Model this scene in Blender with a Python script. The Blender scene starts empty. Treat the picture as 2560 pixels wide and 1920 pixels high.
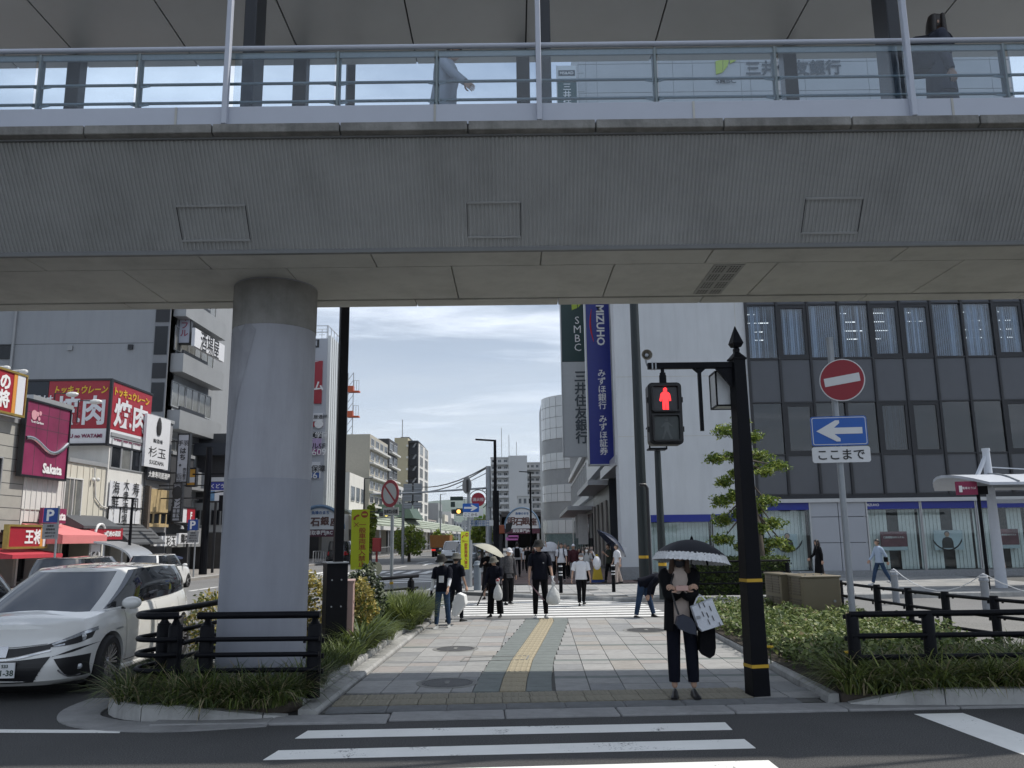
import bpy,bmesh,math,random
import numpy as np
from mathutils import Vector,Matrix
random.seed(7)
R=math.radians
scn=bpy.context.scene
col=scn.collection
CAMH,FPX,PITCH,ROLL=1.75,2071.0,R(10.55),0.012
_fw=Vector((0,math.cos(PITCH),math.sin(PITCH)))
_u0=Vector((0,-math.sin(PITCH),math.cos(PITCH)))
_r0=Vector((1,0,0))
_rt=_r0*math.cos(ROLL)-_u0*math.sin(ROLL)
_up=_r0*math.sin(ROLL)+_u0*math.cos(ROLL)
cd=bpy.data.cameras.new('camera');cam=bpy.data.objects.new('camera',cd);col.objects.link(cam)
cam.matrix_world=Matrix(((_rt.x,_up.x,-_fw.x,0),(_rt.y,_up.y,-_fw.y,0),(_rt.z,_up.z,-_fw.z,CAMH),(0,0,0,1)))
cd.sensor_width=36;cd.lens=36*FPX/2560;cd.clip_start=.05;cd.clip_end=40000
scn.camera=cam
SUN_EL,SUN_AZ=R(55),R(76)
sun_dir=Vector((math.sin(SUN_AZ)*math.cos(SUN_EL),math.cos(SUN_AZ)*math.cos(SUN_EL),math.sin(SUN_EL)))
w=bpy.data.worlds.new('World');scn.world=w;w.use_nodes=True
nt=w.node_tree;N=nt.nodes;N.clear();L=nt.links
sky=N.new('ShaderNodeTexSky');sky.sky_type='NISHITA';sky.sun_disc=False
sky.sun_elevation=SUN_EL;sky.sun_rotation=SUN_AZ;sky.altitude=10;sky.air_density=1.0;sky.dust_density=.8;sky.ozone_density=1.3
tc=N.new('ShaderNodeTexCoord');sx=N.new('ShaderNodeSeparateXYZ');L.new(tc.outputs['Generated'],sx.inputs[0])
zc=N.new('ShaderNodeMath');zc.operation='MAXIMUM';zc.inputs[1].default_value=.03;L.new(sx.outputs['Z'],zc.inputs[0])
za=N.new('ShaderNodeMath');za.operation='ADD';za.inputs[1].default_value=.10;L.new(zc.outputs[0],za.inputs[0])
dx=N.new('ShaderNodeMath');dx.operation='DIVIDE';L.new(sx.outputs['X'],dx.inputs[0]);L.new(za.outputs[0],dx.inputs[1])
dy=N.new('ShaderNodeMath');dy.operation='DIVIDE';L.new(sx.outputs['Y'],dy.inputs[0]);L.new(za.outputs[0],dy.inputs[1])
cx=N.new('ShaderNodeCombineXYZ');L.new(dx.outputs[0],cx.inputs[0]);L.new(dy.outputs[0],cx.inputs[1])
mp=N.new('ShaderNodeMapping');mp.inputs['Scale'].default_value=(.55,1.25,1);mp.inputs['Rotation'].default_value=(0,0,R(-14));mp.inputs['Location'].default_value=(3.1,1.7,0)
L.new(cx.outputs[0],mp.inputs[0])
n1=N.new('ShaderNodeTexNoise');n1.inputs['Scale'].default_value=1.15;n1.inputs['Detail'].default_value=9;n1.inputs['Roughness'].default_value=.58;n1.inputs['Distortion'].default_value=.7
L.new(mp.outputs[0],n1.inputs['Vector'])
cr=N.new('ShaderNodeValToRGB');cr.color_ramp.elements[0].position=.36;cr.color_ramp.elements[1].position=.66
cr.color_ramp.elements[0].color=(.12,.12,.12,1);cr.color_ramp.elements[1].color=(1,1,1,1)
L.new(n1.outputs['Fac'],cr.inputs[0])
hz=N.new('ShaderNodeMapRange');hz.inputs['From Min'].default_value=0;hz.inputs['From Max'].default_value=.42;hz.inputs['To Min'].default_value=.85;hz.inputs['To Max'].default_value=0
L.new(sx.outputs['Z'],hz.inputs['Value'])
mxf=N.new('ShaderNodeMath');mxf.operation='MAXIMUM';L.new(cr.outputs[0],mxf.inputs[0]);L.new(hz.outputs[0],mxf.inputs[1])
fac=N.new('ShaderNodeMath');fac.operation='MULTIPLY';fac.inputs[1].default_value=.9;L.new(mxf.outputs[0],fac.inputs[0])
n2=N.new('ShaderNodeTexNoise');n2.inputs['Scale'].default_value=2.3;n2.inputs['Detail'].default_value=5;L.new(mp.outputs[0],n2.inputs['Vector'])
cc=N.new('ShaderNodeMix');cc.data_type='RGBA';cc.inputs['A'].default_value=(9.4,11.0,13.6,1);cc.inputs['B'].default_value=(15.0,15.7,16.6,1)
L.new(n2.outputs['Fac'],cc.inputs['Factor'])
mix=N.new('ShaderNodeMix');mix.data_type='RGBA';L.new(fac.outputs[0],mix.inputs['Factor']);L.new(sky.outputs[0],mix.inputs['A']);L.new(cc.outputs['Result'],mix.inputs['B'])
bg=N.new('ShaderNodeBackground');bg.inputs['Strength'].default_value=.085;L.new(mix.outputs['Result'],bg.inputs['Color'])
wo=N.new('ShaderNodeOutputWorld');L.new(bg.outputs[0],wo.inputs['Surface'])
sl=bpy.data.lights.new('sun','SUN');sl.energy=4.2;sl.angle=R(.55);sl.color=(1,.95,.87)
so=bpy.data.objects.new('sun',sl);col.objects.link(so);so.rotation_euler=sun_dir.to_track_quat('Z','Y').to_euler();so.location=sun_dir*60
scn.view_settings.view_transform='Standard';scn.view_settings.look='None';scn.view_settings.exposure=.0;scn.view_settings.gamma=1
scn.view_settings.use_curve_mapping=False
scn.render.engine='CYCLES'
scn.cycles.max_bounces=6;scn.cycles.diffuse_bounces=3;scn.cycles.glossy_bounces=3;scn.cycles.transparent_max_bounces=12;scn.cycles.transmission_bounces=3
scn.cycles.use_denoising=True
KD=1.15732
def ray(a,b):return _fw+_rt*((a*KD-1280)/FPX)+_up*((960-b*KD)/FPX)
O=Vector((0,0,CAMH))
def A(a,b,Y):
 d=ray(a,b);return O+d*(Y/d.y)
def Gd(a,b,z=0.):
 d=ray(a,b);return O+d*((z-CAMH)/d.z)
def AP(a,b,x0,k):
 d=ray(a,b);t=x0/(d.x-k*d.y);return O+d*t
MATS={}
def mat(name,c,rough=.6,metal=0.,var=.12,scale=6.,bump=0.,coat=0.,spec=.5,emit=0.,stain=0.,bscale=None,coord='Object',trans=0.,sub=0.):
 if name in MATS:return MATS[name]
 m=bpy.data.materials.new(name);m.use_nodes=True;MATS[name]=m
 t=m.node_tree;b=t.nodes['Principled BSDF']
 b.inputs['Roughness'].default_value=rough;b.inputs['Metallic'].default_value=metal
 b.inputs['Coat Weight'].default_value=coat;b.inputs['Coat Roughness'].default_value=.04
 b.inputs['Specular IOR Level'].default_value=spec
 if trans:b.inputs['Transmission Weight'].default_value=trans
 tc=t.nodes.new('ShaderNodeTexCoord');no=t.nodes.new('ShaderNodeTexNoise')
 no.inputs['Scale'].default_value=scale;no.inputs['Detail'].default_value=6;no.inputs['Roughness'].default_value=.65
 t.links.new(tc.outputs[coord],no.inputs['Vector'])
 mr=t.nodes.new('ShaderNodeMapRange');mr.inputs['From Min'].default_value=.25;mr.inputs['From Max'].default_value=.75
 mr.inputs['To Min'].default_value=1-var;mr.inputs['To Max'].default_value=1+var
 t.links.new(no.outputs['Fac'],mr.inputs['Value'])
 mx=t.nodes.new('ShaderNodeMix');mx.data_type='RGBA';mx.blend_type='MULTIPLY';mx.inputs['Factor'].default_value=1
 mx.inputs['A'].default_value=(*c,1);t.links.new(mr.outputs[0],mx.inputs['B'])
 out=mx.outputs['Result']
 if stain:
  mp=t.nodes.new('ShaderNodeMapping');mp.inputs['Scale'].default_value=(1.6,1.6,.22);t.links.new(tc.outputs[coord],mp.inputs[0])
  n2=t.nodes.new('ShaderNodeTexNoise');n2.inputs['Scale'].default_value=1.3;n2.inputs['Detail'].default_value=8;n2.inputs['Roughness'].default_value=.7
  t.links.new(mp.outputs[0],n2.inputs['Vector'])
  r2=t.nodes.new('ShaderNodeMapRange');r2.inputs['From Min'].default_value=.46;r2.inputs['From Max'].default_value=.72;r2.inputs['To Min'].default_value=1;r2.inputs['To Max'].default_value=1-stain
  t.links.new(n2.outputs['Fac'],r2.inputs['Value'])
  m2=t.nodes.new('ShaderNodeMix');m2.data_type='RGBA';m2.blend_type='MULTIPLY';m2.inputs['Factor'].default_value=1
  t.links.new(out,m2.inputs['A']);t.links.new(r2.outputs[0],m2.inputs['B']);out=m2.outputs['Result']
 t.links.new(out,b.inputs['Base Color'])
 if emit:
  t.links.new(out,b.inputs['Emission Color']);b.inputs['Emission Strength'].default_value=emit
 if bump:
  n3=t.nodes.new('ShaderNodeTexNoise');n3.inputs['Scale'].default_value=bscale or scale*4;n3.inputs['Detail'].default_value=5
  t.links.new(tc.outputs[coord],n3.inputs['Vector'])
  bp=t.nodes.new('ShaderNodeBump');bp.inputs['Strength'].default_value=bump;bp.inputs['Distance'].default_value=.02
  t.links.new(n3.outputs['Fac'],bp.inputs['Height']);t.links.new(bp.outputs[0],b.inputs['Normal'])
 return m
def speckle(name,c1,c2,scale,rough=.85,bump=.3,lo=.42,hi=.62,big=.15,bigscale=.35):
 m=mat(name,(1,1,1),rough=rough,var=big,scale=bigscale,bump=bump,bscale=scale*.6)
 t=m.node_tree;mx=next(n for n in t.nodes if n.type=='MIX');tc=next(n for n in t.nodes if n.type=='TEX_COORD')
 no=t.nodes.new('ShaderNodeTexNoise');no.inputs['Scale'].default_value=scale;no.inputs['Detail'].default_value=3
 t.links.new(tc.outputs['Object'],no.inputs['Vector'])
 cr=t.nodes.new('ShaderNodeValToRGB');e=cr.color_ramp.elements;e[0].position=lo;e[1].position=hi;e[0].color=(*c1,1);e[1].color=(*c2,1)
 t.links.new(no.outputs['Fac'],cr.inputs[0]);t.links.new(cr.outputs[0],mx.inputs['A']);return m
def glassmat(name,tint=(.8,.87,.9),gloss=.12,rough=.02):
 m=bpy.data.materials.new(name);m.use_nodes=True;t=m.node_tree;t.nodes.clear();MATS[name]=m
 tr=t.nodes.new('ShaderNodeBsdfTransparent');tr.inputs[0].default_value=(*tint,1)
 gl=t.nodes.new('ShaderNodeBsdfGlossy');gl.inputs['Roughness'].default_value=rough;gl.inputs[0].default_value=(1,1,1,1)
 lw=t.nodes.new('ShaderNodeLayerWeight');lw.inputs[0].default_value=.35
 pw_=t.nodes.new('ShaderNodeMath');pw_.operation='POWER';pw_.inputs[1].default_value=3.5;t.links.new(lw.outputs['Facing'],pw_.inputs[0])
 mr=t.nodes.new('ShaderNodeMath');mr.operation='MULTIPLY_ADD';mr.inputs[1].default_value=.7;mr.inputs[2].default_value=gloss+.04;mr.use_clamp=True
 no=t.nodes.new('ShaderNodeTexNoise');no.inputs['Scale'].default_value=.8
 bp=t.nodes.new('ShaderNodeBump');bp.inputs['Strength'].default_value=.03;t.links.new(no.outputs['Fac'],bp.inputs['Height']);t.links.new(bp.outputs[0],gl.inputs['Normal'])
 mx=t.nodes.new('ShaderNodeMixShader');o=t.nodes.new('ShaderNodeOutputMaterial')
 t.links.new(pw_.outputs[0],mr.inputs[0]);t.links.new(mr.outputs[0],mx.inputs[0]);t.links.new(tr.outputs[0],mx.inputs[1]);t.links.new(gl.outputs[0],mx.inputs[2]);t.links.new(mx.outputs[0],o.inputs[0])
 return m
WM={}
def tag(o,label=None,cat=None,group=None,kind=None):
 if label:o['label']=label
 if cat:o['category']=cat
 if group:o['group']=group
 if kind:o['kind']=kind
 return o
def thing(name,label,cat,loc=(0,0,0),rz=0.,group=None):
 o=bpy.data.objects.new(name,None);o.empty_display_size=.2;col.objects.link(o)
 o.location=loc;o.rotation_euler=(0,0,rz);WM[o.name]=Matrix.Translation(Vector(loc))@Matrix.Rotation(rz,4,'Z')
 return tag(o,label,cat,group)
def catmull(pts,n):
 P=[Vector(p)for p in pts];out=[]
 for i in range(len(P)-1):
  p0=P[i-1]if i else P[0]*2-P[1];p1=P[i];p2=P[i+1];p3=P[i+2]if i+2<len(P)else P[-1]*2-P[-2]
  for k in range(n):
   t=k/n
   out.append(.5*((2*p1)+(p2-p0)*t+(2*p0-5*p1+4*p2-p3)*t*t+(3*p1-p0-3*p2+p3)*t**3))
 out.append(P[-1]);return out
def lerpl(vals,n):
 out=[]
 for i in range(len(vals)-1):
  for k in range(n):out.append(vals[i]+(vals[i+1]-vals[i])*k/n)
 out.append(vals[-1]);return out
class MB:
 def __init__(s):s.v=[];s.f=[];s.mi=[]
 def add(s,vs,fs,mi=0):
  n=len(s.v);s.v+=[tuple(v)for v in vs];s.f+=[tuple(i+n for i in f)for f in fs];s.mi+=[mi]*len(fs);return s
 def bx(s,x0,x1,y0,y1,z0,z1,mi=0,T=None):
  vs=[Vector(p)for p in((x0,y0,z0),(x1,y0,z0),(x1,y1,z0),(x0,y1,z0),(x0,y0,z1),(x1,y0,z1),(x1,y1,z1),(x0,y1,z1))]
  if T is not None:vs=[T@v for v in vs]
  return s.add(vs,[(0,3,2,1),(4,5,6,7),(0,1,5,4),(1,2,6,5),(2,3,7,6),(3,0,4,7)],mi)
 def cb(s,c,d,rz=0,mi=0):
  T=Matrix.Translation(Vector(c))@Matrix.Rotation(rz,4,'Z')
  return s.bx(-d[0]/2,d[0]/2,-d[1]/2,d[1]/2,-d[2]/2,d[2]/2,mi,T)
 def bar(s,a,b,w,h=None,up=(0,0,1),mi=0):
  a=Vector(a);b=Vector(b);h=h or w;d=(b-a);L_=d.length;d.normalize();u=Vector(up)
  if abs(d.dot(u))>.98:u=Vector((0,1,0))
  x=d.cross(u).normalized();u=x.cross(d)
  T=Matrix(((x.x,d.x,u.x,a.x),(x.y,d.y,u.y,a.y),(x.z,d.z,u.z,a.z),(0,0,0,1)))
  return s.bx(-w/2,w/2,0,L_,-h/2,h/2,mi,T)
 def tube(s,pts,r,n=8,cap=True,mi=0,sq=1.,sm=0):
  P=[Vector(p)for p in pts]
  rr=list(r)if hasattr(r,'__len__')else[r]*len(P)
  if sm:rr=lerpl(rr,sm);P=catmull(P,sm)
  ref=None;vs=[];fs=[]
  for i,p in enumerate(P):
   t=(P[min(i+1,len(P)-1)]-P[max(i-1,0)]).normalized()
   if ref is None:
    ref=Vector((0,0,1))if abs(t.z)<.9 else Vector((1,0,0))
   x=ref-t*ref.dot(t)
   if x.length<1e-5:x=t.orthogonal()
   x.normalize();ref=x;y=t.cross(x)
   for k in range(n):
    a=2*math.pi*(k+.5)/n;vs.append(p+(x*math.cos(a)+y*math.sin(a)*sq)*rr[i])
  for i in range(len(P)-1):
   for k in range(n):
    k2=(k+1)%n;fs.append((i*n+k,i*n+k2,(i+1)*n+k2,(i+1)*n+k))
  if cap:fs.append(tuple(range(n-1,-1,-1)));fs.append(tuple((len(P)-1)*n+k for k in range(n)))
  return s.add(vs,fs,mi)
 def rings(s,rgs,cap=True,mi=0):
  n=len(rgs[0]);vs=[p for r in rgs for p in r];fs=[]
  for i in range(len(rgs)-1):
   for k in range(n):
    k2=(k+1)%n;fs.append((i*n+k,i*n+k2,(i+1)*n+k2,(i+1)*n+k))
  if cap:fs.append(tuple(range(n-1,-1,-1)));fs.append(tuple((len(rgs)-1)*n+k for k in range(n)))
  return s.add(vs,fs,mi)
 def lathe(s,prof,n=16,c=(0,0,0),T=None,mi=0):
  c=Vector(c);rg=[]
  for r,z in prof:
   ring=[Vector((r*math.cos(2*math.pi*k/n),r*math.sin(2*math.pi*k/n),z))for k in range(n)]
   rg.append([(T@p if T is not None else p)+c for p in ring])
  return s.rings(rg,True,mi)
 def prism(s,poly,vec,mi=0):
  n=len(poly);P=[Vector(p)for p in poly];q=[p+Vector(vec)for p in P]
  return s.add(P+q,[tuple(range(n-1,-1,-1)),tuple(range(n,2*n))]+[(i,(i+1)%n,n+(i+1)%n,n+i)for i in range(n)],mi)
 def quad(s,a,b,c,d,mi=0):return s.add([a,b,c,d],[(0,1,2,3)],mi)
 def ball(s,c,r,n=10,m=7,mi=0,T=None):
  c=Vector(c);r=r if hasattr(r,'__len__')else(r,r,r);vs=[];fs=[]
  for i in range(m+1):
   th=math.pi*i/m
   for k in range(n):
    ph=2*math.pi*k/n;p=Vector((r[0]*math.sin(th)*math.cos(ph),r[1]*math.sin(th)*math.sin(ph),r[2]*math.cos(th)))
    vs.append((T@p if T is not None else p)+c)
  for i in range(m):
   for k in range(n):fs.append((i*n+k,(i+1)*n+k,(i+1)*n+(k+1)%n,i*n+(k+1)%n))
  return s.add(vs,fs,mi)
 def mesh(s,name,mats,M=None,smooth=False,bevel=0.,weld=False):
  me=bpy.data.meshes.new(name);me.from_pydata([M@Vector(v)for v in s.v]if M is not None else s.v,[],s.f)
  ms=mats if isinstance(mats,(list,tuple))else[mats]
  for m in ms:me.materials.append(m)
  if len(ms)>1:me.polygons.foreach_set('material_index',s.mi)
  bm=bmesh.new();bm.from_mesh(me)
  if weld:bmesh.ops.remove_doubles(bm,verts=bm.verts,dist=1e-5)
  bmesh.ops.recalc_face_normals(bm,faces=bm.faces)
  if bevel:
   es=[e for e in bm.edges if len(e.link_faces)==2 and e.calc_face_angle(0)>.5]
   bmesh.ops.bevel(bm,geom=es,offset=bevel,segments=2 if smooth else 1,profile=.5,affect='EDGES',clamp_overlap=True)
  bm.to_mesh(me);bm.free()
  if smooth:
   me.polygons.foreach_set('use_smooth',[True]*len(me.polygons));me.set_sharp_from_angle(angle=R(smooth if smooth>1 else 40))
  me.update();return me
 def build(s,name,mats,parent=None,smooth=False,bevel=0.,local=False,kind=None,weld=False):
  M=None
  if parent is not None and not local:M=WM[parent.name].inverted()
  o=bpy.data.objects.new(name,s.mesh(name,mats,M,smooth,bevel,weld));col.objects.link(o)
  if parent is not None:o.parent=parent;WM[o.name]=WM[parent.name]
  else:WM[o.name]=Matrix.Identity(4)
  if kind:o['kind']=kind
  return o
def inst(me,name,parent=None,M=None):
 """object sharing the mesh me, placed by the world matrix M"""
 o=bpy.data.objects.new(name,me);col.objects.link(o)
 M=M if M is not None else Matrix.Identity(4)
 if parent is not None:o.parent=parent;o.matrix_basis=WM[parent.name].inverted()@M
 else:o.matrix_basis=M
 WM[o.name]=M;return o
def copy_tree(o,loc=None,rz=None,parent=None,**kw):
 c=o.copy();col.objects.link(c)
 if parent is not None:c.parent=parent
 if loc is not None:c.location=loc
 if rz is not None:c.rotation_euler=(0,0,rz)
 WM[c.name]=Matrix.Translation(c.location)@Matrix.Rotation(c.rotation_euler[2],4,'Z')if parent is None else WM[parent.name]
 for k,v in kw.items():c[k]=v
 for ch in[x for x in KIDS.get(o.name,())]:copy_tree(ch,parent=c)
 return c
KIDS={}
def index_kids():
 KIDS.clear()
 for o in col.objects:
  if o.parent is not None:KIDS.setdefault(o.parent.name,[]).append(o)
def text_mesh(s,bold=0.,res=2,shear=0.,line=.98):
 cu=bpy.data.curves.new('lettering','FONT');cu.body=s;cu.align_x='CENTER';cu.align_y='CENTER';cu.size=1;cu.space_line=line
 cu.resolution_u=res;cu.offset=bold;cu.extrude=.01;cu.shear=shear
 o=bpy.data.objects.new('lettering',cu);col.objects.link(o)
 dg=bpy.context.evaluated_depsgraph_get();me=bpy.data.meshes.new_from_object(o.evaluated_get(dg));bpy.data.objects.remove(o);bpy.data.curves.remove(cu)
 return me
def text(s,parent,c,right,up,m,h=None,w=None,bold=.02,vertical=False,name='lettering',out=.006,shear=0.,res=2):
 """flat lettering s centred at c on the surface spanned by right/up; h or w in metres (both: stretched to fit)"""
 if vertical:s='\n'.join(s)
 me=text_mesh(s,min(bold,.012),res,shear)
 if not len(me.vertices):return None
 co=np.empty(len(me.vertices)*3);me.vertices.foreach_get('co',co);co=co.reshape(-1,3)
 lo=co.min(0);hi=co.max(0);mid=(lo+hi)/2;d=hi-lo
 sx_=w/d[0]if w else h/d[1];sy_=h/d[1]if h else sx_
 r=Vector(right).normalized();u=Vector(up).normalized();n=r.cross(u).normalized();c=Vector(c)+n*out
 Rm=np.array([r*sx_,u*sy_,n*.3])
 P=(co-mid)@Rm+np.array(c)
 Mi=np.array(WM[parent.name].inverted())if parent is not None else np.eye(4)
 P=P@Mi[:3,:3].T+Mi[:3,3]
 me.vertices.foreach_set('co',P.ravel());me.materials.clear();me.materials.append(m);me.update()
 if bold>=.025:
  b=bold*.45;fs=[tuple(p.vertices)for p in me.polygons];V=[];F=[]
  for k,(ex,ey)in enumerate(((0,0),(b,b),(-b,b),(b,-b),(-b,-b))):
   off=Rm[0]*ex+Rm[1]*ey+np.array(n)*.0012*k
   off=Mi[:3,:3]@off;F+=[tuple(i+len(V)for i in f)for f in fs];V+=(P+off).tolist()
  me=bpy.data.meshes.new('lettering');me.from_pydata(V,[],F);me.materials.append(m);me.update()
 o=bpy.data.objects.new(name,me);col.objects.link(o)
 if parent is not None:o.parent=parent;WM[o.name]=WM[parent.name]
 return o
X_,Y_,Z_=Vector((1,0,0)),Vector((0,1,0)),Vector((0,0,1))
FR=(X_,Z_)
# ================================================================== GROUND
asphalt=speckle('asphalt',(.022,.0225,.024),(.115,.114,.112),95,rough=.88,bump=.35,lo=.40,hi=.72,big=.22,bigscale=.5)
g=MB();g.quad((-9000,-9000,0),(9000,-9000,0),(9000,9000,0),(-9000,9000,0));g.build('ground',asphalt,kind='structure')
def paint(name,wear=.6,c=(.78,.78,.75)):
 m=mat(name,c,rough=.7,var=.07,scale=3,bump=.15,bscale=60)
 t=m.node_tree;b=t.nodes['Principled BSDF'];src=b.inputs['Base Color'].links[0].from_socket;tc=next(n for n in t.nodes if n.type=='TEX_COORD')
 a=t.nodes.new('ShaderNodeTexNoise');a.inputs['Scale'].default_value=38;a.inputs['Detail'].default_value=5;a.inputs['Roughness'].default_value=.75;t.links.new(tc.outputs['Object'],a.inputs['Vector'])
 q=t.nodes.new('ShaderNodeTexNoise');q.inputs['Scale'].default_value=2.6;q.inputs['Detail'].default_value=3;t.links.new(tc.outputs['Object'],q.inputs['Vector'])
 ad=t.nodes.new('ShaderNodeMath');ad.operation='ADD';t.links.new(a.outputs['Fac'],ad.inputs[0]);t.links.new(q.outputs['Fac'],ad.inputs[1])
 mr=t.nodes.new('ShaderNodeMapRange');mr.inputs['From Min'].default_value=1.16+.1*(1-wear);mr.inputs['From Max'].default_value=1.24+.1*(1-wear);t.links.new(ad.outputs[0],mr.inputs['Value'])
 mx=t.nodes.new('ShaderNodeMix');mx.data_type='RGBA';mx.inputs['B'].default_value=(.07,.07,.07,1);t.links.new(mr.outputs[0],mx.inputs['Factor']);t.links.new(src,mx.inputs['A']);t.links.new(mx.outputs['Result'],b.inputs['Base Color'])
 return m
white_paint=paint('road_paint',.80);far_paint=paint('road_paint_far',.9,(.72,.72,.70))
def flat(name,pts,m,z=.004,kind='structure',th=.002):
 g=MB();P=[Vector((p[0],p[1],z))for p in pts];g.prism(P,(0,0,-th));return g.build(name,m,kind=kind)
s2=[Vector((-2.02,7.48)),Vector((1.99,7.68)),Vector((2.0,7.36)),Vector((-2.06,7.17))]
flat('crosswalk_stripe',[(-1.95,8.21),(1.99,8.35),(1.98,8.04),(-1.99,7.90)],white_paint)
flat('crosswalk_stripe',s2,white_paint)
for k in(1,2):flat('crosswalk_stripe',[(p.x,p.y-.70*k)for p in s2],white_paint)
flat('stop_line',[Gd(1975,1543),Gd(2080,1541),Gd(2212,1588),(5.3,6.0),(4.55,6.0),Gd(2212,1632)],white_paint)
flat('edge_line',[Gd(-60,1576),Gd(262,1578),Gd(258,1584),Gd(-60,1583)],white_paint)
for k in range(9):
 y=19.15+.62*k;xl=-1.25-.12*k+(0 if k else 1.7);flat('crosswalk_stripe',[(xl,y-.02),(3.55-.02*k,y+.03),(3.53-.02*k,y+.33),(xl-.03,y+.28)],far_paint)
mid_asphalt=speckle('street_asphalt',(.13,.13,.13),(.24,.238,.232),60,rough=.9,bump=.2,lo=.4,hi=.7,big=.2,bigscale=.25)
flat('road',[(-15.8,18.6),(-3.2,18.9),(3.6,18.95),(30,18.95),(30,24.2),(3.3,23.2),(-2.3,27.6),(2.4,160),(-11.3,160)],mid_asphalt,z=.0025)
for k in range(14):
 x=-13.6+.86*k;flat('crosswalk_stripe',[(x,44),(x+.45,44),(x+.62,48),(x+.17,48)],far_paint)
for k in range(7):
 flat('lane_line',[(-9.2+.03*y_,y_)for y_ in(52+11*k,)]+[(-9.05+.03*(52+11*k),52+11*k),(-8.88+.03*(57+11*k),57+11*k),(-9.03+.03*(57+11*k),57+11*k)],far_paint)
for y_ in(34.,35.6,37.2,38.8,40.4):flat('hatch_marking',[(-7.5,y_),(-3.2,y_+1.7),(-3.2,y_+2.25),(-7.5,y_+.55)],far_paint)
flat('lane_line',[(-3.1,30),(-2.95,30),(-2.4,62),(-2.55,62)],far_paint)
flat('lane_line',[(-8.6,24),(-8.45,24),(-7.6,43),(-7.75,43)],far_paint)
flat('stop_line',[(-13.5,42.2),(-8.2,42.2),(-8.2,42.75),(-13.5,42.75)],far_paint)
for y_ in(27.,31.):flat('lane_line',[(-11.9,y_),(-11.75,y_),(-11.65,y_+2.6),(-11.8,y_+2.6)],far_paint)
for x_,y_ in((-10.8,62),(-6.2,58),(-6,70)):
 flat('arrow_marking',[(x_-.1,y_),(x_+.1,y_),(x_+.12,y_+3),(x_+.5,y_+3),(x_,y_+5.2),(x_-.45,y_+3),(x_-.08,y_+3)],far_paint)
conc=mat('kerb_concrete',(.36,.36,.35),rough=.9,var=.2,scale=3,bump=.35,bscale=40,stain=.35)
conc_d=mat('gutter_concrete',(.27,.27,.27),rough=.9,var=.2,scale=2.5,bump=.3,bscale=40,stain=.3)
joint=mat('joint_mortar',(.10,.10,.095),rough=.95,var=.2,scale=8)
def XL(y):return-2.25+.028*y
def XR(y):return 2.93+.035*y
Y0,Y1=9.97,18.55
g=MB();g.prism([(XL(8.95),8.95,.014),(XR(9.1),9.25,.014),(XR(18.9),18.85,.014),(XL(18.9),18.85,.014)],(0,0,-.012));pave=g.build('pavement',joint,kind='structure')
unit=MB().bx(-.5,.5,-.5,.5,0,1)
TC={'pale':(.290,.290,.284),'warm':(.300,.284,.262),'rose':(.298,.276,.262),'mid':(.235,.24,.243),'green':(.165,.185,.178),'light':(.325,.323,.316)}
TM={k:unit.mesh('paver',mat('paver_'+k,c,rough=.82,var=.14,scale=9,bump=.2,bscale=120,stain=.12,coord='Object'))for k,c in TC.items()}
for m_ in list(MATS):
 if m_.startswith('paver_'):
  t_=MATS[m_].node_tree
  gm=t_.nodes.new('ShaderNodeNewGeometry')
  for n_ in t_.nodes:
   if n_.type in('TEX_NOISE','MAPPING'):
    l_=n_.inputs['Vector'].links
    if l_ and l_[0].from_node.type=='TEX_COORD':t_.links.new(gm.outputs['Position'],n_.inputs['Vector'])
tp=sorted([(p.y,p.x)for p in(Gd(1106,1503),Gd(1113,1470),Gd(1128,1430),Gd(1150,1395),Gd(1181,1344))])
def XT(y):
 if y<=tp[0][0]:return tp[0][1]
 for(a,xa),(b,xb)in zip(tp,tp[1:]):
  if y<=b:return xa+(xb-xa)*(y-a)/(b-a)
 return tp[-1][1]
npv=0
def tile(k,x0,x1,y0,y1,z=.030,rz=-.03,parent=None,gap=.010):
 global npv
 if x1-x0<.04:return
 M=Matrix.Translation(((x0+x1)/2,(y0+y1)/2,.012))@Matrix.Rotation(rz,4,'Z')@Matrix.Diagonal((x1-x0-gap,y1-y0-gap,z-.012+random.uniform(-.0015,.0015),1))
 inst(TM[k],'paver',parent or pave,M);npv+=1
rng=random.Random(3)
rows=[];y=Y0
pat=[.42,.42,.16,.5,.5,.3,.16,.5,.5,.5,.16,.42,.62,.3,.5,.62,.62,.3,.62,.62]
i=0
while y<Y1-.05:
 h=min(pat[i%len(pat)],Y1-y);rows.append((y,h));y+=h;i+=1
for i,(y,h)in enumerate(rows):
 yc=y+h/2;band=h<.2
 xs=[XL(yc)+.02]
 wcol=.395
 n=int((XR(yc)-XL(yc))/wcol)
 st=(XR(yc)-XL(yc)-.03)/n
 for c in range(n):
  a=XL(yc)+.02+st*c;b=a+st
  r=rng.random()
  if band:k='green' if(c>n*.45)==(i%2==0)or r<.3 else 'mid'
  else:k='pale' if r<.45 else 'light' if r<.68 else 'warm' if r<.80 else 'rose' if r<.88 else 'mid'
  if i<4 and not band and r>.5:k='mid' if r>.75 else 'pale'
  lo,hi=XT(yc)-.46,XT(yc)+.46
  if b<=lo or a>=hi:tile(k,a,b,y,y+h)
  else:
   if a<lo:tile(k,a,lo,y,y+h)
   if b>hi:tile(k,hi,b,y,y+h)
tact=mat('tactile_yellow',(.335,.29,.20),rough=.8,var=.18,scale=7,bump=.2,bscale=90,stain=.25)
tact_g=mat('tactile_warning',(.235,.215,.165),rough=.85,var=.2,scale=6,bump=.2,bscale=90,stain=.3)
dk=mat('grooved_gutter',(.16,.165,.17),rough=.9,var=.2,scale=5,bump=.3,bscale=60)
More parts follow.
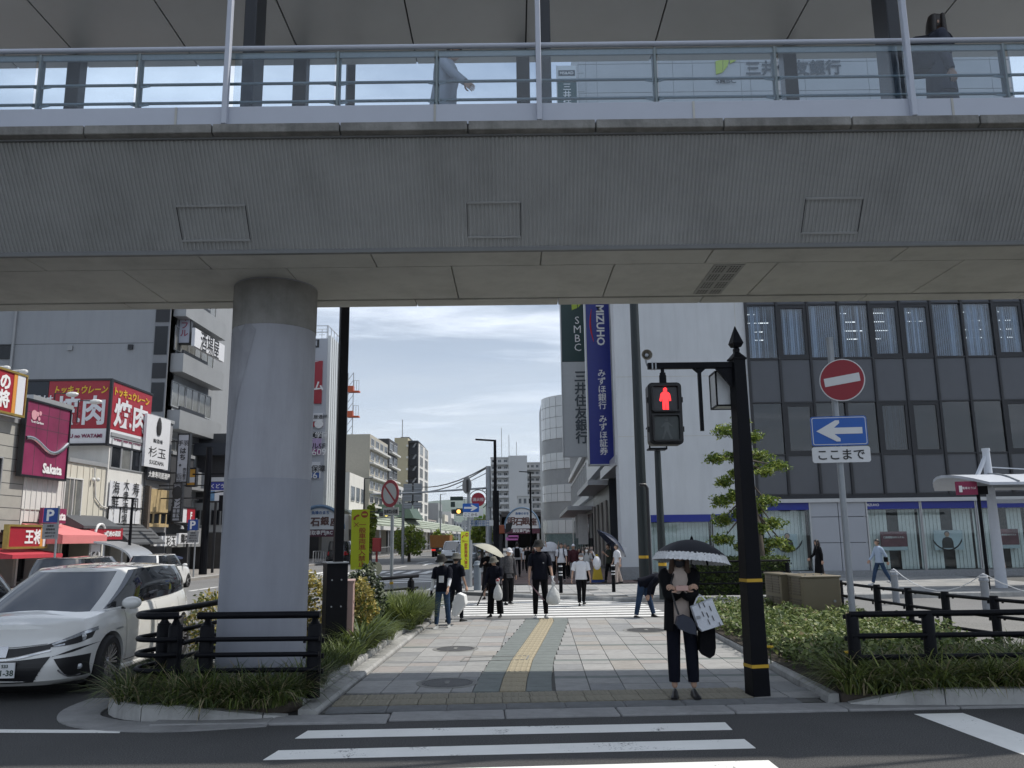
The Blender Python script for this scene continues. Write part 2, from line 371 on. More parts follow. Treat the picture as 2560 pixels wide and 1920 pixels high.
def ridged(m,bars,L_=.3,w=.3):
 g=MB();g.bx(-w/2+.003,w/2-.003,-L_/2+.003,L_/2-.003,0,.018)
 for k in range(bars):
  x=-w/2+w*(k+.5)/bars
  g.add([(x-.016,-L_/2+.012,.018),(x+.016,-L_/2+.012,.018),(x+.016,L_/2-.012,.018),(x-.016,L_/2-.012,.018),(x-.009,-L_/2+.02,.0235),(x+.009,-L_/2+.02,.0235),(x+.009,L_/2-.02,.0235),(x-.009,L_/2-.02,.0235)],[(4,5,6,7),(0,1,5,4),(1,2,6,5),(2,3,7,6),(3,0,4,7)])
 return g.mesh('tactile_tile',m)
tmesh=ridged(tact,4);wmesh=ridged(tact_g,4)
y=Y0
while y<18.5:
 yc=y+.15;sl=(XT(yc+.2)-XT(yc-.2))/.4
 Mz=Matrix.Translation((XT(yc),yc,.013))@Matrix.Rotation(-math.atan(sl),4,'Z')
 inst(tmesh,'tactile_tile',pave,Mz)
 for s in(-1,1):
  M=Matrix.Translation((XT(yc)+s*.305,yc,.012))@Matrix.Rotation(-math.atan(sl),4,'Z')@Matrix.Diagonal((.296,.294,.0175,1))
  inst(TM['green'],'border_paver',pave,M)
 y+=.302
def cross_y(x,y0):return y0+.045*x
for r_ in range(2):
 x=XL(9.4)+.18
 while x<2.55:
  inst(wmesh,'tactile_tile',pave,Matrix.Translation((x,cross_y(x,9.46+.302*r_),.013))@Matrix.Rotation(.045,4,'Z'));x+=.302
for r_,(ya,yb)in enumerate(((9.31,9.61),(9.61,9.91))):
 x=2.57
 while x<XR(9.6)-.2:
  tile(('pale','mid')[(r_+int(x*5))%2],x,x+.38,ya+.045*x,yb+.045*x,rz=.045);x+=.38
def gutter(L_):
 g=MB();g.bx(0,L_-.008,0,.25,0,.02)
 for k in range(5):g.bx(.02,L_-.03,.02+.045*k,.045+.045*k,.02,.027)
 return g.mesh('gutter_block',dk)
gm_=gutter(.62);x=XL(9)+.05
while x<3.0:
 inst(gm_,'gutter_block',pave,Matrix.Translation((x,cross_y(x,9.02),.006))@Matrix.Rotation(.045,4,'Z'));x+=.62
def kerbstone(L_,d=.34,h=.03,name='kerb_stone',m=None):
 g=MB();g.bx(0,L_-.01,0,d,-.02,h);return g.mesh(name,m or conc,bevel=.012)
x=-3.55
while x<5.4:
 inst(kerbstone(1.15,.36,.02,m=conc_d),'kerb_stone',pave,Matrix.Translation((x,cross_y(x,8.63)if x>-2.4 else 8.46,.003))@Matrix.Rotation(.045 if x>-2.4 else.02,4,'Z'));x+=1.15
iron=mat('manhole_iron',(.085,.085,.085),rough=.6,metal=.3,var=.25,scale=8,bump=.3)
ringm=mat('manhole_surround',(.20,.20,.19),rough=.85,var=.2,scale=9,bump=.3)
def manhole(p,r,label):
 t=thing('manhole_cover',label,'manhole cover',(p.x,p.y,.031),0,'manhole covers in the pavement')
 MB().lathe([(r*1.22,-.01),(r*1.22,.003),(r*1.03,.004),(r*1.03,-.01)],40).build('surround',ringm,t,local=True)
 MB().lathe([(r,-.01),(r,.006),(r*.93,.007),(r*.93,.003),(0,.003)],40).build('lid',iron,t,local=True)
 g=MB()
 for k in range(-9,10):
  h=math.sqrt(max(0,(.9*r)**2-(k*r/10.2)**2))
  if h>.02:g.bx(k*r/10.2-.008,k*r/10.2+.008,-h,h,.003,.0075)
 g.build('tread',iron,t,local=True)
 g=MB();g.bx(-.025,.025,-.10,.10,.0075,.011);g.bx(-.04,.04,-.02,.02,.0075,.012);g.build('lifting_slot',ringm,t,local=True)
manhole(Gd(966,1481),.31,'ribbed iron manhole cover in the shaded front of the pavement')
manhole(Gd(984,1406),.30,'worn round manhole cover in the sun left of the tactile strip')
manhole(Gd(1396,1365),.36,'dark round manhole cover near the far right end of the near pavement')
g=MB();hx=[(-.78,12.35),(.16,12.45),(.2,12.85),(-.74,12.75)]
for a,b in zip(hx,hx[1:]+hx[:1]):g.bar((*a,.032),(*b,.032),.025,.008)
g.build('service_hatch_frame',ringm,pave)
soil=mat('soil',(.055,.045,.035),rough=.95,var=.3,scale=6,bump=.6,bscale=25)
kerbm=mat('kerb_block',(.42,.42,.41),rough=.9,var=.16,scale=3,bump=.3,bscale=45,stain=.4)
def kerb_run(parent,pts,w=.17,h=.15,L_=.6,side=1,m=kerbm,cuts=None):
 """separate kerb stones along a polyline of ground points"""
 P=catmull([Vector((p[0],p[1],0))for p in pts],10);acc=[0]
 for a,b in zip(P,P[1:]):acc.append(acc[-1]+(b-a).length)
 def at(s):
  s=max(0,min(acc[-1],s))
  for i in range(len(P)-1):
   if s<=acc[i+1]:return P[i].lerp(P[i+1],(s-acc[i])/max(1e-6,acc[i+1]-acc[i])),(P[i+1]-P[i]).normalized()
  return P[-1],(P[-1]-P[-2]).normalized()
 s=0
 while s<acc[-1]-.05:
  e=min(s+L_-.012,acc[-1]);g=MB();rg=[]
  hs=(lambda q:h(q/acc[-1]))if callable(h)else(lambda q:h)
  for q in(s,s+(e-s)*.33,s+(e-s)*.67,e):
   p,t=at(q);n=Vector((-t.y,t.x,0))*side;hh=hs(q)
   rg.append([p+Vector((0,0,-.02)),p+n*w+Vector((0,0,-.02)),p+n*w+Vector((0,0,hh)),p+n*.03+Vector((0,0,hh)),p+n*.004+Vector((0,0,hh-.03))])
  g.rings(rg);g.build('kerb_stone',m,parent,kind=None);s+=L_
tl=MB();lp=[(-4.25,9.72),(-4.05,9.02),(-3.4,8.78),(-2.5,8.82),(-2.25,9.15),(-2.0,18.6),(-2.3,19.0),(-3.25,16.9),(-4.0,13)]
tl.prism([(x,y,.11)for x,y in lp],(0,0,-.1));planter_l=tl.build('planting_bed',soil,kind='structure')
kerb_run(planter_l,[(-4.02,14.6),(-4.25,11.4),(-4.42,9.9),(-4.3,9.2),(-3.9,8.78),(-3.2,8.64),(-2.65,8.66),(-2.28,8.75)],w=.17,h=lambda q:.15 if q<.86 else.15-.13*(q-.86)/.14,L_=.62,side=1)
kerb_run(planter_l,[(XL(8.9)-.02,8.9),(XL(12)-.02,12),(XL(18.6)-.02,18.6)],w=.2,h=.06,L_=1.0,side=1,m=conc)
kerb_run(planter_l,[(XL(9)-.24,9.2),(XL(12)-.24,12),(XL(18.6)-.24,18.4)],w=.1,h=.13,L_=1.0,side=1,m=conc)
g=MB();ap=[(-4.55,12.0),(-4.85,9.9),(-4.7,8.95),(-4.15,8.4),(-3.3,8.22),(-2.4,8.40),(-2.4,8.75),(-3.3,8.62),(-4.05,8.8),(-4.4,9.5),(-4.25,12)]
ap=[tuple(v)[:2]for v in catmull([(x,y,0)for x,y in ap[:6]],6)]+[tuple(v)[:2]for v in catmull([(x,y,0)for x,y in ap[6:]],6)];g.prism([(x,y,.012)for x,y in ap],(0,0,-.012));g.build('gutter',conc_d,kind='structure')
g=MB()
for k in range(7):g.bx(-4.83+.055*k,-4.80+.055*k,9.95,10.3,.013,.022)
for k in range(3):g.bx(-4.84,-4.42,9.96+.15*k,9.985+.15*k,.013,.020)
tag(g.build('drain_grate',iron),'small iron drain grate in the gutter beside the rounded kerb','drain grate')
tr=MB();rp=[(3.42,9.15),(5,9.1),(7.3,9.0),(7.0,11.5),(6.5,15),(6.5,18.6),(3.62,18.6),(3.45,13)]
tr.prism([(x,y,.11)for x,y in rp],(0,0,-.1));planter_r=tr.build('planting_bed',soil,kind='structure')
kerb_run(planter_r,[(3.46,9.02),(4.0,8.96),(5.6,8.92),(8.2,9.05)],w=.17,h=lambda q:.03+.14*min(1,q/.16),L_=.95,side=1)
kerb_run(planter_r,[(XR(9.1)+.04,9.2),(XR(13)+.04,13),(XR(18.6)+.04,18.6)],w=.12,h=.10,L_=1.0,side=-1,m=conc)
kerb_run(planter_r,[(7.35,9.2),(6.95,11.5),(6.5,15),(6.45,18.5)],w=.14,h=.12,L_=1.0,side=1)
plaza=speckle('plaza_asphalt',(.13,.128,.122),(.27,.265,.25),60,rough=.9,bump=.2,lo=.4,hi=.7,big=.15,bigscale=.4)
flat('plaza',[(7.5,9.0),(30,9.6),(30,18.5),(6.6,18.6),(6.6,15),(7.05,11.5)],plaza,z=.006)
def XE(y):return-2.1+.035*(y-27)
fk=[(-2.2,27.3),(.6,25.3),(3.3,23.35),(6,23.2),(12,23.6),(34,24.6)]
g=MB();g.prism([(*p,.10)for p in fk]+[(34,33.5,.10),(4.6,33.5,.10),(8.5,160,.10),(XE(160),160,.10)],(0,0,-.11));walk=g.build('far_pavement',joint,kind='structure')
kerb_run(walk,[(-2.25,27.55),(.6,25.2),(3.3,23.25)],w=.16,h=.112,L_=.9,side=1,m=conc)
kerb_run(walk,[(3.35,23.22),(6,23.1),(12,23.5),(34,24.5)],w=.16,h=.15,L_=1.2,side=1,m=conc)
kerb_run(walk,[(-2.2,27.6),(XE(60)-.1,60)],w=.18,h=.16,L_=1.5,side=-1,m=conc)
def inside_far(x,y):return y>(25.3-.70*(x-.6)if x<3.3 else 23.4)+.25 and x>XE(y)+.1
g=MB();cols_=[TC[k]for k in('pale','light','mid','warm')]
brick_m=mat('brown_paving',(.155,.105,.09),rough=.85,var=.2,scale=1.2,bump=.15)
far_m=[mat('far_paver_'+k,TC[k],rough=.82,var=.12,scale=3)for k in('pale','light','mid','green')]+[brick_m,mat('brown_paving_dark',(.125,.09,.08),rough=.85,var=.2,scale=1.5)]
y=23.2
while y<33.4:
 h=.5 if rng.random()>.25 else.2;x=-2.2
 while x<17:
  if inside_far(x+.05,y)and inside_far(x+.4,y):
   brown=y>30.3 and x<4.2
   if not brown:mi=2 if h<.3 and rng.random()<.6 else rng.choice((0,0,1,1,2));g.bx(x,x+.44,y,y+h-.015,.09,.112,mi)
  x+=.45
 y+=h
y=30.3
while y<150:
 h=.6 if y<50 else 2.4;x=XE(y)+.15
 while x<(4.4 if y<34 else 4.3+.03*(y-33)):
  g.bx(x,x+(.58 if y<50 else 2.3),y,y+h-.02,.09,.112,4+(rng.random()<.35));x+=.6 if y<50 else 2.32
 y+=h
g.build('far_paver',far_m,walk,kind='stuff')
manhole_far=MB().lathe([(.33,.1),(.33,.118),(0,.118)],24,(2.35,27.0,0));tag(manhole_far.build('manhole_cover',iron),'small dark manhole cover beyond the side street by the short black bollards','manhole cover','manhole covers in the pavement')
def LK(y):return-15.9+.03*y
def LX(y):return-20.5+.03*y
g=MB();g.prism([(LK(12),12,.13),(LK(250),250,.13),(LX(250)-3,250,.13),(LX(12)-3,12,.13)],(0,0,-.14));lwalk=g.build('left_pavement',mat('left_paving',(.25,.235,.22),rough=.9,var=.15,scale=2,bump=.2),kind='structure')
kerb_run(lwalk,[(LK(14),14),(LK(60),60),(LK(120),120)],w=.2,h=.15,L_=2.0,side=1,m=conc)
def ridge(name,Yd,pts,m,depth=2500):
 g=MB();rgs=[]
 P=catmull([(x,0,z)for x,z in pts],8)
 for j,(dy_,zz)in enumerate(((-depth*.5,0),(-depth*.3,.45),(-depth*.12,.8),(0,1),(depth*.2,.7),(depth*.5,0))):
  rgs.append([Vector((p.x,Yd+dy_,max(-5,p.z*zz+(random.uniform(-14,14)if 0<zz<1 else 0))))for p in P])
 n=len(P);vs=[p for r in rgs for p in r];fs=[(j*n+i,j*n+i+1,(j+1)*n+i+1,(j+1)*n+i)for j in range(len(rgs)-1)for i in range(n-1)]
 g.add(vs,fs);g.build(name,m,kind='structure',smooth=60)
hill=mat('hill_forest',(.05,.08,.04),rough=.95,var=.3,scale=.004,coord='Object')
def hp(a,b,Y):p=A(a,b,Y);return(p.x,p.z)
ridge('hills',7500,[(-6000,30),hp(480,1120,7500),hp(760,1105,7500),hp(880,1093,7500),hp(930,1083,7500),hp(985,1079,7500),hp(1030,1082,7500),hp(1090,1098,7500),hp(1200,1110,7500),hp(1500,1118,7500),(6000,40)],hill)
# ================================================================== FOOTBRIDGE
alu=mat('bridge_white_paint',(.47,.50,.57),rough=.42,var=.05,scale=2,spec=.5)
ribm=mat('ribbed_cladding',(.42,.43,.43),rough=.42,metal=.3,var=.09,scale=.7,stain=.16)
trimm=mat('cladding_trim',(.15,.155,.155),rough=.5,var=.1)
soff=mat('soffit_concrete',(.50,.495,.46),rough=.75,var=.14,scale=.8,bump=.12,stain=.18)
drip=mat('edge_concrete',(.24,.235,.22),rough=.9,var=.3,scale=5,bump=.4,stain=.45)
dark=mat('dark_column_paint',(.012,.015,.021),rough=.4,var=.1,scale=2)
railg=mat('rail_grey_green',(.20,.235,.24),rough=.4,metal=.3,var=.06)
ceilm=mat('canopy_panel',(.40,.41,.42),rough=.45,var=.06,scale=.9,metal=.25)
groove=mat('panel_gap',(.03,.03,.033),rough=.9,var=.1)
pillm=mat('pillar_paint',(.35,.36,.40),rough=.62,var=.08,scale=1.2,stain=.22,bump=.05)
glass=glassmat('rail_glass',(.84,.90,.95),.0)
br=thing('pedestrian_bridge','white footbridge with ribbed underside and glass railings spanning the picture','footbridge',(-3.03,10.45,0))
BX0,BX1=-11.5,11.5
YN,ZS=9.05,5.0
a0=Vector((0,8.30,6.04));a1=Vector((0,9.02,5.02));nrm=Vector((0,-(a0.z-a1.z),-(a1.y-a0.y))).normalized()
g=MB();vs=[];fs=[];n=0;x=BX0;pitch=.045
while x<BX1:
 for xx,off in((x,0),(x+.016,0),(x+.020,.011),(x+.037,.011),(x+.041,0)):
  p=a0+nrm*off;q=a1+nrm*off;vs+=[(xx,p.y,p.z),(xx,q.y,q.z)]
 x+=pitch
for i in range(len(vs)//2-1):fs.append((2*i,2*i+1,2*i+3,2*i+2))
g.add(vs,fs);g.build('ribbed_panel',ribm,br,kind='stuff')
g=MB();g.bar((BX0,8.30,6.03),(BX1,8.30,6.03),.05,.03);g.bar((BX0,9.035,5.0),(BX1,9.035,5.0),.06,.05);g.build('cladding_trim',trimm,br)
g=MB()
g.prism([(BX0,8.42,6.05),(BX0,9.10,5.06),(BX0,11.25,5.06),(BX0,12.30,6.05)],(BX1-BX0,0,0));g.build('girder',soff,br)
def slopept(b_,x):
 p=a0.lerp(a1,b_)+nrm*.03;return Vector((x,p.y,p.z))-nrm*.014
for(xa,xb)in((-3.72,-2.95),(-.48,.12),(3.30,3.94)):
 g=MB();ta,tb=.585,.90
 P=[slopept(ta,xa),slopept(ta,xb),slopept(tb,xb),slopept(tb,xa)]
 g.bar(P[0],P[1],.022,.016,up=nrm);g.bar(P[3],P[2],.022,.016,up=nrm);h=g.build('access_hatch',ribm,br)
 g=MB();g.bar(P[0],P[3],.006,.006,up=nrm);g.bar(P[1],P[2],.006,.006,up=nrm);g.build('hatch_gap',groove,h)
xs=[-11.5,-8.9,-5.62,-3.62,-1.62,.36,2.35,4.6,6.8,9.2,11.5]
for i in range(len(xs)-1):
 g=MB();g.bx(xs[i]+.006,xs[i+1]-.006,9.06,9.60,5.0,5.05);g.build('soffit_panel',soff,br,bevel=.006)
 g=MB();g.bx(xs[i]+.9+.006,xs[i+1]+.9-.006,9.615,10.98,5.0,5.05);g.build('soffit_panel',soff,br,bevel=.006)
 g=MB();g.bx(xs[i]+.3+.006,xs[i+1]+.3-.006,10.995,11.30,4.985,5.05);g.build('soffit_panel',soff,br,bevel=.006)
vent=mat('vent_panel',(.30,.30,.285),rough=.7,var=.1);hole=mat('vent_hole',(.05,.05,.05),rough=.9)
g=MB();g.bx(2.48,2.86,9.66,10.88,4.992,5.0);vp=g.build('perforated_panel',vent,br)
g=MB()
for j in range(18):
 if j%5==4:continue
 for i in range(9):
  if i==4:continue
  xx=2.525+.036*i;yy=9.72+.066*j;g.bx(xx-.009,xx+.009,yy-.017,yy+.017,4.9895,4.992)
g.build('perforation',hole,vp)
g=MB();PX,PY,PR=-3.075,10.45,.527
g.lathe([(PR-.004,0),(PR-.004,5.0)],64,(PX,PY,0));pi_=g.build('pillar',pillm,br,smooth=30)
g=MB();g.lathe([(PR-.01,.02),(PR,.02),(PR,2.50),(PR-.01,2.505)],64,(PX,PY,0));g.build('painted_lower_band',mat('pillar_band',(.285,.30,.345),rough=.6,var=.07,scale=1.5,stain=.15),pi_,smooth=30)
g=MB();g.lathe([(PR-.01,4.40),(PR+.001,4.405),(PR+.003,4.98),(PR-.01,4.99)],64,(PX,PY,0));g.build('bare_concrete_head',mat('pillar_concrete',(.27,.265,.25),rough=.85,var=.2,scale=4,stain=.35,bump=.25),pi_,smooth=30)
g=MB();P_=[]
for z_,a0_,a1_ in((4.38,192,262),(3.9,194,250),(3.4,198,236),(2.9,200,226),(2.3,202,218),(1.6,205,212)):P_.append([Vector((PX+(PR+.0015)*math.cos(R(a0_+(a1_-a0_)*q/8)),PY+(PR+.0015)*math.sin(R(a0_+(a1_-a0_)*q/8)),z_+.06*math.sin(q*2.1+z_*3)))for q in range(9)])
g.add([p for r in P_ for p in r],[(i*9+q,i*9+q+1,(i+1)*9+q+1,(i+1)*9+q)for i in range(5)for q in range(8)]);g.build('grime_streak',mat('pillar_grime',(.305,.312,.342),rough=.8,var=.2,scale=2.5,stain=.3),pi_,smooth=60)
g=MB();g.bx(BX0,BX1,8.36,12.36,6.1,6.2);g.build('deck',soff,br)
ex=-11.4
while ex<11.4:
 g=MB();g.prism([(ex+.008,8.20,6.05),(ex+.008,8.20,6.15),(ex+.008,8.46,6.15),(ex+.008,8.46,6.04),(ex+.008,8.28,6.03)],(1.354,0,0));g.build('drip_block',drip,br,bevel=.006);ex+=1.37
fx=-12.0
while fx<11.4:
 for yy in(8.27,12.40):
  g=MB();g.bx(fx+.004,fx+2.80-.004,yy,yy+.035,6.15,6.385);g.build('fascia_panel',alu,br,bevel=.004)
 g=MB();g.bx(fx-.012,fx+.012,8.262,8.27,6.16,6.38);g.build('fascia_joint',soff,br);fx+=2.80
def rail_line(Yr,posts,inner):
 g=MB();g.tube([(BX0,Yr,7.17),(BX1,Yr,7.17)],.03,10);g.build('handrail',alu,br,smooth=60)
 g=MB();g.bx(BX0,BX1,Yr+.02*inner,Yr+.045*inner,7.06,7.135);g.build('head_rail',railg,br)
 for z in(6.79,6.565):
  g=MB();g.tube([(BX0,Yr+.085*inner,z),(BX1,Yr+.085*inner,z)],.017,8);rl=g.build('mid_rail',railg,br,smooth=60)
  g=MB()
  for p in posts:
   for s in(-.10,.10):g.bar((p+s*.2,Yr+.03*inner,z-.06),(p+s,Yr+.085*inner,z-.012),.014,.02)
  g.build('rail_bracket',railg,rl)
 for p in posts:
  g=MB();g.bx(p-.012,p+.012,Yr,Yr+.07*inner,6.2,7.13);g.bx(p-.028,p+.028,Yr+.055*inner,Yr+.07*inner,6.2,7.13);g.build('rail_post',railg,br)
pn=[-9.6,-8.35,-6.2,-4.55-.55,-3.98,-1.96,-.86,1.28,2.52,5.60,6.7,8.0]
pn=[A(a,200,8.42).x for a in(-470,-250,80,296,728,943,1418,1680,2180,2420,2650)]
big=[A(a,200,8.4).x for a in(-180,500,1163,1952,2760)]
rail_line(8.42,pn,1);rail_line(12.28,[x*1.35 for x in pn],-1)
allp=sorted(pn+big)
for i in range(len(allp)-1):
 g=MB();g.bx(allp[i]+.025,allp[i+1]-.025,8.392,8.402,6.26,7.09);g.build('glass_pane',glass,br)
for x in big:
 g=MB();g.bx(x-.028,x+.028,8.20,8.27,6.155,9.6);g.build('blade_post',alu,br,bevel=.006)
 g=MB();g.bx(x+.02,x+.16,8.62,8.98,6.2,9.42);g.build('canopy_column',dark,br,bevel=.01)
 g=MB();g.bx(x+.16,x+.30,8.66,8.70,9.15,9.42);g.build('column_gusset',dark,br)
for a in(163,650,1130,1706,2290,2700,-350):
 p=A(a,180,12.1);g=MB();g.bx(p.x-.105,p.x+.105,12.0,12.22,6.2,9.42);g.build('canopy_column',dark,br,bevel=.01)
cxs=[A(a,60,11.0).x for a in(-330,-80,88,352,608,878,1138,1438,1742,2062,2370,2680)]
for i in range(len(cxs)-1):
 g=MB();g.bx(cxs[i]+.012,cxs[i+1]-.012,8.75,12.36,9.40,9.43);g.build('ceiling_panel',ceilm,br)
g=MB();g.bx(cxs[0],cxs[-1],8.7,12.40,9.46,9.58);g.build('canopy_roof',alu,br)
g=MB();g.bx(cxs[0],cxs[-1],8.75,12.36,9.43,9.46);g.build('ceiling_void',groove,br)
# ================================================================== BUILDINGS: helpers
def basis(c,right,up):
 r=Vector(right).normalized();u=Vector(up).normalized();n=r.cross(u);c=Vector(c)
 return Matrix(((r.x,u.x,n.x,c.x),(r.y,u.y,n.y,c.y),(r.z,u.z,n.z,c.z),(0,0,0,1)))
pane_d=mat('window_dark',(.012,.014,.018),rough=.08,var=.3,scale=.6,spec=.4)
pane_b=mat('window_blue',(.05,.065,.08),rough=.07,var=.35,scale=.7,spec=.9)
pane_c=mat('window_curtained',(.16,.165,.16),rough=.12,var=.35,scale=1.3,spec=.8)
frame_a=mat('window_frame_alu',(.42,.43,.44),rough=.4,metal=.4,var=.06)
frame_d=mat('window_frame_dark',(.013,.014,.018),rough=.4,var=.08)
frame_w=mat('window_frame_white',(.62,.62,.60),rough=.5,var=.06)
WC={}
def window(parent,c,right,up,w,h,fm=frame_a,pm=pane_d,mull=1,bar=.06,rail=0,name='window'):
 key=(round(w,2),round(h,2),fm.name,pm.name,mull,bar,rail)
 if key not in WC:
  g=MB();b=bar
  g.bx(-w/2,w/2,-h/2,-h/2+b,-.06,.05);g.bx(-w/2,w/2,h/2-b,h/2,-.06,.05);g.bx(-w/2,-w/2+b,-h/2+b,h/2-b,-.06,.05);g.bx(w/2-b,w/2,-h/2+b,h/2-b,-.06,.05)
  for k in range(1,mull):x=-w/2+w*k/mull;g.bx(x-b*.35,x+b*.35,-h/2+b,h/2-b,-.06,.045)
  for k in range(rail):y=-h/2+h*(k+1)/(rail+1);g.bx(-w/2+b,w/2-b,y-.02,y+.02,-.06,.043)
  p=MB();p.bx(-w/2+b,w/2-b,-h/2+b,h/2-b,-.05,.012)
  WC[key]=(g.mesh('window',fm),p.mesh('pane',pm))
 M=basis(c,right,up);f=inst(WC[key][0],name,parent,M);p=inst(WC[key][1],'pane',f,M);return f
class Wall:
 """an upright facade plane: points given by picture column/row of the print, or by run s and height z"""
 def __init__(s,o,d):s.o=Vector(o);s.d=Vector(d).normalized();s.n=s.d.cross(Z_)
 def s_(s,a,b):
  r=ray(a,b);t=(s.o-O).dot(s.n)/r.dot(s.n);p=O+r*t;return(p-s.o).dot(s.d),p.z
 def p(s,r,z,out=0.):return s.o+s.d*r+Z_*z+s.n*out
 def panel(s,g,r0,r1,z0,z1,o0=0.,o1=.05,mi=0):
  return g.rings([[s.p(r0,z0,o0),s.p(r1,z0,o0),s.p(r1,z1,o0),s.p(r0,z1,o0)],[s.p(r0,z0,o1),s.p(r1,z0,o1),s.p(r1,z1,o1),s.p(r0,z1,o1)]],True,mi)
 def box(s,name,parent,m,a0,b0,a1,b1,o0=0.,o1=.05,**kw):
  r0,z1=s.s_(a0,b0);r1,z0=s.s_(a1,b1);g=MB();s.panel(g,r0,r1,z0,z1,o0,o1);return g.build(name,m,parent,**kw)
 def win(s,parent,r,z,w,h,**kw):return window(parent,s.p(r,z),s.d,Z_,w,h,**kw)
 def txt(s,t,parent,r,z,m,out=.01,**kw):return text(t,parent,s.p(r,z),s.d,Z_,m,out=out,**kw)
# ================================================================== BANK ON THE RIGHT
YB=33.
wl=Wall((0,YB,0),X_)
def bx_(a,b=900):return A(a,b,YB).x
def bz_(b,a=1900):return A(a,b,YB).z
concw=mat('white_concrete',(.55,.57,.59),rough=.75,var=.06,scale=.35,bump=.05,stain=.12)
span=mat('spandrel_glass',(.07,.075,.088),rough=.18,var=.12,scale=.5,spec=.5)
band=mat('dark_fascia',(.009,.011,.017),rough=.35,var=.15,scale=.6)
slat=mat('vertical_blind',(.62,.66,.72),rough=.7,var=.12,scale=2)
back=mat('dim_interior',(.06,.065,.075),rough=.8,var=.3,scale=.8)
tube_l=mat('lit_tube',(1,.95,.86),var=0,emit=2.2)
curt=mat('shop_curtain',(.74,.77,.76),rough=.8,var=.08,scale=2)
blue=mat('blue_band',(.012,.026,.24),rough=.35,var=.06)
silver=mat('silver_trim',(.45,.46,.47),rough=.35,metal=.5,var=.06)
glass_b=glassmat('bank_glass',(.72,.78,.84),.03,.015)
glass_r=glassmat('bank_glass_reflecting',(.34,.39,.44),.035,.01)
glass_s=glassmat('shop_glass',(.90,.94,.94),.0,.015)
bk=thing('bank_building','dark glass bank with white concrete end wall on the right behind the signal','bank building',(4.45,YB,0))
X0=bx_(1618,800);DX=1.265;NC=11;XEND=X0+DX*NC
XC=A(1345,1240,YB).x
zt=[bz_(655),bz_(771),bz_(866),bz_(980),bz_(1068)]
z_tr0,z_tr1,z_sf0=bz_(1076),bz_(1084),.35
ZTOP=17.
g=MB();wl.panel(g,XC,X0-.02,bz_(1112,1450),ZTOP,-.6,0)
wl.panel(g,XC,bx_(1405,1200),.6,bz_(1112,1450),-.6,0)
g.bx(XC,XC+.5,YB+.6,YB+1.0,.6,ZTOP)
g.bx(XC+1.2,XEND,YB+1.4,YB+9,0,ZTOP);g.build('wall',concw,bk)
g=MB();wl.panel(g,XC-.02,bx_(1405,1200),0,.6,-.6,.03);g.build('plinth',mat('grey_granite',(.24,.25,.26),rough=.6,var=.2,scale=20),bk)
for b_ in(813,942):
 z=A(1450,b_,YB).z;g=MB();wl.panel(g,XC,X0-.02,z-.012,z+.012,0,.003);g.build('wall_joint',soff,bk)
for a_ in(1383,1595):
 xx=bx_(a_,800);g=MB();wl.panel(g,xx-.012,xx+.012,bz_(1112,1450)+.1,ZTOP,0,.0025);g.build('wall_joint',soff,bk)
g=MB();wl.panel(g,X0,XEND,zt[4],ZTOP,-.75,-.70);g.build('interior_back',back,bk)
for z0,z1 in((zt[3]-.05,zt[3]+.02),(zt[1]-.08,zt[1]+.0),(zt[2]-.06,zt[2]),(zt[0]-.06,zt[0]),(zt[4],zt[4]+.05),(zt[0]+3.4,zt[0]+3.5)):
 g=MB();wl.panel(g,X0,XEND,z0,z1,-.08,.07);g.build('transom',frame_d,bk)
for k in range(NC+1):
 g=MB();wl.panel(g,X0+DX*k-.05,X0+DX*k+.05,zt[4],ZTOP,-.08,.09);g.build('mullion',frame_d,bk)
pcache={}
def cell(nm,m,k,z0,z1,o0,o1,w=DX-.1):
 key=(nm,m.name,round(z1-z0,2))
 if key not in pcache:pcache[key]=MB().bx(-w/2,w/2,0,z1-z0,o0,o1).mesh(nm,m)
 return inst(pcache[key],nm,bk,basis(wl.p(X0+DX*(k+.5),z0),X_,Z_))
rb=random.Random(5)
for k in range(NC):
 cell('spandrel_panel',span,k,zt[1]+.0,zt[2]*0+zt[1]-.08,0,0)if False else None
 cell('spandrel_panel',span,k,zt[2],zt[1]-.08,-.04,.02)
 cell('spandrel_panel',span,k,zt[4]+.05,zt[3]-.05,-.04,.02)
 cell('spandrel_panel',span,k,zt[0],zt[0]+3.4,-.04,.02)
 for row,(z0,z1)in enumerate(((zt[3]+.02,zt[2]-.06),(zt[1],zt[0]-.06))):
  c=wl.p(X0+DX*(k+.5),(z0+z1)/2)
  if k in(1,4,5,8):
   f=window(bk,c,X_,Z_,DX-.1,z1-z0,frame_d,glass_b if row else glass_r,1,.13)
  else:f=cell('window_pane',glass_b if row else glass_r,k,z0,z1,-.012,.012)
  if row==1 or k==4:
   g=MB();xa=X0+DX*k+.06;n_=13
   for s_ in range(n_):
    if row==1 and k in(0,3,8)and s_>6 and rb.random()<.5:continue
    g.bar((xa+.088*s_+.02,YB+.18,z0),(xa+.088*s_+.02,YB+.18,z1),.012 if rb.random()<.75 else.07,.075)
   g.build('vertical_blind',slat,bk,kind='stuff')
  if row==1 and k in(0,3,4,5,7,8):
   g=MB()
   for z in(z1-.25,z1-.62,z1-1.0,z1-1.35)[:(2 if k==5 else 4)]:
    a=rb.uniform(.1,.5)
    g.bx(X0+DX*k+a,X0+DX*k+min(a+rb.uniform(.3,.9),1.15),YB+.45,YB+.48,z,z+.028)
   g.build('ceiling_light_tube',tube_l,bk,kind='stuff')
g=MB();wl.panel(g,X0-.3,XEND,z_tr0,zt[4],-.5,.06);g.build('dark_fascia',band,bk)
g=MB();wl.panel(g,bx_(1625,1070),XEND,z_tr1,z_tr0,-.3,.16);g.build('silver_canopy',silver,bk)
def sx_(zx):return A((1860+zx*.3165)/KD,1180,YB).x
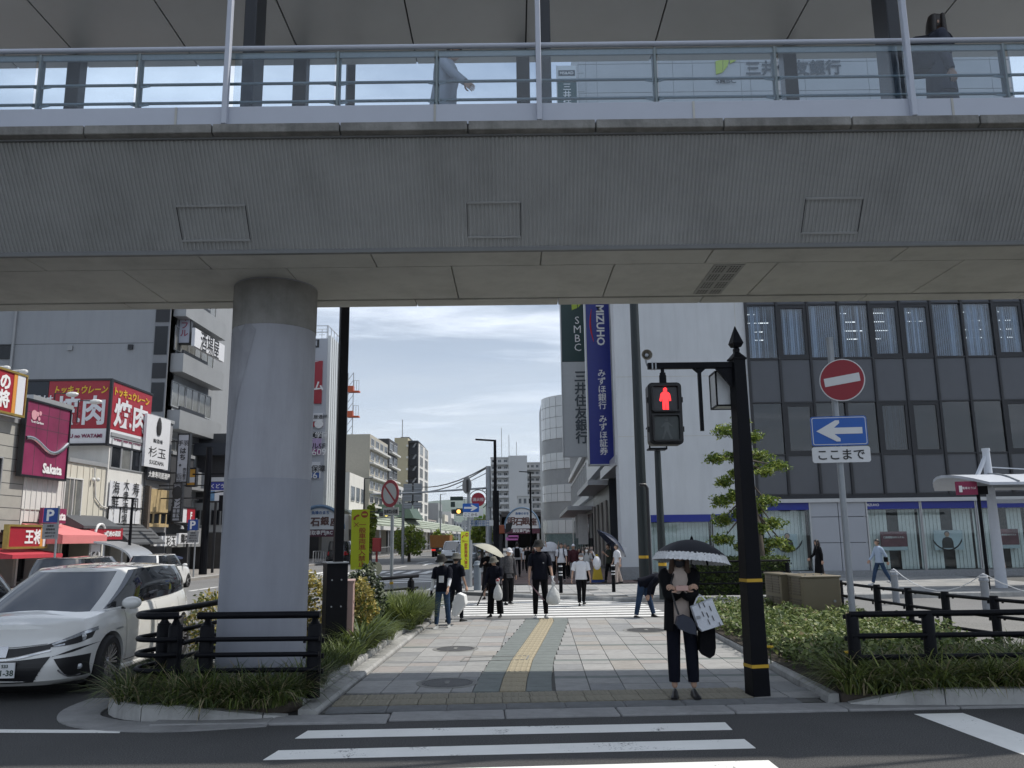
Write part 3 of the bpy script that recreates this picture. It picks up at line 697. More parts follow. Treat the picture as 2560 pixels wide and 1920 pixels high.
g=MB();wl.panel(g,bx_(1405,1240),XEND,.1,.36,-.3,.12);g.build('plinth',mat('grey_granite',(.24,.25,.26)),bk)
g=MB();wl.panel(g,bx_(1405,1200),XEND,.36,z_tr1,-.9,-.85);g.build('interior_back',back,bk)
zb0,zb1=bz_(1097),bz_(1085)
cells=[(bx_(1408,1200),bx_(1540,1200)),(bx_(1543,1200),sx_(150)),(sx_(158),sx_(535)),(sx_(995),sx_(1412)),(sx_(1428),sx_(1855)),(sx_(1870),sx_(2280)),(sx_(2295),sx_(2700)),(sx_(2715),sx_(3120))]
for i,(xa,xb)in enumerate(cells):
 zt_=z_tr1 if i>1 else bz_(1112,1450)
 g=MB();wl.panel(g,xa,xb,zt_-.28,zt_-.0,-.06,.03);g.build('blue_band',blue,bk)
 g=MB();wl.panel(g,xa,xb,.36,zt_-.28,-.03,-.01);g.build('shop_window',glass_s,bk)
 for x in(xa-.02,xb+.02):
  g=MB();wl.panel(g,x-.03,x+.03,.36,zt_,-.08,.05);g.build('mullion',silver,bk)
 g=MB();n_=int((xb-xa)/.075)
 for s_ in range(n_):
  x=xa+.04+.075*s_
  if i>2 and(s_//6)%3==2:continue
  dd=.02+.03*(s_%2);wl.panel(g,x,x+.07,.38,zt_-.3,-.42-dd,-.40-dd)
 g.build('curtain',curt,bk,kind='stuff')
for a0_,a1_ in((545,765),(765,985)):
 for z0,z1 in((.36,1.42),(1.44,2.42),(2.44,z_tr1)):
  g=MB();wl.panel(g,sx_(a0_)+.012,sx_(a1_)-.012,z0,z1,-.05,.02);g.build('metal_panel',mat('brushed_panel',(.36,.38,.42),rough=.35,metal=.35,var=.05,scale=.6),bk,bevel=.004)
poster={'red':mat('poster_maroon',(.12,.035,.05),rough=.5,var=.5,scale=2.2),'pale':mat('poster_pale',(.42,.50,.54),rough=.5,var=.2,scale=1.5)}
white_i=mat('white_ink',(.75,.75,.75),rough=.6,var=.03);black_i=mat('black_ink',(.02,.02,.022),rough=.6,var=.05)
skin_i=mat('print_skin',(.42,.28,.21),rough=.6,var=.05)
def poster_at(z0,z1,x0,x1,y0,y1,kind):
 xa,xb=sx_(x0),sx_(x1);zb_,za_=bz_((1220+y1*.3165)/KD),bz_((1220+y0*.3165)/KD)
 g=MB();wl.panel(g,xa,xb,zb_,za_,-.2,-.17);p=g.build('poster',poster[kind],bk)
 if kind=='red':
  text('口座開設はかんたん',p,wl.p((xa+xb)/2,za_-.22,-.168),X_,Z_,white_i,w=(xb-xa)*.78)
  g=MB();wl.panel(g,xa,xb,zb_,zb_+.14,-.17,-.165);g.build('poster_strip',poster['pale'],p)
 else:
  cx_=(xa+xb)/2-.05;m_=(za_+zb_)/2
  g=MB();g.prism([wl.p(cx_+dx_*.55,m_+dz_*.6+.02,-.17)for dx_,dz_ in((-.42,-.55),(.42,-.55),(.40,-.12),(.30,.08),(.1,.16),(-.1,.16),(-.30,.08),(-.40,-.12))],(0,-.004,0));g.build('printed_suit',black_i,p)
  g=MB();g.lathe([(.09,0),(.09,.004)],16,wl.p(cx_,m_+.21,-.168),Matrix.Rotation(R(90),4,'X'));g.build('printed_face',skin_i,p)
  g=MB();g.lathe([(.105,0),(.105,.004)],16,wl.p(cx_,m_+.245,-.17),Matrix.Rotation(R(90),4,'X'));g.build('printed_hair',black_i,p)
  g=MB();P_=[wl.p(cx_+.6*math.cos(R(q)),m_+.22+.6*math.sin(R(q)),-.172)for q in range(200,345,12)];g.tube(P_,[.01]+[.03]*(len(P_)-2)+[.01],6);g.build('printed_arc',black_i,p)
poster_at(0,0,1100,1310,345,495,'red');poster_at(0,0,1525,1755,340,495,'pale');poster_at(0,0,2035,2200,335,490,'red');poster_at(0,0,300,435,355,480,'pale')
text('MIZUHO',bk,wl.p(sx_(1040),zb1+.0-.1,.03),X_,Z_,white_i,h=.10)
wr=Wall((3.46,0,0),(-.03,-1,0));wr.d=Vector((-.03,-1,0)).normalized();wr.n=wr.d.cross(Z_)
wr=Wall((3.46+.03*33,33,0),(-.03,-1,0))
def ry(Y):return-(Y-33)*math.sqrt(1+.03**2)
greyw=mat('grey_cladding',(.30,.31,.32),rough=.5,var=.1,scale=.6,metal=.2)
g=MB();wr.panel(g,ry(41),ry(33.65),5.0,ZTOP,-.5,0)
g.build('side_wall',greyw,bk)
g=MB();wr.panel(g,ry(41),ry(33.65),0,5.0,-1.2,-.9);g.build('recessed_wall',mat('brown_grey_wall',(.17,.155,.14),rough=.6,var=.2,scale=.8),bk)
for z in(6.0,9.3,12.6):
 for y in(34.6,36.3,38.0,39.7):wr.win(bk,ry(y),z+1.0,1.6,2.6,fm=frame_d,pm=pane_d,bar=.08)
g=MB();wr.panel(g,ry(41.5),ry(33.4),4.6,5.0,-.3,.35);g.build('entrance_canopy',silver,bk)
fb=thing('fin_building','narrow dark building with vertical silver fins beyond the blue bank sign','office building',(3.46+.03*47,47,0))
g=MB();wr.panel(g,ry(53),ry(41.05),0,19,-8,-.02);g.build('wall',band,fb)
for k in range(14):
 r_=ry(41.6+.84*k);g=MB();wr.panel(g,r_-.07,r_+.07,6.5,15.5,-.02,.34);g.build('fin',mat('silver_fin',(.55,.56,.56),rough=.3,metal=.5,var=.05),fb)
g=MB();wr.panel(g,ry(53),ry(41.05),5.2,6.5,-.02,.36);g.build('fascia',silver,fb)
g=MB();wr.panel(g,ry(52.8),ry(41.3),4.3,4.55,0,1.0);g.build('shop_awning',frame_a,fb)
for y in(43,46,49,52):
 g=MB();wr.panel(g,ry(y+.6),ry(y-.6),.3,3.6,-.02,.06);g.build('shutter',mat('brown_grey_wall',(.17,.155,.14)),fb)
gb=thing('glass_building','glass fronted shop building with white cross bars near the round white tower','office building',(3.46+.03*70,70,0))
g=MB();wr.panel(g,ry(88),ry(53.1),0,15,-10,-.05);g.build('wall',greyw,gb)
for i,z in enumerate((4.8,8.0,11.2)):
 for k in range(10):
  wr.win(gb,ry(55+3.45*k),z+1.15,3.3,2.3,fm=frame_w,pm=pane_b,mull=2,bar=.12)
 g=MB();wr.panel(g,ry(88),ry(53.1),z-.55,z-.1,-.05,.25);g.build('cross_bar',frame_w,gb)
g=MB();wr.panel(g,ry(75),ry(54),3.5,3.75,0,1.6);g.build('shop_canopy',frame_a,gb)
for k in range(8):g=MB();wr.panel(g,ry(57+3.8*k),ry(54.2+3.8*k),.3,3.3,-.05,.03);g.build('shop_window',pane_d,gb)
for y,h_,c_ in((56,2.0,'white'),(60,1.6,'white')):
 b_=MB();p=wr.p(ry(y),3.1,.1);b_.bx(p.x-.75,p.x-.1,p.y-.02,p.y+.02,3.3-h_,3.3);
 o=thing('hanging_banner','white hanging shop banner '+('nearest' if y==56 else 'second')+' past the silver fins on the right of the street','banner',p,group='hanging shop banners')
 b_.build('cloth',mat('banner_cloth',(.62,.62,.60),var=.1),o)
YT=68.;wt=Wall((0,YT,0),X_)
tw=thing('office_tower','tall grey panelled office block with bank sign letters seen through the bridge railing','office tower',(20,YT,0))
xa,xb=A(1250,200,YT).x,A(2190,200,YT).x;ztop=A(1700,120,YT).z+4
panm=mat('grey_wall_panel',(.46,.48,.50),rough=.55,var=.07,scale=.4)
g=MB();g.bx(xa,xb,YT+.06,YT+16,0,ztop);g.build('wall',greyw,tw)
zrow=[A(1700,b,YT).z for b in(262,232,196,166,134,104)];xcol=[A(a,190,YT).x for a in(1250,1266,1290,1455,1498,1602,1622,1740,1878,2022,2145,2190)]
for i in range(len(zrow)-1):
 for j in range(len(xcol)-1):
  g=MB();wt.panel(g,xcol[j]+.02,xcol[j+1]-.02,zrow[i]+.025,zrow[i+1]-.025,-.05,.0);g.build('wall_panel',panm,tw)
lime=mat('lime_sign',(.42,.55,.06),rough=.4,var=.05);letg=mat('dark_sign_letter',(.07,.085,.10),rough=.5,var=.1)
def P_(a,b):return A(a,b,YT-.12)
for pts in(((1546,132),(1561,128),(1561,156),(1547,160)),((1562,128),(1576,126),(1572,142),(1562,155)),((1577,126),(1590,125),(1590,130),(1577,137))):
 g=MB();g.prism([P_(*q)for q in pts],(0,.12,0));g.build('logo_leaf',lime,tw)
c1,c2=P_(1610,132),P_(1818,160)
text('三井住友銀行',tw,(c1+c2)/2,X_,Z_,letg,w=c2.x-c1.x,h=1.45,bold=.03)
c1,c2=P_(1546,170),P_(1590,178);text('SMBC',tw,(c1+c2)/2,X_,Z_,letg,w=c2.x-c1.x)
g=MB();zz=ztop
for k in range(5):g.bar((xb+.5+.0*k,YT+2+3*k,zz-14),(xb+.5,YT+2+3*k,zz-4),.15)
for k in range(4):g.bar((xb+.5,YT+2+3*k,zz-14),(xb+.5,YT+5+3*k,zz-9),.1);g.bar((xb+.5,YT+2+3*k,zz-9),(xb+.5,YT+5+3*k,zz-9),.12)
g.build('roof_lattice',frame_a,tw)
def vsign(name,label,a0,a1,b0,b1,Y,cols,depth=.35,group='projecting signs over the shopping street'):
 """upright sign board hung out from the facade; cols: list of (row0,row1,material) in print rows"""
 xa_,xb_=A(a0,(b0+b1)/2,Y).x,A(a1,(b0+b1)/2,Y).x
 o=thing(name,label,'sign',((xa_+xb_)/2,Y,A(a0,b1,Y).z),group=group)
 for r0,r1,m in cols:
  g=MB();g.bx(xa_,xb_,Y,Y+depth,A(a0,r1,Y).z,A(a0,r0,Y).z);g.build('sign_panel',m,o)
 zt_,zb_=A(a0,b0,Y).z,A(a0,b1,Y).z
 g=MB()
 for x in(xa_,xb_):g.bx(x-.03,x+.03,Y-.03,Y+depth+.02,zb_-.03,zt_+.03)
 g.bx(xa_-.03,xb_+.03,Y-.03,Y+depth+.02,zb_-.06,zb_-.0);g.build('sign_frame',frame_a,o)
 g=MB()
 for z in np.linspace(zb_+.6,zt_-.6,4):g.bar((xb_,Y+depth/2,z),(xb_+.7,Y+depth/2,z),.06)
 g.build('bracket',frame_a,o)
 return o,(xa_+xb_)/2,xb_-xa_
sgrn=mat('dark_green_sign',(.012,.045,.045),rough=.35,var=.08);sgry=mat('pale_grey_sign',(.46,.48,.49),rough=.45,var=.05)
sblu=mat('deep_blue_sign',(.012,.022,.21),rough=.35,var=.06)
Ym=36.
o,xm,wd=vsign('bank_sign','deep blue vertical bank sign with white letters and red swoosh',1267,1321,590,1003,Ym,[(590,1003,sblu)])
def mz(b):return A(1290,b,Ym).z
M_=text('MIZUHO',o,(xm+.12,Ym-.0,(mz(660)+mz(746))/2),-Z_,X_,white_i,w=mz(660)-mz(746),bold=.03,out=.012)
for s_,b0,b1 in(('みずほ銀行',799,884),('みずほ証券',898,983)):
 text(s_,o,(xm+.1,Ym,(mz(b0)+mz(b1))/2),X_,Z_,white_i,h=mz(b0)-mz(b1),vertical=True,bold=.015,out=.012)
g=MB();P=[Vector((xm-.26+.10*math.sin(t*math.pi)*-1+.06*t,Ym-.012,mz(668+70*t)))for t in np.linspace(0,1,9)]
g.tube(P,[.01,.02,.03,.035,.04,.035,.03,.02,.01],6);g.build('red_swoosh',mat('red_ink',(.45,.02,.03),var=.05),o)
o,xm,wd=vsign('bank_sign','dark green and grey vertical bank sign with lime leaf on top',1213,1286,570,985,50.,[(570,781,sgrn),(782,985,sgry)])
def mz(b):return A(1240,b,50.).z
for i,ch in enumerate('SMBC'):
 text(ch,o,(xm-.02,50.,mz(692+i*19.5)),X_,Z_,white_i,h=.47,bold=.0,out=.03)
text('三井住友銀行',o,(xm+.08,50.,(mz(803)+mz(958))/2),X_,Z_,letg,h=mz(803)-mz(958),vertical=True,bold=.03,out=.03)
for dx_,pts in((0,((-.35,-.1),(.0,.0),(0,-.62),(-.33,-.75))),(.03,((.02,.0),(.33,.08),(.28,-.3),(.02,-.6)))):
 g=MB();g.prism([Vector((xm+x+dx_,49.96,mz(650)+z+.15))for x,z in pts],(0,.03,0));g.build('logo_leaf',lime,o)
Yg=66.;o,xm,wd=vsign('rooftop_sign','green vertical sign with white cap seen through the bridge railing',1204,1247,142,290,Yg,[(142,177,mat('pale_cap',(.62,.66,.68),var=.04)),(178,290,mat('teal_sign',(.02,.075,.08),var=.06))])
def mz(b):return A(1225,b,Yg).z
g=MB();g.bx(xm-.42*wd,xm+.42*wd,Yg-.03,Yg,mz(164),mz(152));pl=g.build('name_plate',letg,o)
text('MS&AD',pl,(xm,Yg-.03,mz(158)),X_,Z_,white_i,w=.68*wd)
text('三井住友',o,(xm,Yg,(mz(181)+mz(246))/2),X_,Z_,white_i,h=mz(181)-mz(246),vertical=True,out=.02)
rd=thing('round_building','white tiled building with a rounded corner and dark window bands','office building',A(1225,1230,105))
cx_,cy_=A(1238,1000,112).x+1.2,112.;tilew=mat('white_tile_panel',(.60,.62,.63),rough=.22,var=.05,scale=.6,spec=.6)
def zr(b):return A(1215,b,106).z
rows_=[(zr(848),zr(943),'w'),(zr(943),zr(974),'g'),(zr(974),zr(1010),'w'),(zr(1010),zr(1044),'g'),(zr(1044),zr(1082),'w'),(zr(1082),zr(1122),'g'),(zr(1122),zr(1152),'w')]
rc=cx_-A(1171,1000,112).x
def arcp(r,ang,z):return Vector((cx_+r*math.cos(ang),cy_+r*math.sin(ang)*1.0,z))
for zt_,zb_,k in rows_:
 segs=10 if k=='w' else 9;a0_,a1_=R(180),R(300)
 nrow=max(1,int(round((zt_-zb_)/1.35)))if k=='w' else 1
 for q in range(nrow):
  z0,z1=zb_+(zt_-zb_)*q/nrow,zb_+(zt_-zb_)*(q+1)/nrow
  for j in range(segs):
   b0,b1=a0_+(a1_-a0_)*(j+.03)/segs,a0_+(a1_-a0_)*(j+.97)/segs;r_=rc if k=='w' else rc-.22
   g=MB();g.rings([[arcp(r_,b0,z0+.03),arcp(r_,b1,z0+.03),arcp(r_,b1,z1-.03),arcp(r_,b0,z1-.03)],[arcp(r_-.2,b0,z0+.03),arcp(r_-.2,b1,z0+.03),arcp(r_-.2,b1,z1-.03),arcp(r_-.2,b0,z1-.03)]])
   g.build('wall_panel' if k=='w' else 'window',tilew if k=='w' else pane_d,rd)
g=MB();g.lathe([(rc-.12,0),(rc-.12,rows_[0][0]),(0,rows_[0][0])],48,(cx_,cy_,0));g.bx(cx_,cx_+10,cy_-rc*.8,cy_+9,0,rows_[0][0]);g.bx(cx_-rc*.98,cx_,cy_,cy_+12,0,rows_[0][0]);g.build('core',greyw,rd)
g=MB();g.lathe([(rc-.1,.3),(rc-.1,zr(1153))],40,(cx_,cy_,0));g.build('shop_window',mat('teal_shop_glass',(.16,.22,.22),rough=.08,var=.3,spec=.9),rd)
def slab(label,a0,a1,b_top,Y,nf,nb,m,depth=14,side=None,balc=True,cat='apartment building',name='apartment_building'):
 xa_,xb_=A(a0,b_top,Y).x,A(a1,b_top,Y).x;zt_=A((a0+a1)/2,b_top,Y).z
 o=thing(name,label,cat,((xa_+xb_)/2,Y,0));g=MB();g.bx(xa_,xb_,Y,Y+depth,0,zt_);g.build('wall',m,o)
 fh=zt_/nf;bw=(xb_-xa_)/nb
 for f in range(nf):
  for k in range(nb):
   c=Vector((xa_+bw*(k+.5),Y-.02,fh*(f+.52)))
   window(o,c,X_,Z_,bw*.62,fh*.55,frame_a,pane_b if(f+k)%3 else pane_d,2,.09)
  if balc:
   g=MB();g.bx(xa_,xb_,Y-1.1,Y-1.0,fh*f+.1,fh*f+fh*.34);g.bx(xa_,xb_,Y-1.1,Y,fh*f,fh*f+.1);g.build('balcony',m,o)
 g=MB();g.bx(xa_-.1,xb_+.1,Y-.2,Y+depth,zt_,zt_+.35);g.build('parapet',m,o)
 return o,xa_,xb_,zt_
apw=mat('pale_apartment',(.52,.53,.53),rough=.8,var=.06,scale=.2);apg=mat('grey_apartment',(.38,.39,.40),rough=.8,var=.08,scale=.2)
o,xa_,xb_,z_=slab('pale tall apartment block with balconies at the far end of the street',1060,1098,990,230,13,3,apw)
g=MB();g.bx(xb_+.02,xb_+5.2,229,244,0,z_+.6);g.build('stair_tower',apw,o)
g=MB();[g.bar((xa_+3+2.1*k,234,z_),(xa_+3+2.1*k,234,z_+9-2*k),.18)for k in range(3)];g.build('antenna',frame_a,o)
slab('grey lower apartment wing beside the pale tall apartment block',1124,1176,1001,240,12,5,apg)
slab('plain white mid rise house below the pale apartment block',1118,1150,1072,190,5,3,apw,balc=False,cat='house',name='town_house')
def gate(label,a0,a1,b_arch,b_eave,b_ban,Y,grp='arched arcade gates'):
 xa_,xb_=A(a0,b_eave,Y).x,A(a1,b_eave,Y).x;ze,zt_,zb_=A(a0,b_eave,Y).z,A(a0,b_arch,Y).z,A(a0,b_ban,Y).z;xm=(xa_+xb_)/2;hw=(xb_-xa_)/2
 o=thing('arcade_gate',label,'gate',(xm,Y,0),group=grp)
 arc=[Vector((xm+hw*math.cos(t),Y,ze+(zt_-ze)*math.sin(t)))for t in np.linspace(0,math.pi,25)]
 g=MB();g.prism(arc,(0,.35,0));g.build('arch_panel',mat('gate_white',(.60,.62,.64),var=.08,scale=.8),o)
 g=MB();g.tube([p+Vector((0,-.06,0))for p in arc],.16,6);g.build('arch_rim',mat('gate_blue_rim',(.12,.20,.30),var=.1),o)
 g=MB();g.bx(xa_,xb_,Y-.02,Y+.35,zb_,ze-.06);bn=g.build('banner_board',mat('gate_maroon',(.09,.025,.045),var=.1),o)
 text('買取専門JRC',bn,(xm,Y-.02,(zb_+ze)/2),X_,Z_,white_i,w=hw*1.1,out=.02)
 text('魚鳴のまち',o,(xm,Y,ze+(zt_-ze)*.72),X_,Z_,mat('gate_blue_ink',(.06,.13,.28),var=.05),w=hw*.75,out=.03,bold=.04)
 for i,ch in enumerate('明石銀座'):
  text(ch,o,(xm+hw*(-.62+.41*i),Y,ze+(zt_-ze)*(.36-.04*(i%2))),X_,Z_,mat('gate_brown_ink',(.10,.05,.045),var=.08),h=(zt_-ze)*.36,out=.03,bold=.05)
 for x in(xa_+.3,xb_-.3):g=MB();g.bx(x-.2,x+.2,Y,Y+.4,0,zb_);g.build('gate_post',greyw,o)
 return o
gate('white arched arcade gate at the end of the right pavement by the round building',1090,1166,1097,1142,1153,150)
for k,(a,b,w_)in enumerate(((1109,1160,13),(1104,1164,11))):
 p=A(a,b,149);g=MB();g.bx(p.x-.9,p.x+.9+.3*k,149,149.05,p.z-.25,p.z+.3)
 tag(g.build('shop_banner',mat('magenta_banner',(.42,.12,.36),var=.08)),('wider upper' if k==0 else 'narrower lower')+' magenta banner hung under the right arcade gate','banner','magenta banners under the arcade')
o=thing('arcade_hall','dark covered shopping arcade behind the right arched gate','arcade',(2,152,0))
g=MB();g.bx(-2.5,6.5,170,171,0,7);g.bx(-2.5,-2.2,151,171,0,6);g.bx(6.2,6.5,151,171,0,6);g.bx(-2.5,6.5,151,171,5.6,6);g.build('shell',mat('arcade_dark',(.05,.045,.045),var=.3,scale=.4),o)
# ================================================================== LEFT SIDE OF THE MAIN STREET
wl_o=Vector((-20.5+.03*30,30,0))
lf=Wall(wl_o,(.03,1,0))
lf.n=lf.d.cross(Z_)
cream=mat('cream_panel',(.60,.57,.49),rough=.75,var=.07,scale=1.2,stain=.15);creamw=mat('white_panel',(.66,.65,.62),rough=.7,var=.06,scale=1,stain=.12)
tile_b=mat('beige_tile',(.36,.35,.32),rough=.7,var=.1,scale=2);shopd=mat('shop_dark',(.035,.033,.033),rough=.5,var=.5,scale=.9)
grey_s=mat('slate_awning',(.075,.08,.088),rough=.6,var=.15,scale=2);pink=mat('pink_awning',(.62,.20,.20),rough=.75,var=.08,scale=2)
redm=mat('red_sign',(.33,.02,.035),rough=.4,var=.07);purp=mat('maroon_sign',(.22,.03,.085),rough=.35,var=.35,scale=.7);whs=mat('white_sign',(.66,.67,.70),rough=.45,var=.04)
yel_i=mat('yellow_ink',(.62,.42,.03),rough=.5,var=.05);drk=mat('charcoal_wall',(.05,.052,.058),rough=.6,var=.2,scale=1)
wood=mat('pale_wood',(.42,.32,.17),rough=.7,var=.25,scale=3);gold=mat('gold_trim',(.40,.29,.08),rough=.35,metal=.5,var=.2)
def shop(name,label,a0,a1,b_top,m,b_shop=1150,dep=9.,cat='shop building',corn=True):
 """house on the left front between print columns a0,a1; returns thing and run limits"""
 r0,_=lf.s_(a0,1100);r1,_=lf.s_(a1,1100);zt_=lf.s_((a0+a1)/2,b_top)[1];zs_=lf.s_((a0+a1)/2,b_shop)[1]
 o=thing(name,label,cat,lf.p((r0+r1)/2,.13),group='shop buildings along the left side of the street')
 g=MB();lf.panel(g,r0,r1,zs_,zt_,-dep,0);lf.panel(g,r0,r1,.13,zs_,-dep,-1.6);g.build('wall',m,o)
 g=MB();lf.panel(g,r0+.12,r1-.12,.2,zs_-.1,-1.6,-1.5);g.build('shop_front',shopd,o)
 for r in(r0+.06,r1-.06):g=MB();lf.panel(g,r-.06,r+.06,.13,zs_,-1.6,0);g.build('side_pier',m,o)
 if corn:g=MB();lf.panel(g,r0-.02,r1+.02,zt_,zt_+.18,-dep,.08);g.build('coping',frame_a,o)
 n=max(2,int((r1-r0)/1.3));rr=random.Random(int(a0)+5)
 for k in range(n):
  c=lf.p(r0+(r1-r0)*(k+.5)/n,1.35,-1.44);window(o,c,lf.d,Z_,(r1-r0)/n*.86,2.1,(frame_d,frame_a,frame_w)[rr.randrange(3)],(pane_d,pane_b,pane_c)[rr.randrange(3)],1+rr.randrange(2),.07,name='shop_window')
 return o,r0,r1,zs_,zt_
def battens(o,r0,r1,z0,z1,m,step=.42,w=.05):
 for k in range(int((r1-r0)/step)):
  g=MB();r=r0+step*(k+.5);lf.panel(g,r-w/2,r+w/2,z0,z1,0,.03);g.build('panel_batten',m,o)
def awning(o,a0,a1,b0,b1,m,out=1.3,drop=.0,name='awning',val=.3,mv=None):
 r0,z0=lf.s_(a0,b0);r1,_=lf.s_(a1,b0);z1=lf.s_((a0+a1)/2,b1)[1];zt_=lf.s_((a0+a1)/2,b0)[1]
 g=MB();P=lf.p;T=.04
 g.rings([[P(r0,zt_,0),P(r1,zt_,0),P(r1,z1,out),P(r0,z1,out)],[P(r0,zt_-T,0),P(r1,zt_-T,0),P(r1,z1-T,out),P(r0,z1-T,out)]])
 w_=g.build(name,m,o)
 g=MB();lf.panel(g,r0,r1,z1-val,z1-.01,out-.02,out+.015);g.prism([P(r0,zt_-T,.01),P(r0,z1-T,out-.03),P(r0,z1-val,out-.03),P(r0,z1-val,.01)],lf.d*.02);g.prism([P(r1,zt_-T,.01),P(r1,z1-T,out-.03),P(r1,z1-val,out-.03),P(r1,z1-val,.01)],lf.d*-.02)
 g.build('awning_valance',mv or m,o);return w_
o,r0,r1,zs_,zt_=shop('chinese_restaurant','beige tiled restaurant with gold framed red signs at the left picture edge',-60,44,905,tile_b,1150)
for k in range(1,9):g=MB();z=zs_+(zt_-zs_)*k/9;lf.panel(g,r0,r1,z-.012,z+.012,0,.004);g.build('tile_joint',drk,o)
lf.win(o,lf.s_(14,1050)[0]-1.2,lf.s_(14,1045)[1],1.6,2.0,fm=frame_a,pm=pane_d,mull=2)
def lsign(name,label,a0,a1,bt0,bb0,out,m,group=None,cat='sign',frame=frame_d,depth=.14,b_ref=None):
 r0,zt0=lf.s_(a0,bt0);r1,_=lf.s_(a1,bt0);zb_=lf.s_(a0,bb0)[1]
 o=thing(name,label,cat,lf.p((r0+r1)/2,zb_,out),group=group)
 g=MB();lf.panel(g,r0,r1,zb_,zt0,out,out+depth);g.build('sign_panel',m,o)
 if frame:
  for(q0,q1,z0,z1)in((r0-.06,r1+.06,zt0,zt0+.08),(r0-.06,r1+.06,zb_-.08,zb_),(r0-.06,r0,zb_,zt0),(r1,r1+.06,zb_,zt0)):
   g=MB();lf.panel(g,q0,q1,z0,z1,out-.02,out+depth+.05);g.build('sign_frame',frame,o)
 g=MB()
 for z in(zb_+.2*(zt0-zb_),zb_+.8*(zt0-zb_)):lf.panel(g,(r0+r1)/2-.05,(r0+r1)/2+.05,z-.05,z+.05,-.02,out)
 g.build('bracket',frame_d,o)
 return o,r0,r1,zb_,zt0,out+depth
s,q0,q1,z0,z1,ot=lsign('shop_sign','gold framed red sign high on the tiled restaurant at the left edge',-30,38,795,885,.25,redm,frame=gold)
g=MB();lf.panel(g,q1-.75,q1-.55,z0,z1,ot,ot+.02);g.build('orange_stripe',mat('orange_ink',(.62,.27,.05),var=.05),s)
g=MB();lf.panel(g,q1-.53,q1-.05,z0,z1,ot,ot+.02);g.build('pale_stripe',whs,s)
lf.txt('の\n将',s,q1-1.25,(z0+z1)/2,white_i,h=(z1-z0)*.8,out=ot+.01,bold=.05)
s,q0,q1,z0,z1,ot=lsign('shop_sign','lower gold framed red sign reading in white above the red awning',-40,46,1138,1182,.9,redm,frame=gold)
lf.txt('王将',s,(q0+q1)/2+.35,(z0+z1)/2,white_i,h=(z1-z0)*.72,out=ot+.01,bold=.05)
g=MB();lf.panel(g,q1-.42,q1-.25,z0,z1,ot,ot+.02);g.build('orange_stripe',MATS['orange_ink'],s)
g=MB();lf.panel(g,q1-.22,q1-.05,z0,z1,ot,ot+.02);g.build('pale_stripe',whs,s)
awning(o,-60,56,1184,1198,mat('red_awning',(.45,.04,.06),rough=.7,var=.1),1.5,val=.14)
for k,(a,b)in enumerate(((28,803),(-10,795))):
 p=A(a,b,34);t=thing('floodlight',('right' if k==0 else 'left')+' floodlight on a white arm over the restaurant sign','floodlight',p,group='sign floodlights')
 g=MB();g.tube([p+Vector((-1.0,0,-.45)),p+Vector((-1.0,0,.0)),p+Vector((.3,0,.05))],.04,6);g.build('arm',frame_w,t)
 g=MB();g.ball(p+Vector((.45,0,.0)),(.2,.14,.1),8,5);g.build('lamp_head',frame_w,t)
o,r0,r1,zs_,zt_=shop('sweet_shop','white panelled sweet shop under a big maroon sign with pink awning',46,136,868,creamw,1128)
battens(o,r0,r1,zs_,zt_,creamw,.36,.03)
z=lf.s_(90,1102)[1];g=MB();lf.panel(g,r0,r1,z-.02,z+.02,0,.03);g.build('wall_joint',tile_b,o)
s,q0,q1,z0,z1,ot=lsign('shop_sign','big maroon sign with silver wave and white script over the sweet shop',44,140,864,1026,.15,purp)
P=[lf.p(q0+(q1-q0)*t,z0+(z1-z0)*(.40+.10*math.sin(2.2-t*5.6)+.10*t*t),ot+.04)for t in np.linspace(0.02,.98,18)]
g=MB();g.tube(P,.085,8);g.build('silver_wave',mat('chrome_strip',(.62,.64,.66),rough=.15,metal=.9,var=.03),s,smooth=60)
lf.txt('Sakata',s,q0+(q1-q0)*.68,z0+(z1-z0)*.12,white_i,w=(q1-q0)*.44,out=ot+.02,bold=.06)
pinki=mat('pink_ink',(.60,.30,.34),var=.06)
for(u,v_,r_)in((.17,.82,.20),(.24,.84,.10),(.30,.86,.09),(.28,.78,.08)):
 g=MB();g.lathe([(r_,0),(r_,.02)],12,lf.p(q0+(q1-q0)*u,z0+(z1-z0)*v_,ot),Matrix.Rotation(R(90),4,'Y'));g.build('blossom_print',pinki,s)
lf.txt('Ya-et Gardens',s,q0+(q1-q0)*.25,z0+(z1-z0)*.73,white_i,w=(q1-q0)*.28,out=ot+.01)
for k in range(1,4):g=MB();u=q0+(q1-q0)*k/4;lf.panel(g,u-.012,u+.012,z0,z1,ot,ot+.004);g.build('panel_seam',drk,s)
for k in range(1,3):g=MB();u=z0+(z1-z0)*(.45+.2*k);lf.panel(g,q0,q1,u-.01,u+.01,ot,ot+.004);g.build('panel_seam',drk,s)
awning(o,46,150,1132,1157,pink,1.7,val=.34)
s,q0,q1,z0,z1,ot=lsign('shop_sign','small maroon script sign behind the parking sign over the pink awning',60,112,1097,1130,.5,purp,frame=None)
lf.txt('Sakata',s,(q0+q1)/2+.2,(z0+z1)/2,white_i,w=(q1-q0)*.7,out=ot+.01,bold=.05)
o,r0,r1,zs_,zt_=shop('barbecue_house','low cream panelled house with one window over a dark awning',138,222,1002,cream,1118)
battens(o,r0,r1,zs_,zt_,cream,.52,.025)
rw,zw=lf.s_(153,1075);lf.win(o,rw+.1,zw,1.45,1.75,fm=frame_w,pm=pane_c,mull=2)
awning(o,138,222,1113,1137,grey_s,.9,val=.12)
s,q0,q1,z0,z1,ot=lsign('shop_sign','red barbecue sign with white ring under the slate awning',152,226,1140,1166,.75,redm,frame=None)
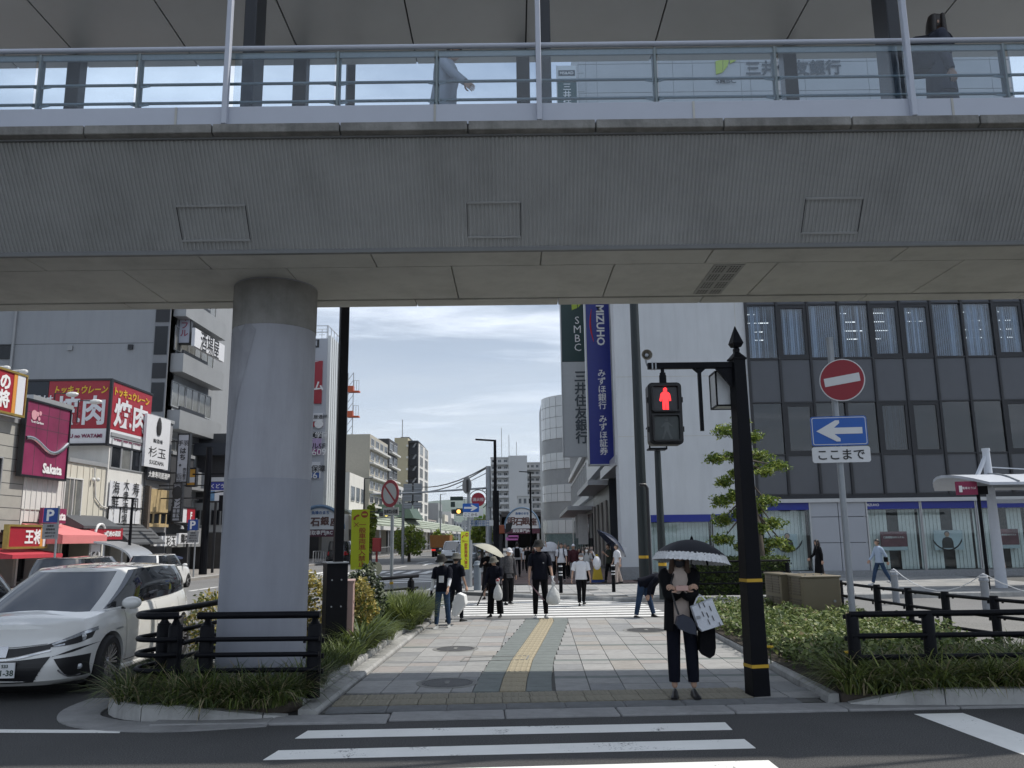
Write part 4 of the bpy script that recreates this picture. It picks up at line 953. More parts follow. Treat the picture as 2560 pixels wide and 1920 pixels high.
lf.txt('焼肉の和民',s,(q0+q1)/2+.55,(z0+z1)/2,white_i,h=(z1-z0)*.5,out=ot+.01,bold=.04,shear=.2)
g=MB();P=[lf.p(q0+(q1-q0)*.28+.42*math.cos(t),(z0+z1)/2+.42*math.sin(t),ot+.03)for t in np.linspace(.6,6.4,16)];g.tube(P,.06,6);g.build('ring_logo',white_i,s)
g=MB()
for a,b0,b1 in((176,1010,1072),(205,1060,1090)):
 pass
pp=[lf.p(*lf.s_(a,b),.07)for a,b in((201,1010),(203,1075),(216,1093),(237,1100),(242,1120))]
g.tube(pp,.035,6);g.build('drain_pipe',creamw,o)
for a,b in((196,1036),(206,1036)):
 p=lf.p(*lf.s_(a,b),.12);g=MB();g.ball(p,.1,8,5);g.build('wall_lamp',frame_w,o)
p=lf.p(lf.s_(180,1214)[0],0,.6)
t=thing('menu_board','white framed menu board with black writing by the barbecue shop door','menu board',lf.p(lf.s_(180,1214)[0],.13,.5))
lfz=lf.s_(180,1214)[0]
g=MB();lf.panel(g,lfz-.5,lfz+.5,.15,2.0,.45,.5);g.build('board',frame_a,t);g=MB();lf.panel(g,lfz-.38,lfz+.38,.75,1.7,.5,.515);g.build('paper',whs,t)
lf.txt('焼肉',t,lfz,1.25,black_i,w=.55,out=.525)
o,r0,r1,zs_,zt_=shop('banner_house','three storey cream house wrapped in a white printed banner below the red rooftop sign',226,306,948,creamw,1128)
for k in range(4):lf.win(o,r0+.62+1.02*k,lf.s_(265,982)[1],1.0,1.5,fm=frame_a,pm=(pane_d,pane_c)[k%2],mull=1)
zq0,zq1=lf.s_(265,1131)[1],lf.s_(265,1042)[1]
t=thing('printed_banner','white printed sheet with black brush writing across the upper floor front','banner',lf.p((r0+r1)/2,zq0,.1))
n=6
for k in range(n):
 g=MB();lf.panel(g,r0+.15+(r1-r0-.5)*k/n+.02,r0+.15+(r1-r0-.5)*(k+1)/n-.02,zq0,zq1,.06+.02*(k%2),.09+.02*(k%2));g.build('sheet',whs,t)
for k,s_ in enumerate(('海鮮','大衆酒場','寿司','居酒屋')):lf.txt(s_,t,r0+.7+1.0*k,(zq0+zq1)/2+.35-.3*(k%2),black_i,h=(1.3,2.2,1.4,1.9)[k],vertical=True,out=.13,bold=.0)
g=MB();lf.panel(g,r0+.1,r1-.2,zq0+.75,zq0+.80,.1,.16);[lf.panel(g,r0+.1+q*(r1-r0-.3),r0+.14+q*(r1-r0-.3),zq0+.02,zq0+.75,.1,.15)for q in(0,.33,.66,1)];g.build('balcony_rail',frame_d,t)
awning(o,240,318,1132,1172,grey_s,1.0,val=.1)
for k in range(1,5):
 ra,za_=lf.s_(245,1132);rb_,_=lf.s_(314,1132);zb_=lf.s_(280,1172)[1];q=k/5
 g=MB();g.bar(lf.p(ra+.1,za_+(zb_-za_)*q+.03,1.0*q),lf.p(rb_-.1,za_+(zb_-za_)*q+.03,1.0*q),.05);g.build('roof_batten',drk,o)
Yc=lf.p(lf.s_(238,850)[0],0).y;xc=lf.p(lf.s_(238,850)[0],0).x
s=thing('rooftop_sign','big red and white two sided rooftop sign with yellow and white lettering','rooftop sign',(xc,Yc,A(238,955,Yc).z))
za_,zb_,zc_=A(238,822,Yc).z,A(238,916,Yc).z,A(238,957,Yc).z
xl_=A(105,850,Yc).x;xl2=A(46,850,Yc).x
g=MB();g.bx(xl_,xc,Yc,Yc+.12,zb_-.2,za_);g.build('sign_panel',redm,s)
g=MB();g.bx(xl_,xc,Yc,Yc+.12,zc_,zb_-.21);g.build('sign_panel',whs,s)
g=MB();g.bx(xl2,xl_-.02,Yc,Yc+.12,zc_,za_);g.build('sign_panel',mat('navy_board',(.02,.026,.036),rough=.5,var=.1),s)
xm=(xl_+xc)/2
Hr=za_-zb_+.2;text('トッキュウレーン',s,(xm+.1,Yc,za_-.19*Hr),X_,Z_,yel_i,w=(xc-xl_)*.86,h=.17*Hr,shear=.25,bold=.04,out=.02)
text('焼肉',s,(xm+.1,Yc,za_-.62*Hr),X_,Z_,whs,w=(xc-xl_)*.8,h=.60*Hr,bold=.03,out=.02,res=4)
text('YAKINIKU no WATAMI',s,(xm,Yc,(zc_+zb_-.2)/2),X_,Z_,purp,w=(xc-xl_)*.85,bold=.04,out=.02)
text('今日は\n焼肉',s,(xl2+.75,Yc,za_-1.2),X_,Z_,whs,h=1.1,out=.02)
for k in range(2):text(('今日は','焼肉屋')[k],s,(xl2+1.15-.62*k,Yc,za_-1.4),X_,Z_,whs,h=1.6,vertical=True,out=.025)if False else None
ra=lf.s_(239,850)[0];rb_=lf.s_(325,900)[0]
for(q0,q1,m)in((zb_-.2,za_,redm),(zc_,zb_-.21,whs)):
 g=MB();lf.panel(g,ra+.05,rb_,q0,q1,-.12,.02);g.build('sign_panel',m,s)
rm=(ra+rb_)/2
lf.txt('トッキュウレーン',s,rm,za_-.19*Hr,yel_i,w=(rb_-ra)*.84,h=.17*Hr,bold=.04,out=.04)
lf.txt('焼肉',s,rm,za_-.62*Hr,whs,w=(rb_-ra)*.8,h=.60*Hr,bold=.03,out=.04,res=4)
lf.txt('YAKINIKU no WATAMI',s,rm,(zc_+zb_-.2)/2,purp,w=(rb_-ra)*.75,h=.28,bold=.04,out=.04)
g=MB();g.bx(xl2-.05,xc+.08,Yc-.04,Yc+.14,za_,za_+.1);lf.panel(g,ra,rb_+.06,za_,za_+.1,-.15,.06);g.bx(xc-.03,xc+.09,Yc-.05,Yc+.1,zc_-.1,za_);g.bx(xl2-.05,xc+.08,Yc-.04,Yc+.14,zc_-.1,zc_);lf.panel(g,ra,rb_+.06,zc_-.1,zc_,-.15,.06);g.build('sign_frame',frame_d,s)
g=MB();g.bx(xl_-1,xc-.3,Yc+.5,Yc+6,A(200,960,Yc).z-4,A(200,960,Yc).z);g.build('upper_storey',mat('pale_render',(.40,.41,.39),rough=.8,var=.06,stain=.15),o)
for a,b in((156,852),(207,868)):
 p=A(a,b,Yc-2);t=thing('floodlight','white floodlight reaching out from the maroon sign '+('before the dark board' if a<200 else 'before the big red board'),'floodlight',p,group='sign floodlights')
 g=MB();g.ball(p,(.3,.16,.12),10,6);g.build('lamp_head',frame_w,t);g=MB();g.tube([p+Vector((-.2,0,.05)),p+Vector((-.9,.2,.1)),p+Vector((-.95,.3,-.9))],.03,6);g.build('arm',frame_d,t)
o,r0,r1,zs_,zt_=shop('sushi_house','narrow grey sushi house with tall white sign and wooden lattice window',310,362,905,mat('grey_render',(.28,.285,.30),rough=.7,var=.08,stain=.12),1150)
s,q0,q1,z0,z1,ot=lsign('shop_sign','tall white sign with black keg mark and brush name above a black strip',309,361,893,1008,.1,whs,frame=None)
lf.txt('杉玉',s,(q0+q1)/2,z0+(z1-z0)*.30,black_i,w=(q1-q0)*.72,h=(z1-z0)*.2,out=ot+.01,bold=.0)
lf.txt('鮨酒肴',s,(q0+q1)/2,z0+(z1-z0)*.52,black_i,w=(q1-q0)*.4,h=(z1-z0)*.08,out=ot+.01,bold=.0)
lf.txt('SUGIDAMA',s,(q0+q1)/2,z0+(z1-z0)*.1,black_i,w=(q1-q0)*.6,h=.22,out=ot+.01,bold=.0)
g=MB();g.lathe([(.18,0),(.27,.2),(.30,.42),(.24,.7),(.08,.95)],10,lf.p((q0+q1)/2,z0+(z1-z0)*.64,ot+.03),Matrix.Diagonal((.12,1,1,1)));g.build('keg_mark',black_i,s)
s,q0,q1,z0,z1,ot=lsign('shop_sign','black strip sign with white brush letters under the tall white sign',309,361,1010,1036,.1,frame_d,frame=None)
lf.txt('大衆寿司居酒屋',s,(q0+q1)/2,(z0+z1)/2,white_i,w=(q1-q0)*.9,h=(z1-z0)*.55,out=ot+.01,bold=.02)
rw0,zw1=lf.s_(317,1063);rw1,zw0=lf.s_(356,1135)
g=MB();lf.panel(g,rw0,rw1,zw1-1.0,zw1+.2,.02,.12);lf.panel(g,rw0,rw1,zw0-.1,zw0+.05,.02,.2);g.build('wooden_panel',wood,o)
for k in range(3):window(o,lf.p(rw0+(rw1-rw0)*(k+.5)/3,(zw0+zw1-1.0)/2,.03),lf.d,Z_,(rw1-rw0)/3,zw1-1.0-zw0,wood,pane_d,1,.09)
g=MB();lf.panel(g,r0,rw0,zs_,zw1+.3,0,.25);g.build('wood_pier',mat('brown_timber',(.12,.095,.075),rough=.7,var=.2),o)
for k,(a0,a1,s_)in enumerate(((314,335,'鮨酒肴'),(335,362,'杉玉'))):
 s,q0,q1,z0,z1,ot=lsign('shop_banner','white cloth strip with black letters over the sushi door, '+('left of the pair' if k==0 else 'right of the pair'),a0,a1,1158,1180,.3+.1*k,whs,frame=None,cat='banner');lf.txt(s_,s,(q0+q1)/2,(z0+z1)/2,black_i,w=(q1-q0)*.75,out=ot+.01)
awning(o,314,360,1196,1205,mat('navy_awning',(.03,.045,.10),rough=.7,var=.1),.9,val=.1)
o,r0,r1,zs_,zt_=shop('noodle_house','dark narrow shop house beyond the sushi house with a long white banner',363,412,985,drk,1160)
s,q0,q1,z0,z1,ot=lsign('shop_sign','white sign with a red end panel beyond the sushi house',364,409,1096,1128,.2,whs,frame=frame_d)
g=MB();lf.panel(g,q1-1.1,q1,z0,z1,ot,ot+.02);g.build('red_panel',redm,s);lf.txt('F',s,q1-.55,(z0+z1)/2,white_i,h=(z1-z0)*.5,out=ot+.03,bold=.06)
lf.txt('こちら',s,q1-1.9,(z0+z1)/2,black_i,h=(z1-z0)*.7,vertical=True,out=ot+.01)
s,q0,q1,z0,z1,ot=lsign('shop_banner','long white board with heavy black characters low on the dark shop house',362,407,1152,1175,.5,whs,frame=None,cat='banner');lf.txt('鶏坊 風坊',s,(q0+q1)/2,(z0+z1)/2,black_i,w=(q1-q0)*.8,out=ot+.01,bold=.03)
for k in range(4):p=lf.p(r0+.8+1.0*k,lf.s_(385,1140)[1],.5);g=MB();g.lathe([(.05,.1),(.13,-.08),(0,-.08)],8,p);g.bar(p+Vector((0,0,.1)),p+Vector((-.5,0,.25)),.03);g.build('spot_lamp',frame_a,o)
def hsign(name,label,a0,a1,b0,b1,Y,m,grp=None,depth=.3,frame=frame_d):
 xa_,xb_=A(a0,(b0+b1)/2,Y).x,A(a1,(b0+b1)/2,Y).x;zt_,zb_=A(a0,b0,Y).z,A(a0,b1,Y).z
 o=thing(name,label,'sign',((xa_+xb_)/2,Y,zb_),group=grp)
 g=MB();g.bx(xa_,xb_,Y,Y+depth,zb_,zt_);g.build('sign_panel',m,o)
 if frame:g=MB();[g.bx(x-.03,x+.03,Y-.02,Y+depth+.02,zb_-.04,zt_+.04)for x in(xa_-.01,xb_+.01)];[g.bx(xa_,xb_,Y-.02,Y+depth+.02,z-.04,z+.04)for z in(zb_,zt_)];g.build('sign_frame',frame,o)
 lx=-20.5+.03*Y;g=MB();[g.bar((xa_,Y+depth/2,z),(lx,Y+depth/2,z),.06)for z in(zb_+.2*(zt_-zb_),zb_+.85*(zt_-zb_))];g.build('bracket',frame_d,o)
 return o,(xa_+xb_)/2,xb_-xa_,zb_,zt_
PS='signs projecting from the left shop fronts';sg2=mat('silver_grey_sign',(.36,.37,.41),rough=.45,var=.05)
s,xm,wd,z0,z1=hsign('projecting_sign','grey vertical sign with keg mark hung low beside the sushi house',374,390,1044,1126,44.5,sg2,PS)
text('杉玉',s,(xm,44.5,z0+.75),X_,Z_,black_i,h=1.2,vertical=True,out=.02,bold=0);text('鮨酒肴',s,(xm,44.5,z0+2.0),X_,Z_,black_i,h=1.1,vertical=True,out=.02,bold=0)
g=MB();g.ball((xm,44.48,z1-.5),(.28,.03,.35),10,6);g.build('keg_mark',black_i,s)
s,xm,wd,z0,z1=hsign('projecting_sign','tall grey vertical sign with big black kana above the orange sign',383,406,938,1042,46.,sg2,PS)
text('はち。',s,(xm,46.,z0+(z1-z0)*.52),X_,Z_,black_i,h=(z1-z0)*.38,vertical=True,out=.02,bold=.03);text('肉汁餃子',s,(xm+.15,46.,z0+(z1-z0)*.17),X_,Z_,black_i,h=(z1-z0)*.26,vertical=True,out=.02);text('手羽',s,(xm,46.,z1-.5),X_,Z_,black_i,w=.6,out=.02)
s,xm,wd,z0,z1=hsign('projecting_sign','small orange and white sign behind the tall grey vertical sign',404,422,1012,1050,47.5,mat('orange_sign',(.62,.33,.06),rough=.45,var=.06),PS)
g=MB();g.bx(xm-wd/2,xm+wd/2,47.48,47.5,z0+.2,z0+.5);g.build('white_strip',whs,s)
Yb=47.;gr=thing('grey_block','big grey block with a blank gable wall rising behind the low shops','office building',(-24,Yb,0))
greyg=mat('grey_gable',(.29,.305,.325),rough=.8,var=.05,scale=.25,stain=.10)
xg=A(362,800,Yb).x;zt_=A(200,560,Yb).z
g=MB();g.bx(-46,xg-.0,Yb,Yb+16,0,zt_);g.build('wall',greyg,gr)
for b_ in(742,852):z=A(200,b_,Yb).z;g=MB();g.bx(-46,xg-.9,Yb-.004,Yb,z-.015,z+.015);g.build('wall_joint',drk,gr)
for a_ in(24,100,165,230,300):x=A(a_,760,Yb).x;g=MB();g.bx(x-.012,x+.012,Yb-.003,Yb,3,zt_);g.build('wall_joint',greyw,gr)
p=A(29,760,Yb);g=MB();g.tube([(p.x,Yb-.12,4),(p.x,Yb-.12,zt_)],.08,6);g.build('drain_pipe',greyw,gr)
for a,b,m in((153,752,greyw),(283,750,frame_d)):p=A(a,b,Yb);g=MB();g.bx(p.x-.14,p.x+.14,Yb-.12,Yb,p.z-.14,p.z+.14);g.build('wall_vent',m,gr)
p=A(10,760,Yb);window(gr,(p.x,Yb-.02,p.z),X_,Z_,.95,.85,frame_d,pane_d,1)
wg=Wall((xg,Yb,0),(.03,1,0));wg.n=wg.d.cross(Z_)
fl=[A(400,b,Yb+2).z for b in(900,840,790,735,680)]
g=MB();g.bx(xg-.9,xg,Yb-.05,Yb+.9,0,zt_);g.build('corner_pier',mat('dark_grey_pier',(.22,.23,.245),rough=.7,var=.06),gr)
h_=3.35;zb0=fl[0]-6.9
for k in range(8):
 z=zb0+h_*k
 if z>zt_:break
 for j in range(2):g=MB();g.bx(xg-.85+.0,xg-.1,Yb-.075,Yb-.05,z+.2,z+1.9)if j==0 else g.bx(xg-.86,xg-.06,Yb-.09,Yb-.05,z+2.15,z+3.05);g.build('dark_panel',pane_d if j==0 else frame_d,gr)
 for j in range(3):window(gr,wg.p(1.0+2.0*j+.6,z+1.4),wg.d,Z_,1.9,1.5,frame_a,pane_c,2)
 g=MB();wg.panel(g,.3,6.6,z-.75,z+.35,0,.75);g.build('balcony',greyw,gr)
 g=MB();wg.panel(g,.6,4.2,z+.36,z+.62,.5,.62);g.build('vent_block',frame_d,gr)
s,xm,wd,z0,z1=hsign('projecting_sign','pale lilac vertical sign with red kana high on the grey block',388,412,640,742,Yb+1.2,mat('lilac_sign',(.46,.49,.58),rough=.45,var=.05),PS)
text('アイフル',s,(xm,Yb+1.2,z0+(z1-z0)*.46),X_,Z_,mat('crimson_ink',(.28,.02,.07),var=.05),h=(z1-z0)*.62,vertical=True,out=.02)
t=thing('izakaya_sign','white slanted sign with black brush letters under the lilac vertical sign','sign',wg.p(3,A(430,760,Yb+3).z))
z0,z1=A(425,772,Yb+4).z,A(425,735,Yb+4).z;g=MB();wg.panel(g,.9,5.6,z0,z1,.9,1.1);g.build('sign_panel',whs,t)
text('酒場屋',t,wg.p(3.2,(z0+z1)/2,1.1),wg.d,Z_,black_i,w=2.9,h=1.2,bold=.0,out=.02)
da=thing('dark_apartment_tower','charcoal apartment tower with stacked black balconies left of the pillar','apartment building',(-22,62,0));Ya=62.
xa_,xb_=A(418,800,Ya).x,A(500,800,Ya).x;zt_=A(450,600,Ya).z;lg=mat('light_grey_tile',(.25,.26,.285),rough=.7,var=.06);nv=mat('navy_tile',(.025,.03,.042),rough=.6,var=.1)
g=MB();g.bx(xa_-8,xb_,Ya+1.6,Ya+14,0,zt_);g.build('wall',lg,da)
hf=A(450,700,Ya).z-A(450,754,Ya).z
k=0;z=A(450,928,Ya).z
while z<zt_-1:
 x=A(419,850,Ya).x;x1_=A(452,850,Ya).x
 g=MB();g.bx(x,x1_,Ya-.9,Ya-.75,z,z+hf*.52);g.bx(x,x1_,Ya-.9,Ya+1.6,z-.12,z);g.build('balcony',nv,da)
 g=MB();g.prism([(x1_+.1,Ya-.2,z+hf*.2),(x1_+1.35,Ya-.2,z+hf*.75),(x1_+1.35,Ya-.2,z+hf*1.15),(x1_+.1,Ya-.2,z+hf*.62)],(0,.3,0));g.build('stair_panel',lg,da)
 g=MB();g.bx(x1_+.05,x1_+1.4,Ya+.6,Ya+.7,z,z+hf);g.build('stair_void',nv,da)
 g=MB();g.bx(A(482,850,Ya).x,A(497,850,Ya).x,Ya-.3,Ya-.1,z,z+hf*.5);g.build('balcony',nv,da)
 g=MB();g.lathe([(.32,0),(.32,hf*.42)],14,(A(489,850,Ya).x,Ya+.4,z+hf*.53));g.build('spiral_shaft',frame_w,da)
 z+=hf;k+=1
g=MB();g.bx(A(466,800,Ya).x,A(481,800,Ya).x,Ya-.5,Ya+1.6,0,zt_);g.build('pier',lg,da)
g=MB();[g.bx(A(q,800,Ya).x-.05,A(q,800,Ya).x+.05,Ya-.6,Ya-.5,A(450,740,Ya).z,zt_)for q in(470,473)];g.build('steel_pipe',frame_w,da)
lb=thing('tiled_house','white tiled house with a dark upper storey behind the blue travel board','house',(-19,52,0));Yl=52.
x0_,x1_=A(412,1000,Yl).x,A(500,1000,Yl).x
for b0,b1,m in((935,985,drk),(986,1030,mat('dark_recess',(.03,.03,.035),var=.3)),(1031,1050,whs),(1051,1085,drk),(1086,1150,greyw),(1151,1260,shopd)):
 g=MB();g.bx(x0_,x1_,Yl+(.4 if m is drk else 0),Yl+6,A(450,b1,Yl).z if b1<1250 else 0,A(450,b0,Yl).z);g.build('storey',m,lb)
for k in range(5):window(lb,(x0_+.5+.62*k,Yl-.02,A(450,1118,Yl).z),X_,Z_,.5,.9,frame_d,pane_d,1)
g=MB();g.bx(x0_-.2,x1_,Yl-.8,Yl+.4,A(450,986,Yl).z,A(450,960,Yl).z);g.build('balcony_screen',nv,lb)
s,xm,wd,z0,z1=hsign('street_board','blue topped street board with a picture beside the pillar',446,486,1042,1084,45.,whs,None,.1)
g=MB();g.bx(xm-wd/2,xm+wd/2,44.97,45.,z1-.42,z1);hb=g.build('header',blue,s);text('くどう',s,(xm+.1,44.97,z1-.21),X_,Z_,white_i,h=.24,out=.01)
g=MB();g.bx(xm-wd/2+.05,xm-.05,44.98,45.,z0+.05,z1-.47);g.build('picture',mat('print_sky',(.12,.25,.42),var=.5,scale=3),s)
g=MB();g.bx(xm-.06,xm+.06,45.05,45.15,.13,z0);g.build('post',frame_d,s)
Yk=79.;kb=thing('advert_building','tall pale office building covered in adverts with a ribbed silver side','office building',(-16,Yk,0))
pal=mat('pale_blue_grey',(.42,.44,.48),rough=.6,var=.05,scale=.3);xk=A(703,900,Yk).x;zk=A(700,731,Yk).z
g=MB();g.bx(xk-16,xk,Yk,Yk+5.6,0,zk);g.build('wall',pal,kb)
wk=Wall((xk,Yk,0),(.03,1,0));wk.n=wk.d.cross(Z_)
for k in range(7):g=MB();wk.panel(g,.05+.78*k,.6+.78*k,4,zk+.3,0,.3);g.build('metal_rib',mat('silver_rib',(.60,.61,.60),rough=.35,metal=.4,var=.05),kb)
g=MB()
for x in np.linspace(xk-7,xk-.1,6):g.bar((x,Yk+.1,zk),(x,Yk+.1,zk+1.3),.06)
for z in(zk+.65,zk+1.3):g.bar((xk-7,Yk+.1,z),(xk-.05,Yk+.1,z),.06)
for k in range(5):g.bar(wk.p(1.2*k+.1,zk),wk.p(1.2*k+.1,zk+1.3),.06)
g.bar(wk.p(0,zk+1.3),wk.p(5.4,zk+1.3),.06);g.build('roof_rail',frame_a,kb)
p=A(696,711,Yk+3);g=MB();g.bar((p.x,p.y,zk),(p.x,p.y,p.z),.05);[g.bar((p.x-.5+.1*q,p.y,p.z-.3*q),(p.x+.5-.1*q,p.y,p.z-.3*q),.04)for q in range(3)];g.build('antenna',frame_a,kb)
def kz(b):return A(700,b,Yk).z
def kx(a):return A(a,900,Yk).x
text('SUZUKI',kb,(kx(690)-2.0,Yk,kz(742)),X_,Z_,black_i,h=.75,bold=.08,out=.03)
def ad(a0,a1,b0,b1,m,n_='advert_panel'):g=MB();g.bx(kx(a0),kx(a1),Yk-.15,Yk,kz(b1),kz(b0));return g.build(n_,m,kb)
ad(640,694,780,872,redm);text('ジム',kb,((kx(668)+kx(693))/2-.2,Yk-.15,kz(834)),X_,Z_,white_i,w=1.9,bold=.04,out=.03)
for k in range(5):g=MB();q=k;g.prism([(kx(664+5*q),Yk-.17,kz(781)),(kx(667+5*q),Yk-.17,kz(781)),(kx(664+5*q)-1.1,Yk-.17,kz(806-5*q)),(kx(661+5*q)-1.1,Yk-.17,kz(806-5*q))],(0,-.02,0));g.build('white_slash',white_i,kb)
ad(640,697,893,910,whs);text('野菜居酒屋',kb,(kx(683),Yk-.15,kz(901)),X_,Z_,black_i,w=2.2,out=.03)
ad(640,697,911,922,redm);g=MB();g.lathe([(.42,0),(.42,.03)],14,(kx(690),Yk-.17,kz(916.5)),Matrix.Rotation(R(90),4,'X'));g.build('round_logo',white_i,kb)
ad(640,696,934,946,frame_d);text('ル工学園',kb,(kx(682),Yk-.15,kz(940)),X_,Z_,white_i,w=2.6,out=.03)
ad(640,696,947,970,mat('lilac_ad',(.42,.32,.50),var=.08));text('ビル5F',kb,(kx(684),Yk-.15,kz(963)),X_,Z_,black_i,w=1.9,out=.03)
ad(640,696,971,982,mat('magenta_ad',(.30,.06,.22),var=.06));text('-2609',kb,(kx(684),Yk-.15,kz(976.5)),X_,Z_,white_i,w=2.1,out=.03)
ad(640,695,998,1020,whs);text('備保障',kb,(kx(684),Yk-.15,kz(1012)),X_,Z_,black_i,w=2.0,out=.03)
ad(640,695,1021,1032,mat('blue_ad',(.03,.09,.30),var=.06));text('3861',kb,(kx(679),Yk-.15,kz(1026.5)),X_,Z_,white_i,w=1.6,out=.03)
g=MB();g.bx(xk-16,xk,Yk-1.2,Yk,0,4.2);g.build('ground_floor',shopd,kb)
gate('white arched arcade gate on the left of the street half hidden by the black mast',640,742,1094,1144,1160,72)
Yr=150.;cr_=thing('construction_lift','slim lattice lift mast with two orange platforms above the roofs','construction mast',A(757,1100,Yr))
xm=A(756,900,Yr).x;zt_=A(756,806,Yr).z;g=MB()
for s in(-.5,.5):g.bar((xm+s,Yr,0),(xm+s,Yr,zt_),.14)
z=0
while z<zt_:g.bar((xm-.5,Yr,z),(xm+.5,Yr,z+1.4),.09);z+=1.4
g.build('mast',frame_a,cr_);orm=mat('orange_paint',(.55,.10,.03),rough=.5,var=.1)
for b_ in(845,899):z=A(756,b_,Yr).z;g=MB();g.bx(xm-.4,xm+1.7,Yr-.6,Yr+.6,z-.25,z);g.bx(xm-.4,xm+.6,Yr-.6,Yr+.6,z,z+.9);g.build('platform',orm,cr_);g=MB();[g.bar((xm+q,Yr-1,z),(xm+q,Yr-1,z+1.8),.08)for q in(.8,1.25,1.7)];g.bar((xm+.8,Yr-1,z+1.8),(xm+1.7,Yr-1,z+1.8),.06);g.build('guard_rail',frame_a,cr_)
def lblock(label,Y0_,Y1_,b_top,m,nf,aref,name='office_building',cat='office building',pm=pane_d,dep=10,wn=None):
 x=-20.5+.03*Y0_;zt_=A(aref,b_top,Y0_).z;o=thing(name,label,cat,(x-4,Y0_,0));wq=Wall((x,Y0_,0),(.03,1,0));wq.n=wq.d.cross(Z_);L_=Y1_-Y0_
 g=MB();wq.panel(g,0,L_,0,zt_,-dep,0);g.build('wall',m,o);n=wn or max(2,int(L_/2.6));fh=(zt_-4)/nf
 for f in range(nf):
  for k in range(n):window(o,wq.p(L_*(k+.5)/n,4+fh*(f+.5),.0),wq.d,Z_,L_/n*.7,fh*.55,frame_a,pm,2,.1)
  g=MB();wq.panel(g,0,L_,4+fh*f-.1,4+fh*f+.12,0,.5);g.build('floor_band',frame_w,o)
 for k in range(3):window(o,(x-1.6-2.6*k,Y0_-.02,zt_*.6),X_,Z_,1.2,1.4,frame_a,pane_d,1)if False else None
 return o,x,zt_
lblock('narrow beige and dark striped office building right of the black mast',101,113,938,mat('beige_stripe',(.42,.40,.34),rough=.7,var=.1),6,760)
lblock('dark slim office building with vertical piers beyond the striped one',114,121,948,drk,6,770)
o,x,zt_=lblock('small white house with a roof terrace left of the beige tower',122,131,1050,apw,3,800,'town_house','house')
for b_,w_ in((1035,1.6),(1093,1.9),(1120,1.9)):p=A(806,b_,121.9);window(o,(p.x,121.9,p.z),X_,Z_,2.6,.9,frame_d,pane_d,2)
g=MB();xq0,xq1=A(782,1040,124).x,A(812,1040,124).x;g.bx(xq0,xq1,124,129,zt_,A(800,1024,124).z);g.build('penthouse',apw,o)
Yt=134.;bt=thing('beige_tower','beige tower with an open dark stair and windowless side wall','apartment building',(-17,Yt,0));bge=mat('beige_render',(.50,.46,.36),rough=.8,var=.05,scale=.2,stain=.1)
def tx(a):return A(a,1000,Yt).x
def tz(b):return A(860,b,Yt).z
g=MB();g.bx(tx(810),tx(853),Yt,Yt+12,0,tz(962));g.build('wall',bge,bt);g=MB();g.bx(tx(853),tx(882),Yt-.8,Yt+10,0,tz(947));g.build('stair_wall',mat('yellow_render',(.47,.42,.29),rough=.8,var=.05),bt)
g=MB();g.bx(tx(882),tx(901),Yt,Yt+.2,0,tz(957));g.bx(tx(901),tx(904),Yt-.5,Yt+12,0,tz(955));g.bx(tx(882),tx(904),Yt-.6,Yt+12,tz(957),tz(953));g.build('dark_recess',drk,bt)
g=MB();g.bx(tx(861),tx(880),Yt+2,Yt+7,tz(947),tz(941));g.build('roof_house',drk,bt);g=MB();g.bar((tx(863),Yt+3,tz(945)),(tx(863),Yt+3,tz(901)),.14);g.build('antenna',frame_a,bt)
fh=(tz(957)-4)/7
for k in range(7):
 z=4+fh*k;g=MB();g.bx(tx(883),tx(900),Yt-.3,Yt-.2,z,z+1.1);g.build('stair_railing',frame_d,bt);g=MB();g.bar((tx(884),Yt-.1,z),(tx(899),Yt-.1,z+fh),.25);g.build('stair_flight',greyw,bt)
 g=MB();g.bx(tx(881)-.15,tx(881)+.15,Yt-1.1,Yt-.8,z+fh*.62,z+fh*.78);g.build('wall_lamp',frame_w,bt)
wq=Wall((tx(904),Yt,0),(.03,1,0));wq.n=wq.d.cross(Z_);g=MB();wq.panel(g,0,12,0,tz(958),-.3,.02);g.build('street_wall',creamw,bt)
for k in range(7):
 for j in range(2):window(bt,wq.p(3+6*j,4+fh*(k+.5),.03),wq.d,Z_,3.4,1.5,frame_a,pane_c,2)
lblock('low brown building beyond the beige tower',150,168,1120,mat('brown_render',(.30,.25,.22),rough=.8,var=.1),2,935)
ar=thing('arcade_roof','long green roofed arcade on slim posts along the left pavement','arcade',(LK(100),100,0));grn=mat('pale_green_roof',(.34,.375,.30),rough=.5,var=.12,scale=.5)
y=76.;k=0
while y<180:
 y1_=y+9.6;q=[]
 for yy in(y,y1_):q.append([Vector((LK(yy)-.2,yy,3.15)),Vector((LK(yy)-.2,yy,3.25)),Vector((LK(yy)-1.5,yy,4.5)),Vector((LX(yy)+.2,yy,4.6)),Vector((LX(yy)+.2,yy,4.45)),Vector((LK(yy)-1.5,yy,4.35))])
 g=MB();g.rings(q);rf=g.build('roof_panel',grn,ar)
 for j in range(4):
  z=3.3+.3*j;g=MB();g.bar((LK(y)-.2-.31*j+.02,y+.05,z+.02),(LK(y1_)-.2-.31*j+.02,y1_-.05,z+.02),.05);g.build('roof_seam',mat('green_seam',(.22,.27,.19),var=.1),rf)
 g=MB();g.bx(LK(y)-.3,LK(y)+.05,y,y1_,2.75,3.15);g.build('fascia',frame_w,ar)
 for yy in(y+.2,y+5):g=MB();g.tube([(LK(yy)-.35,yy,.1),(LK(yy)-.35,yy,3.0)],.08,8);g.build('post',frame_a,ar)
 y+=9.8;k+=1
xg_=A(842,1100,100).x
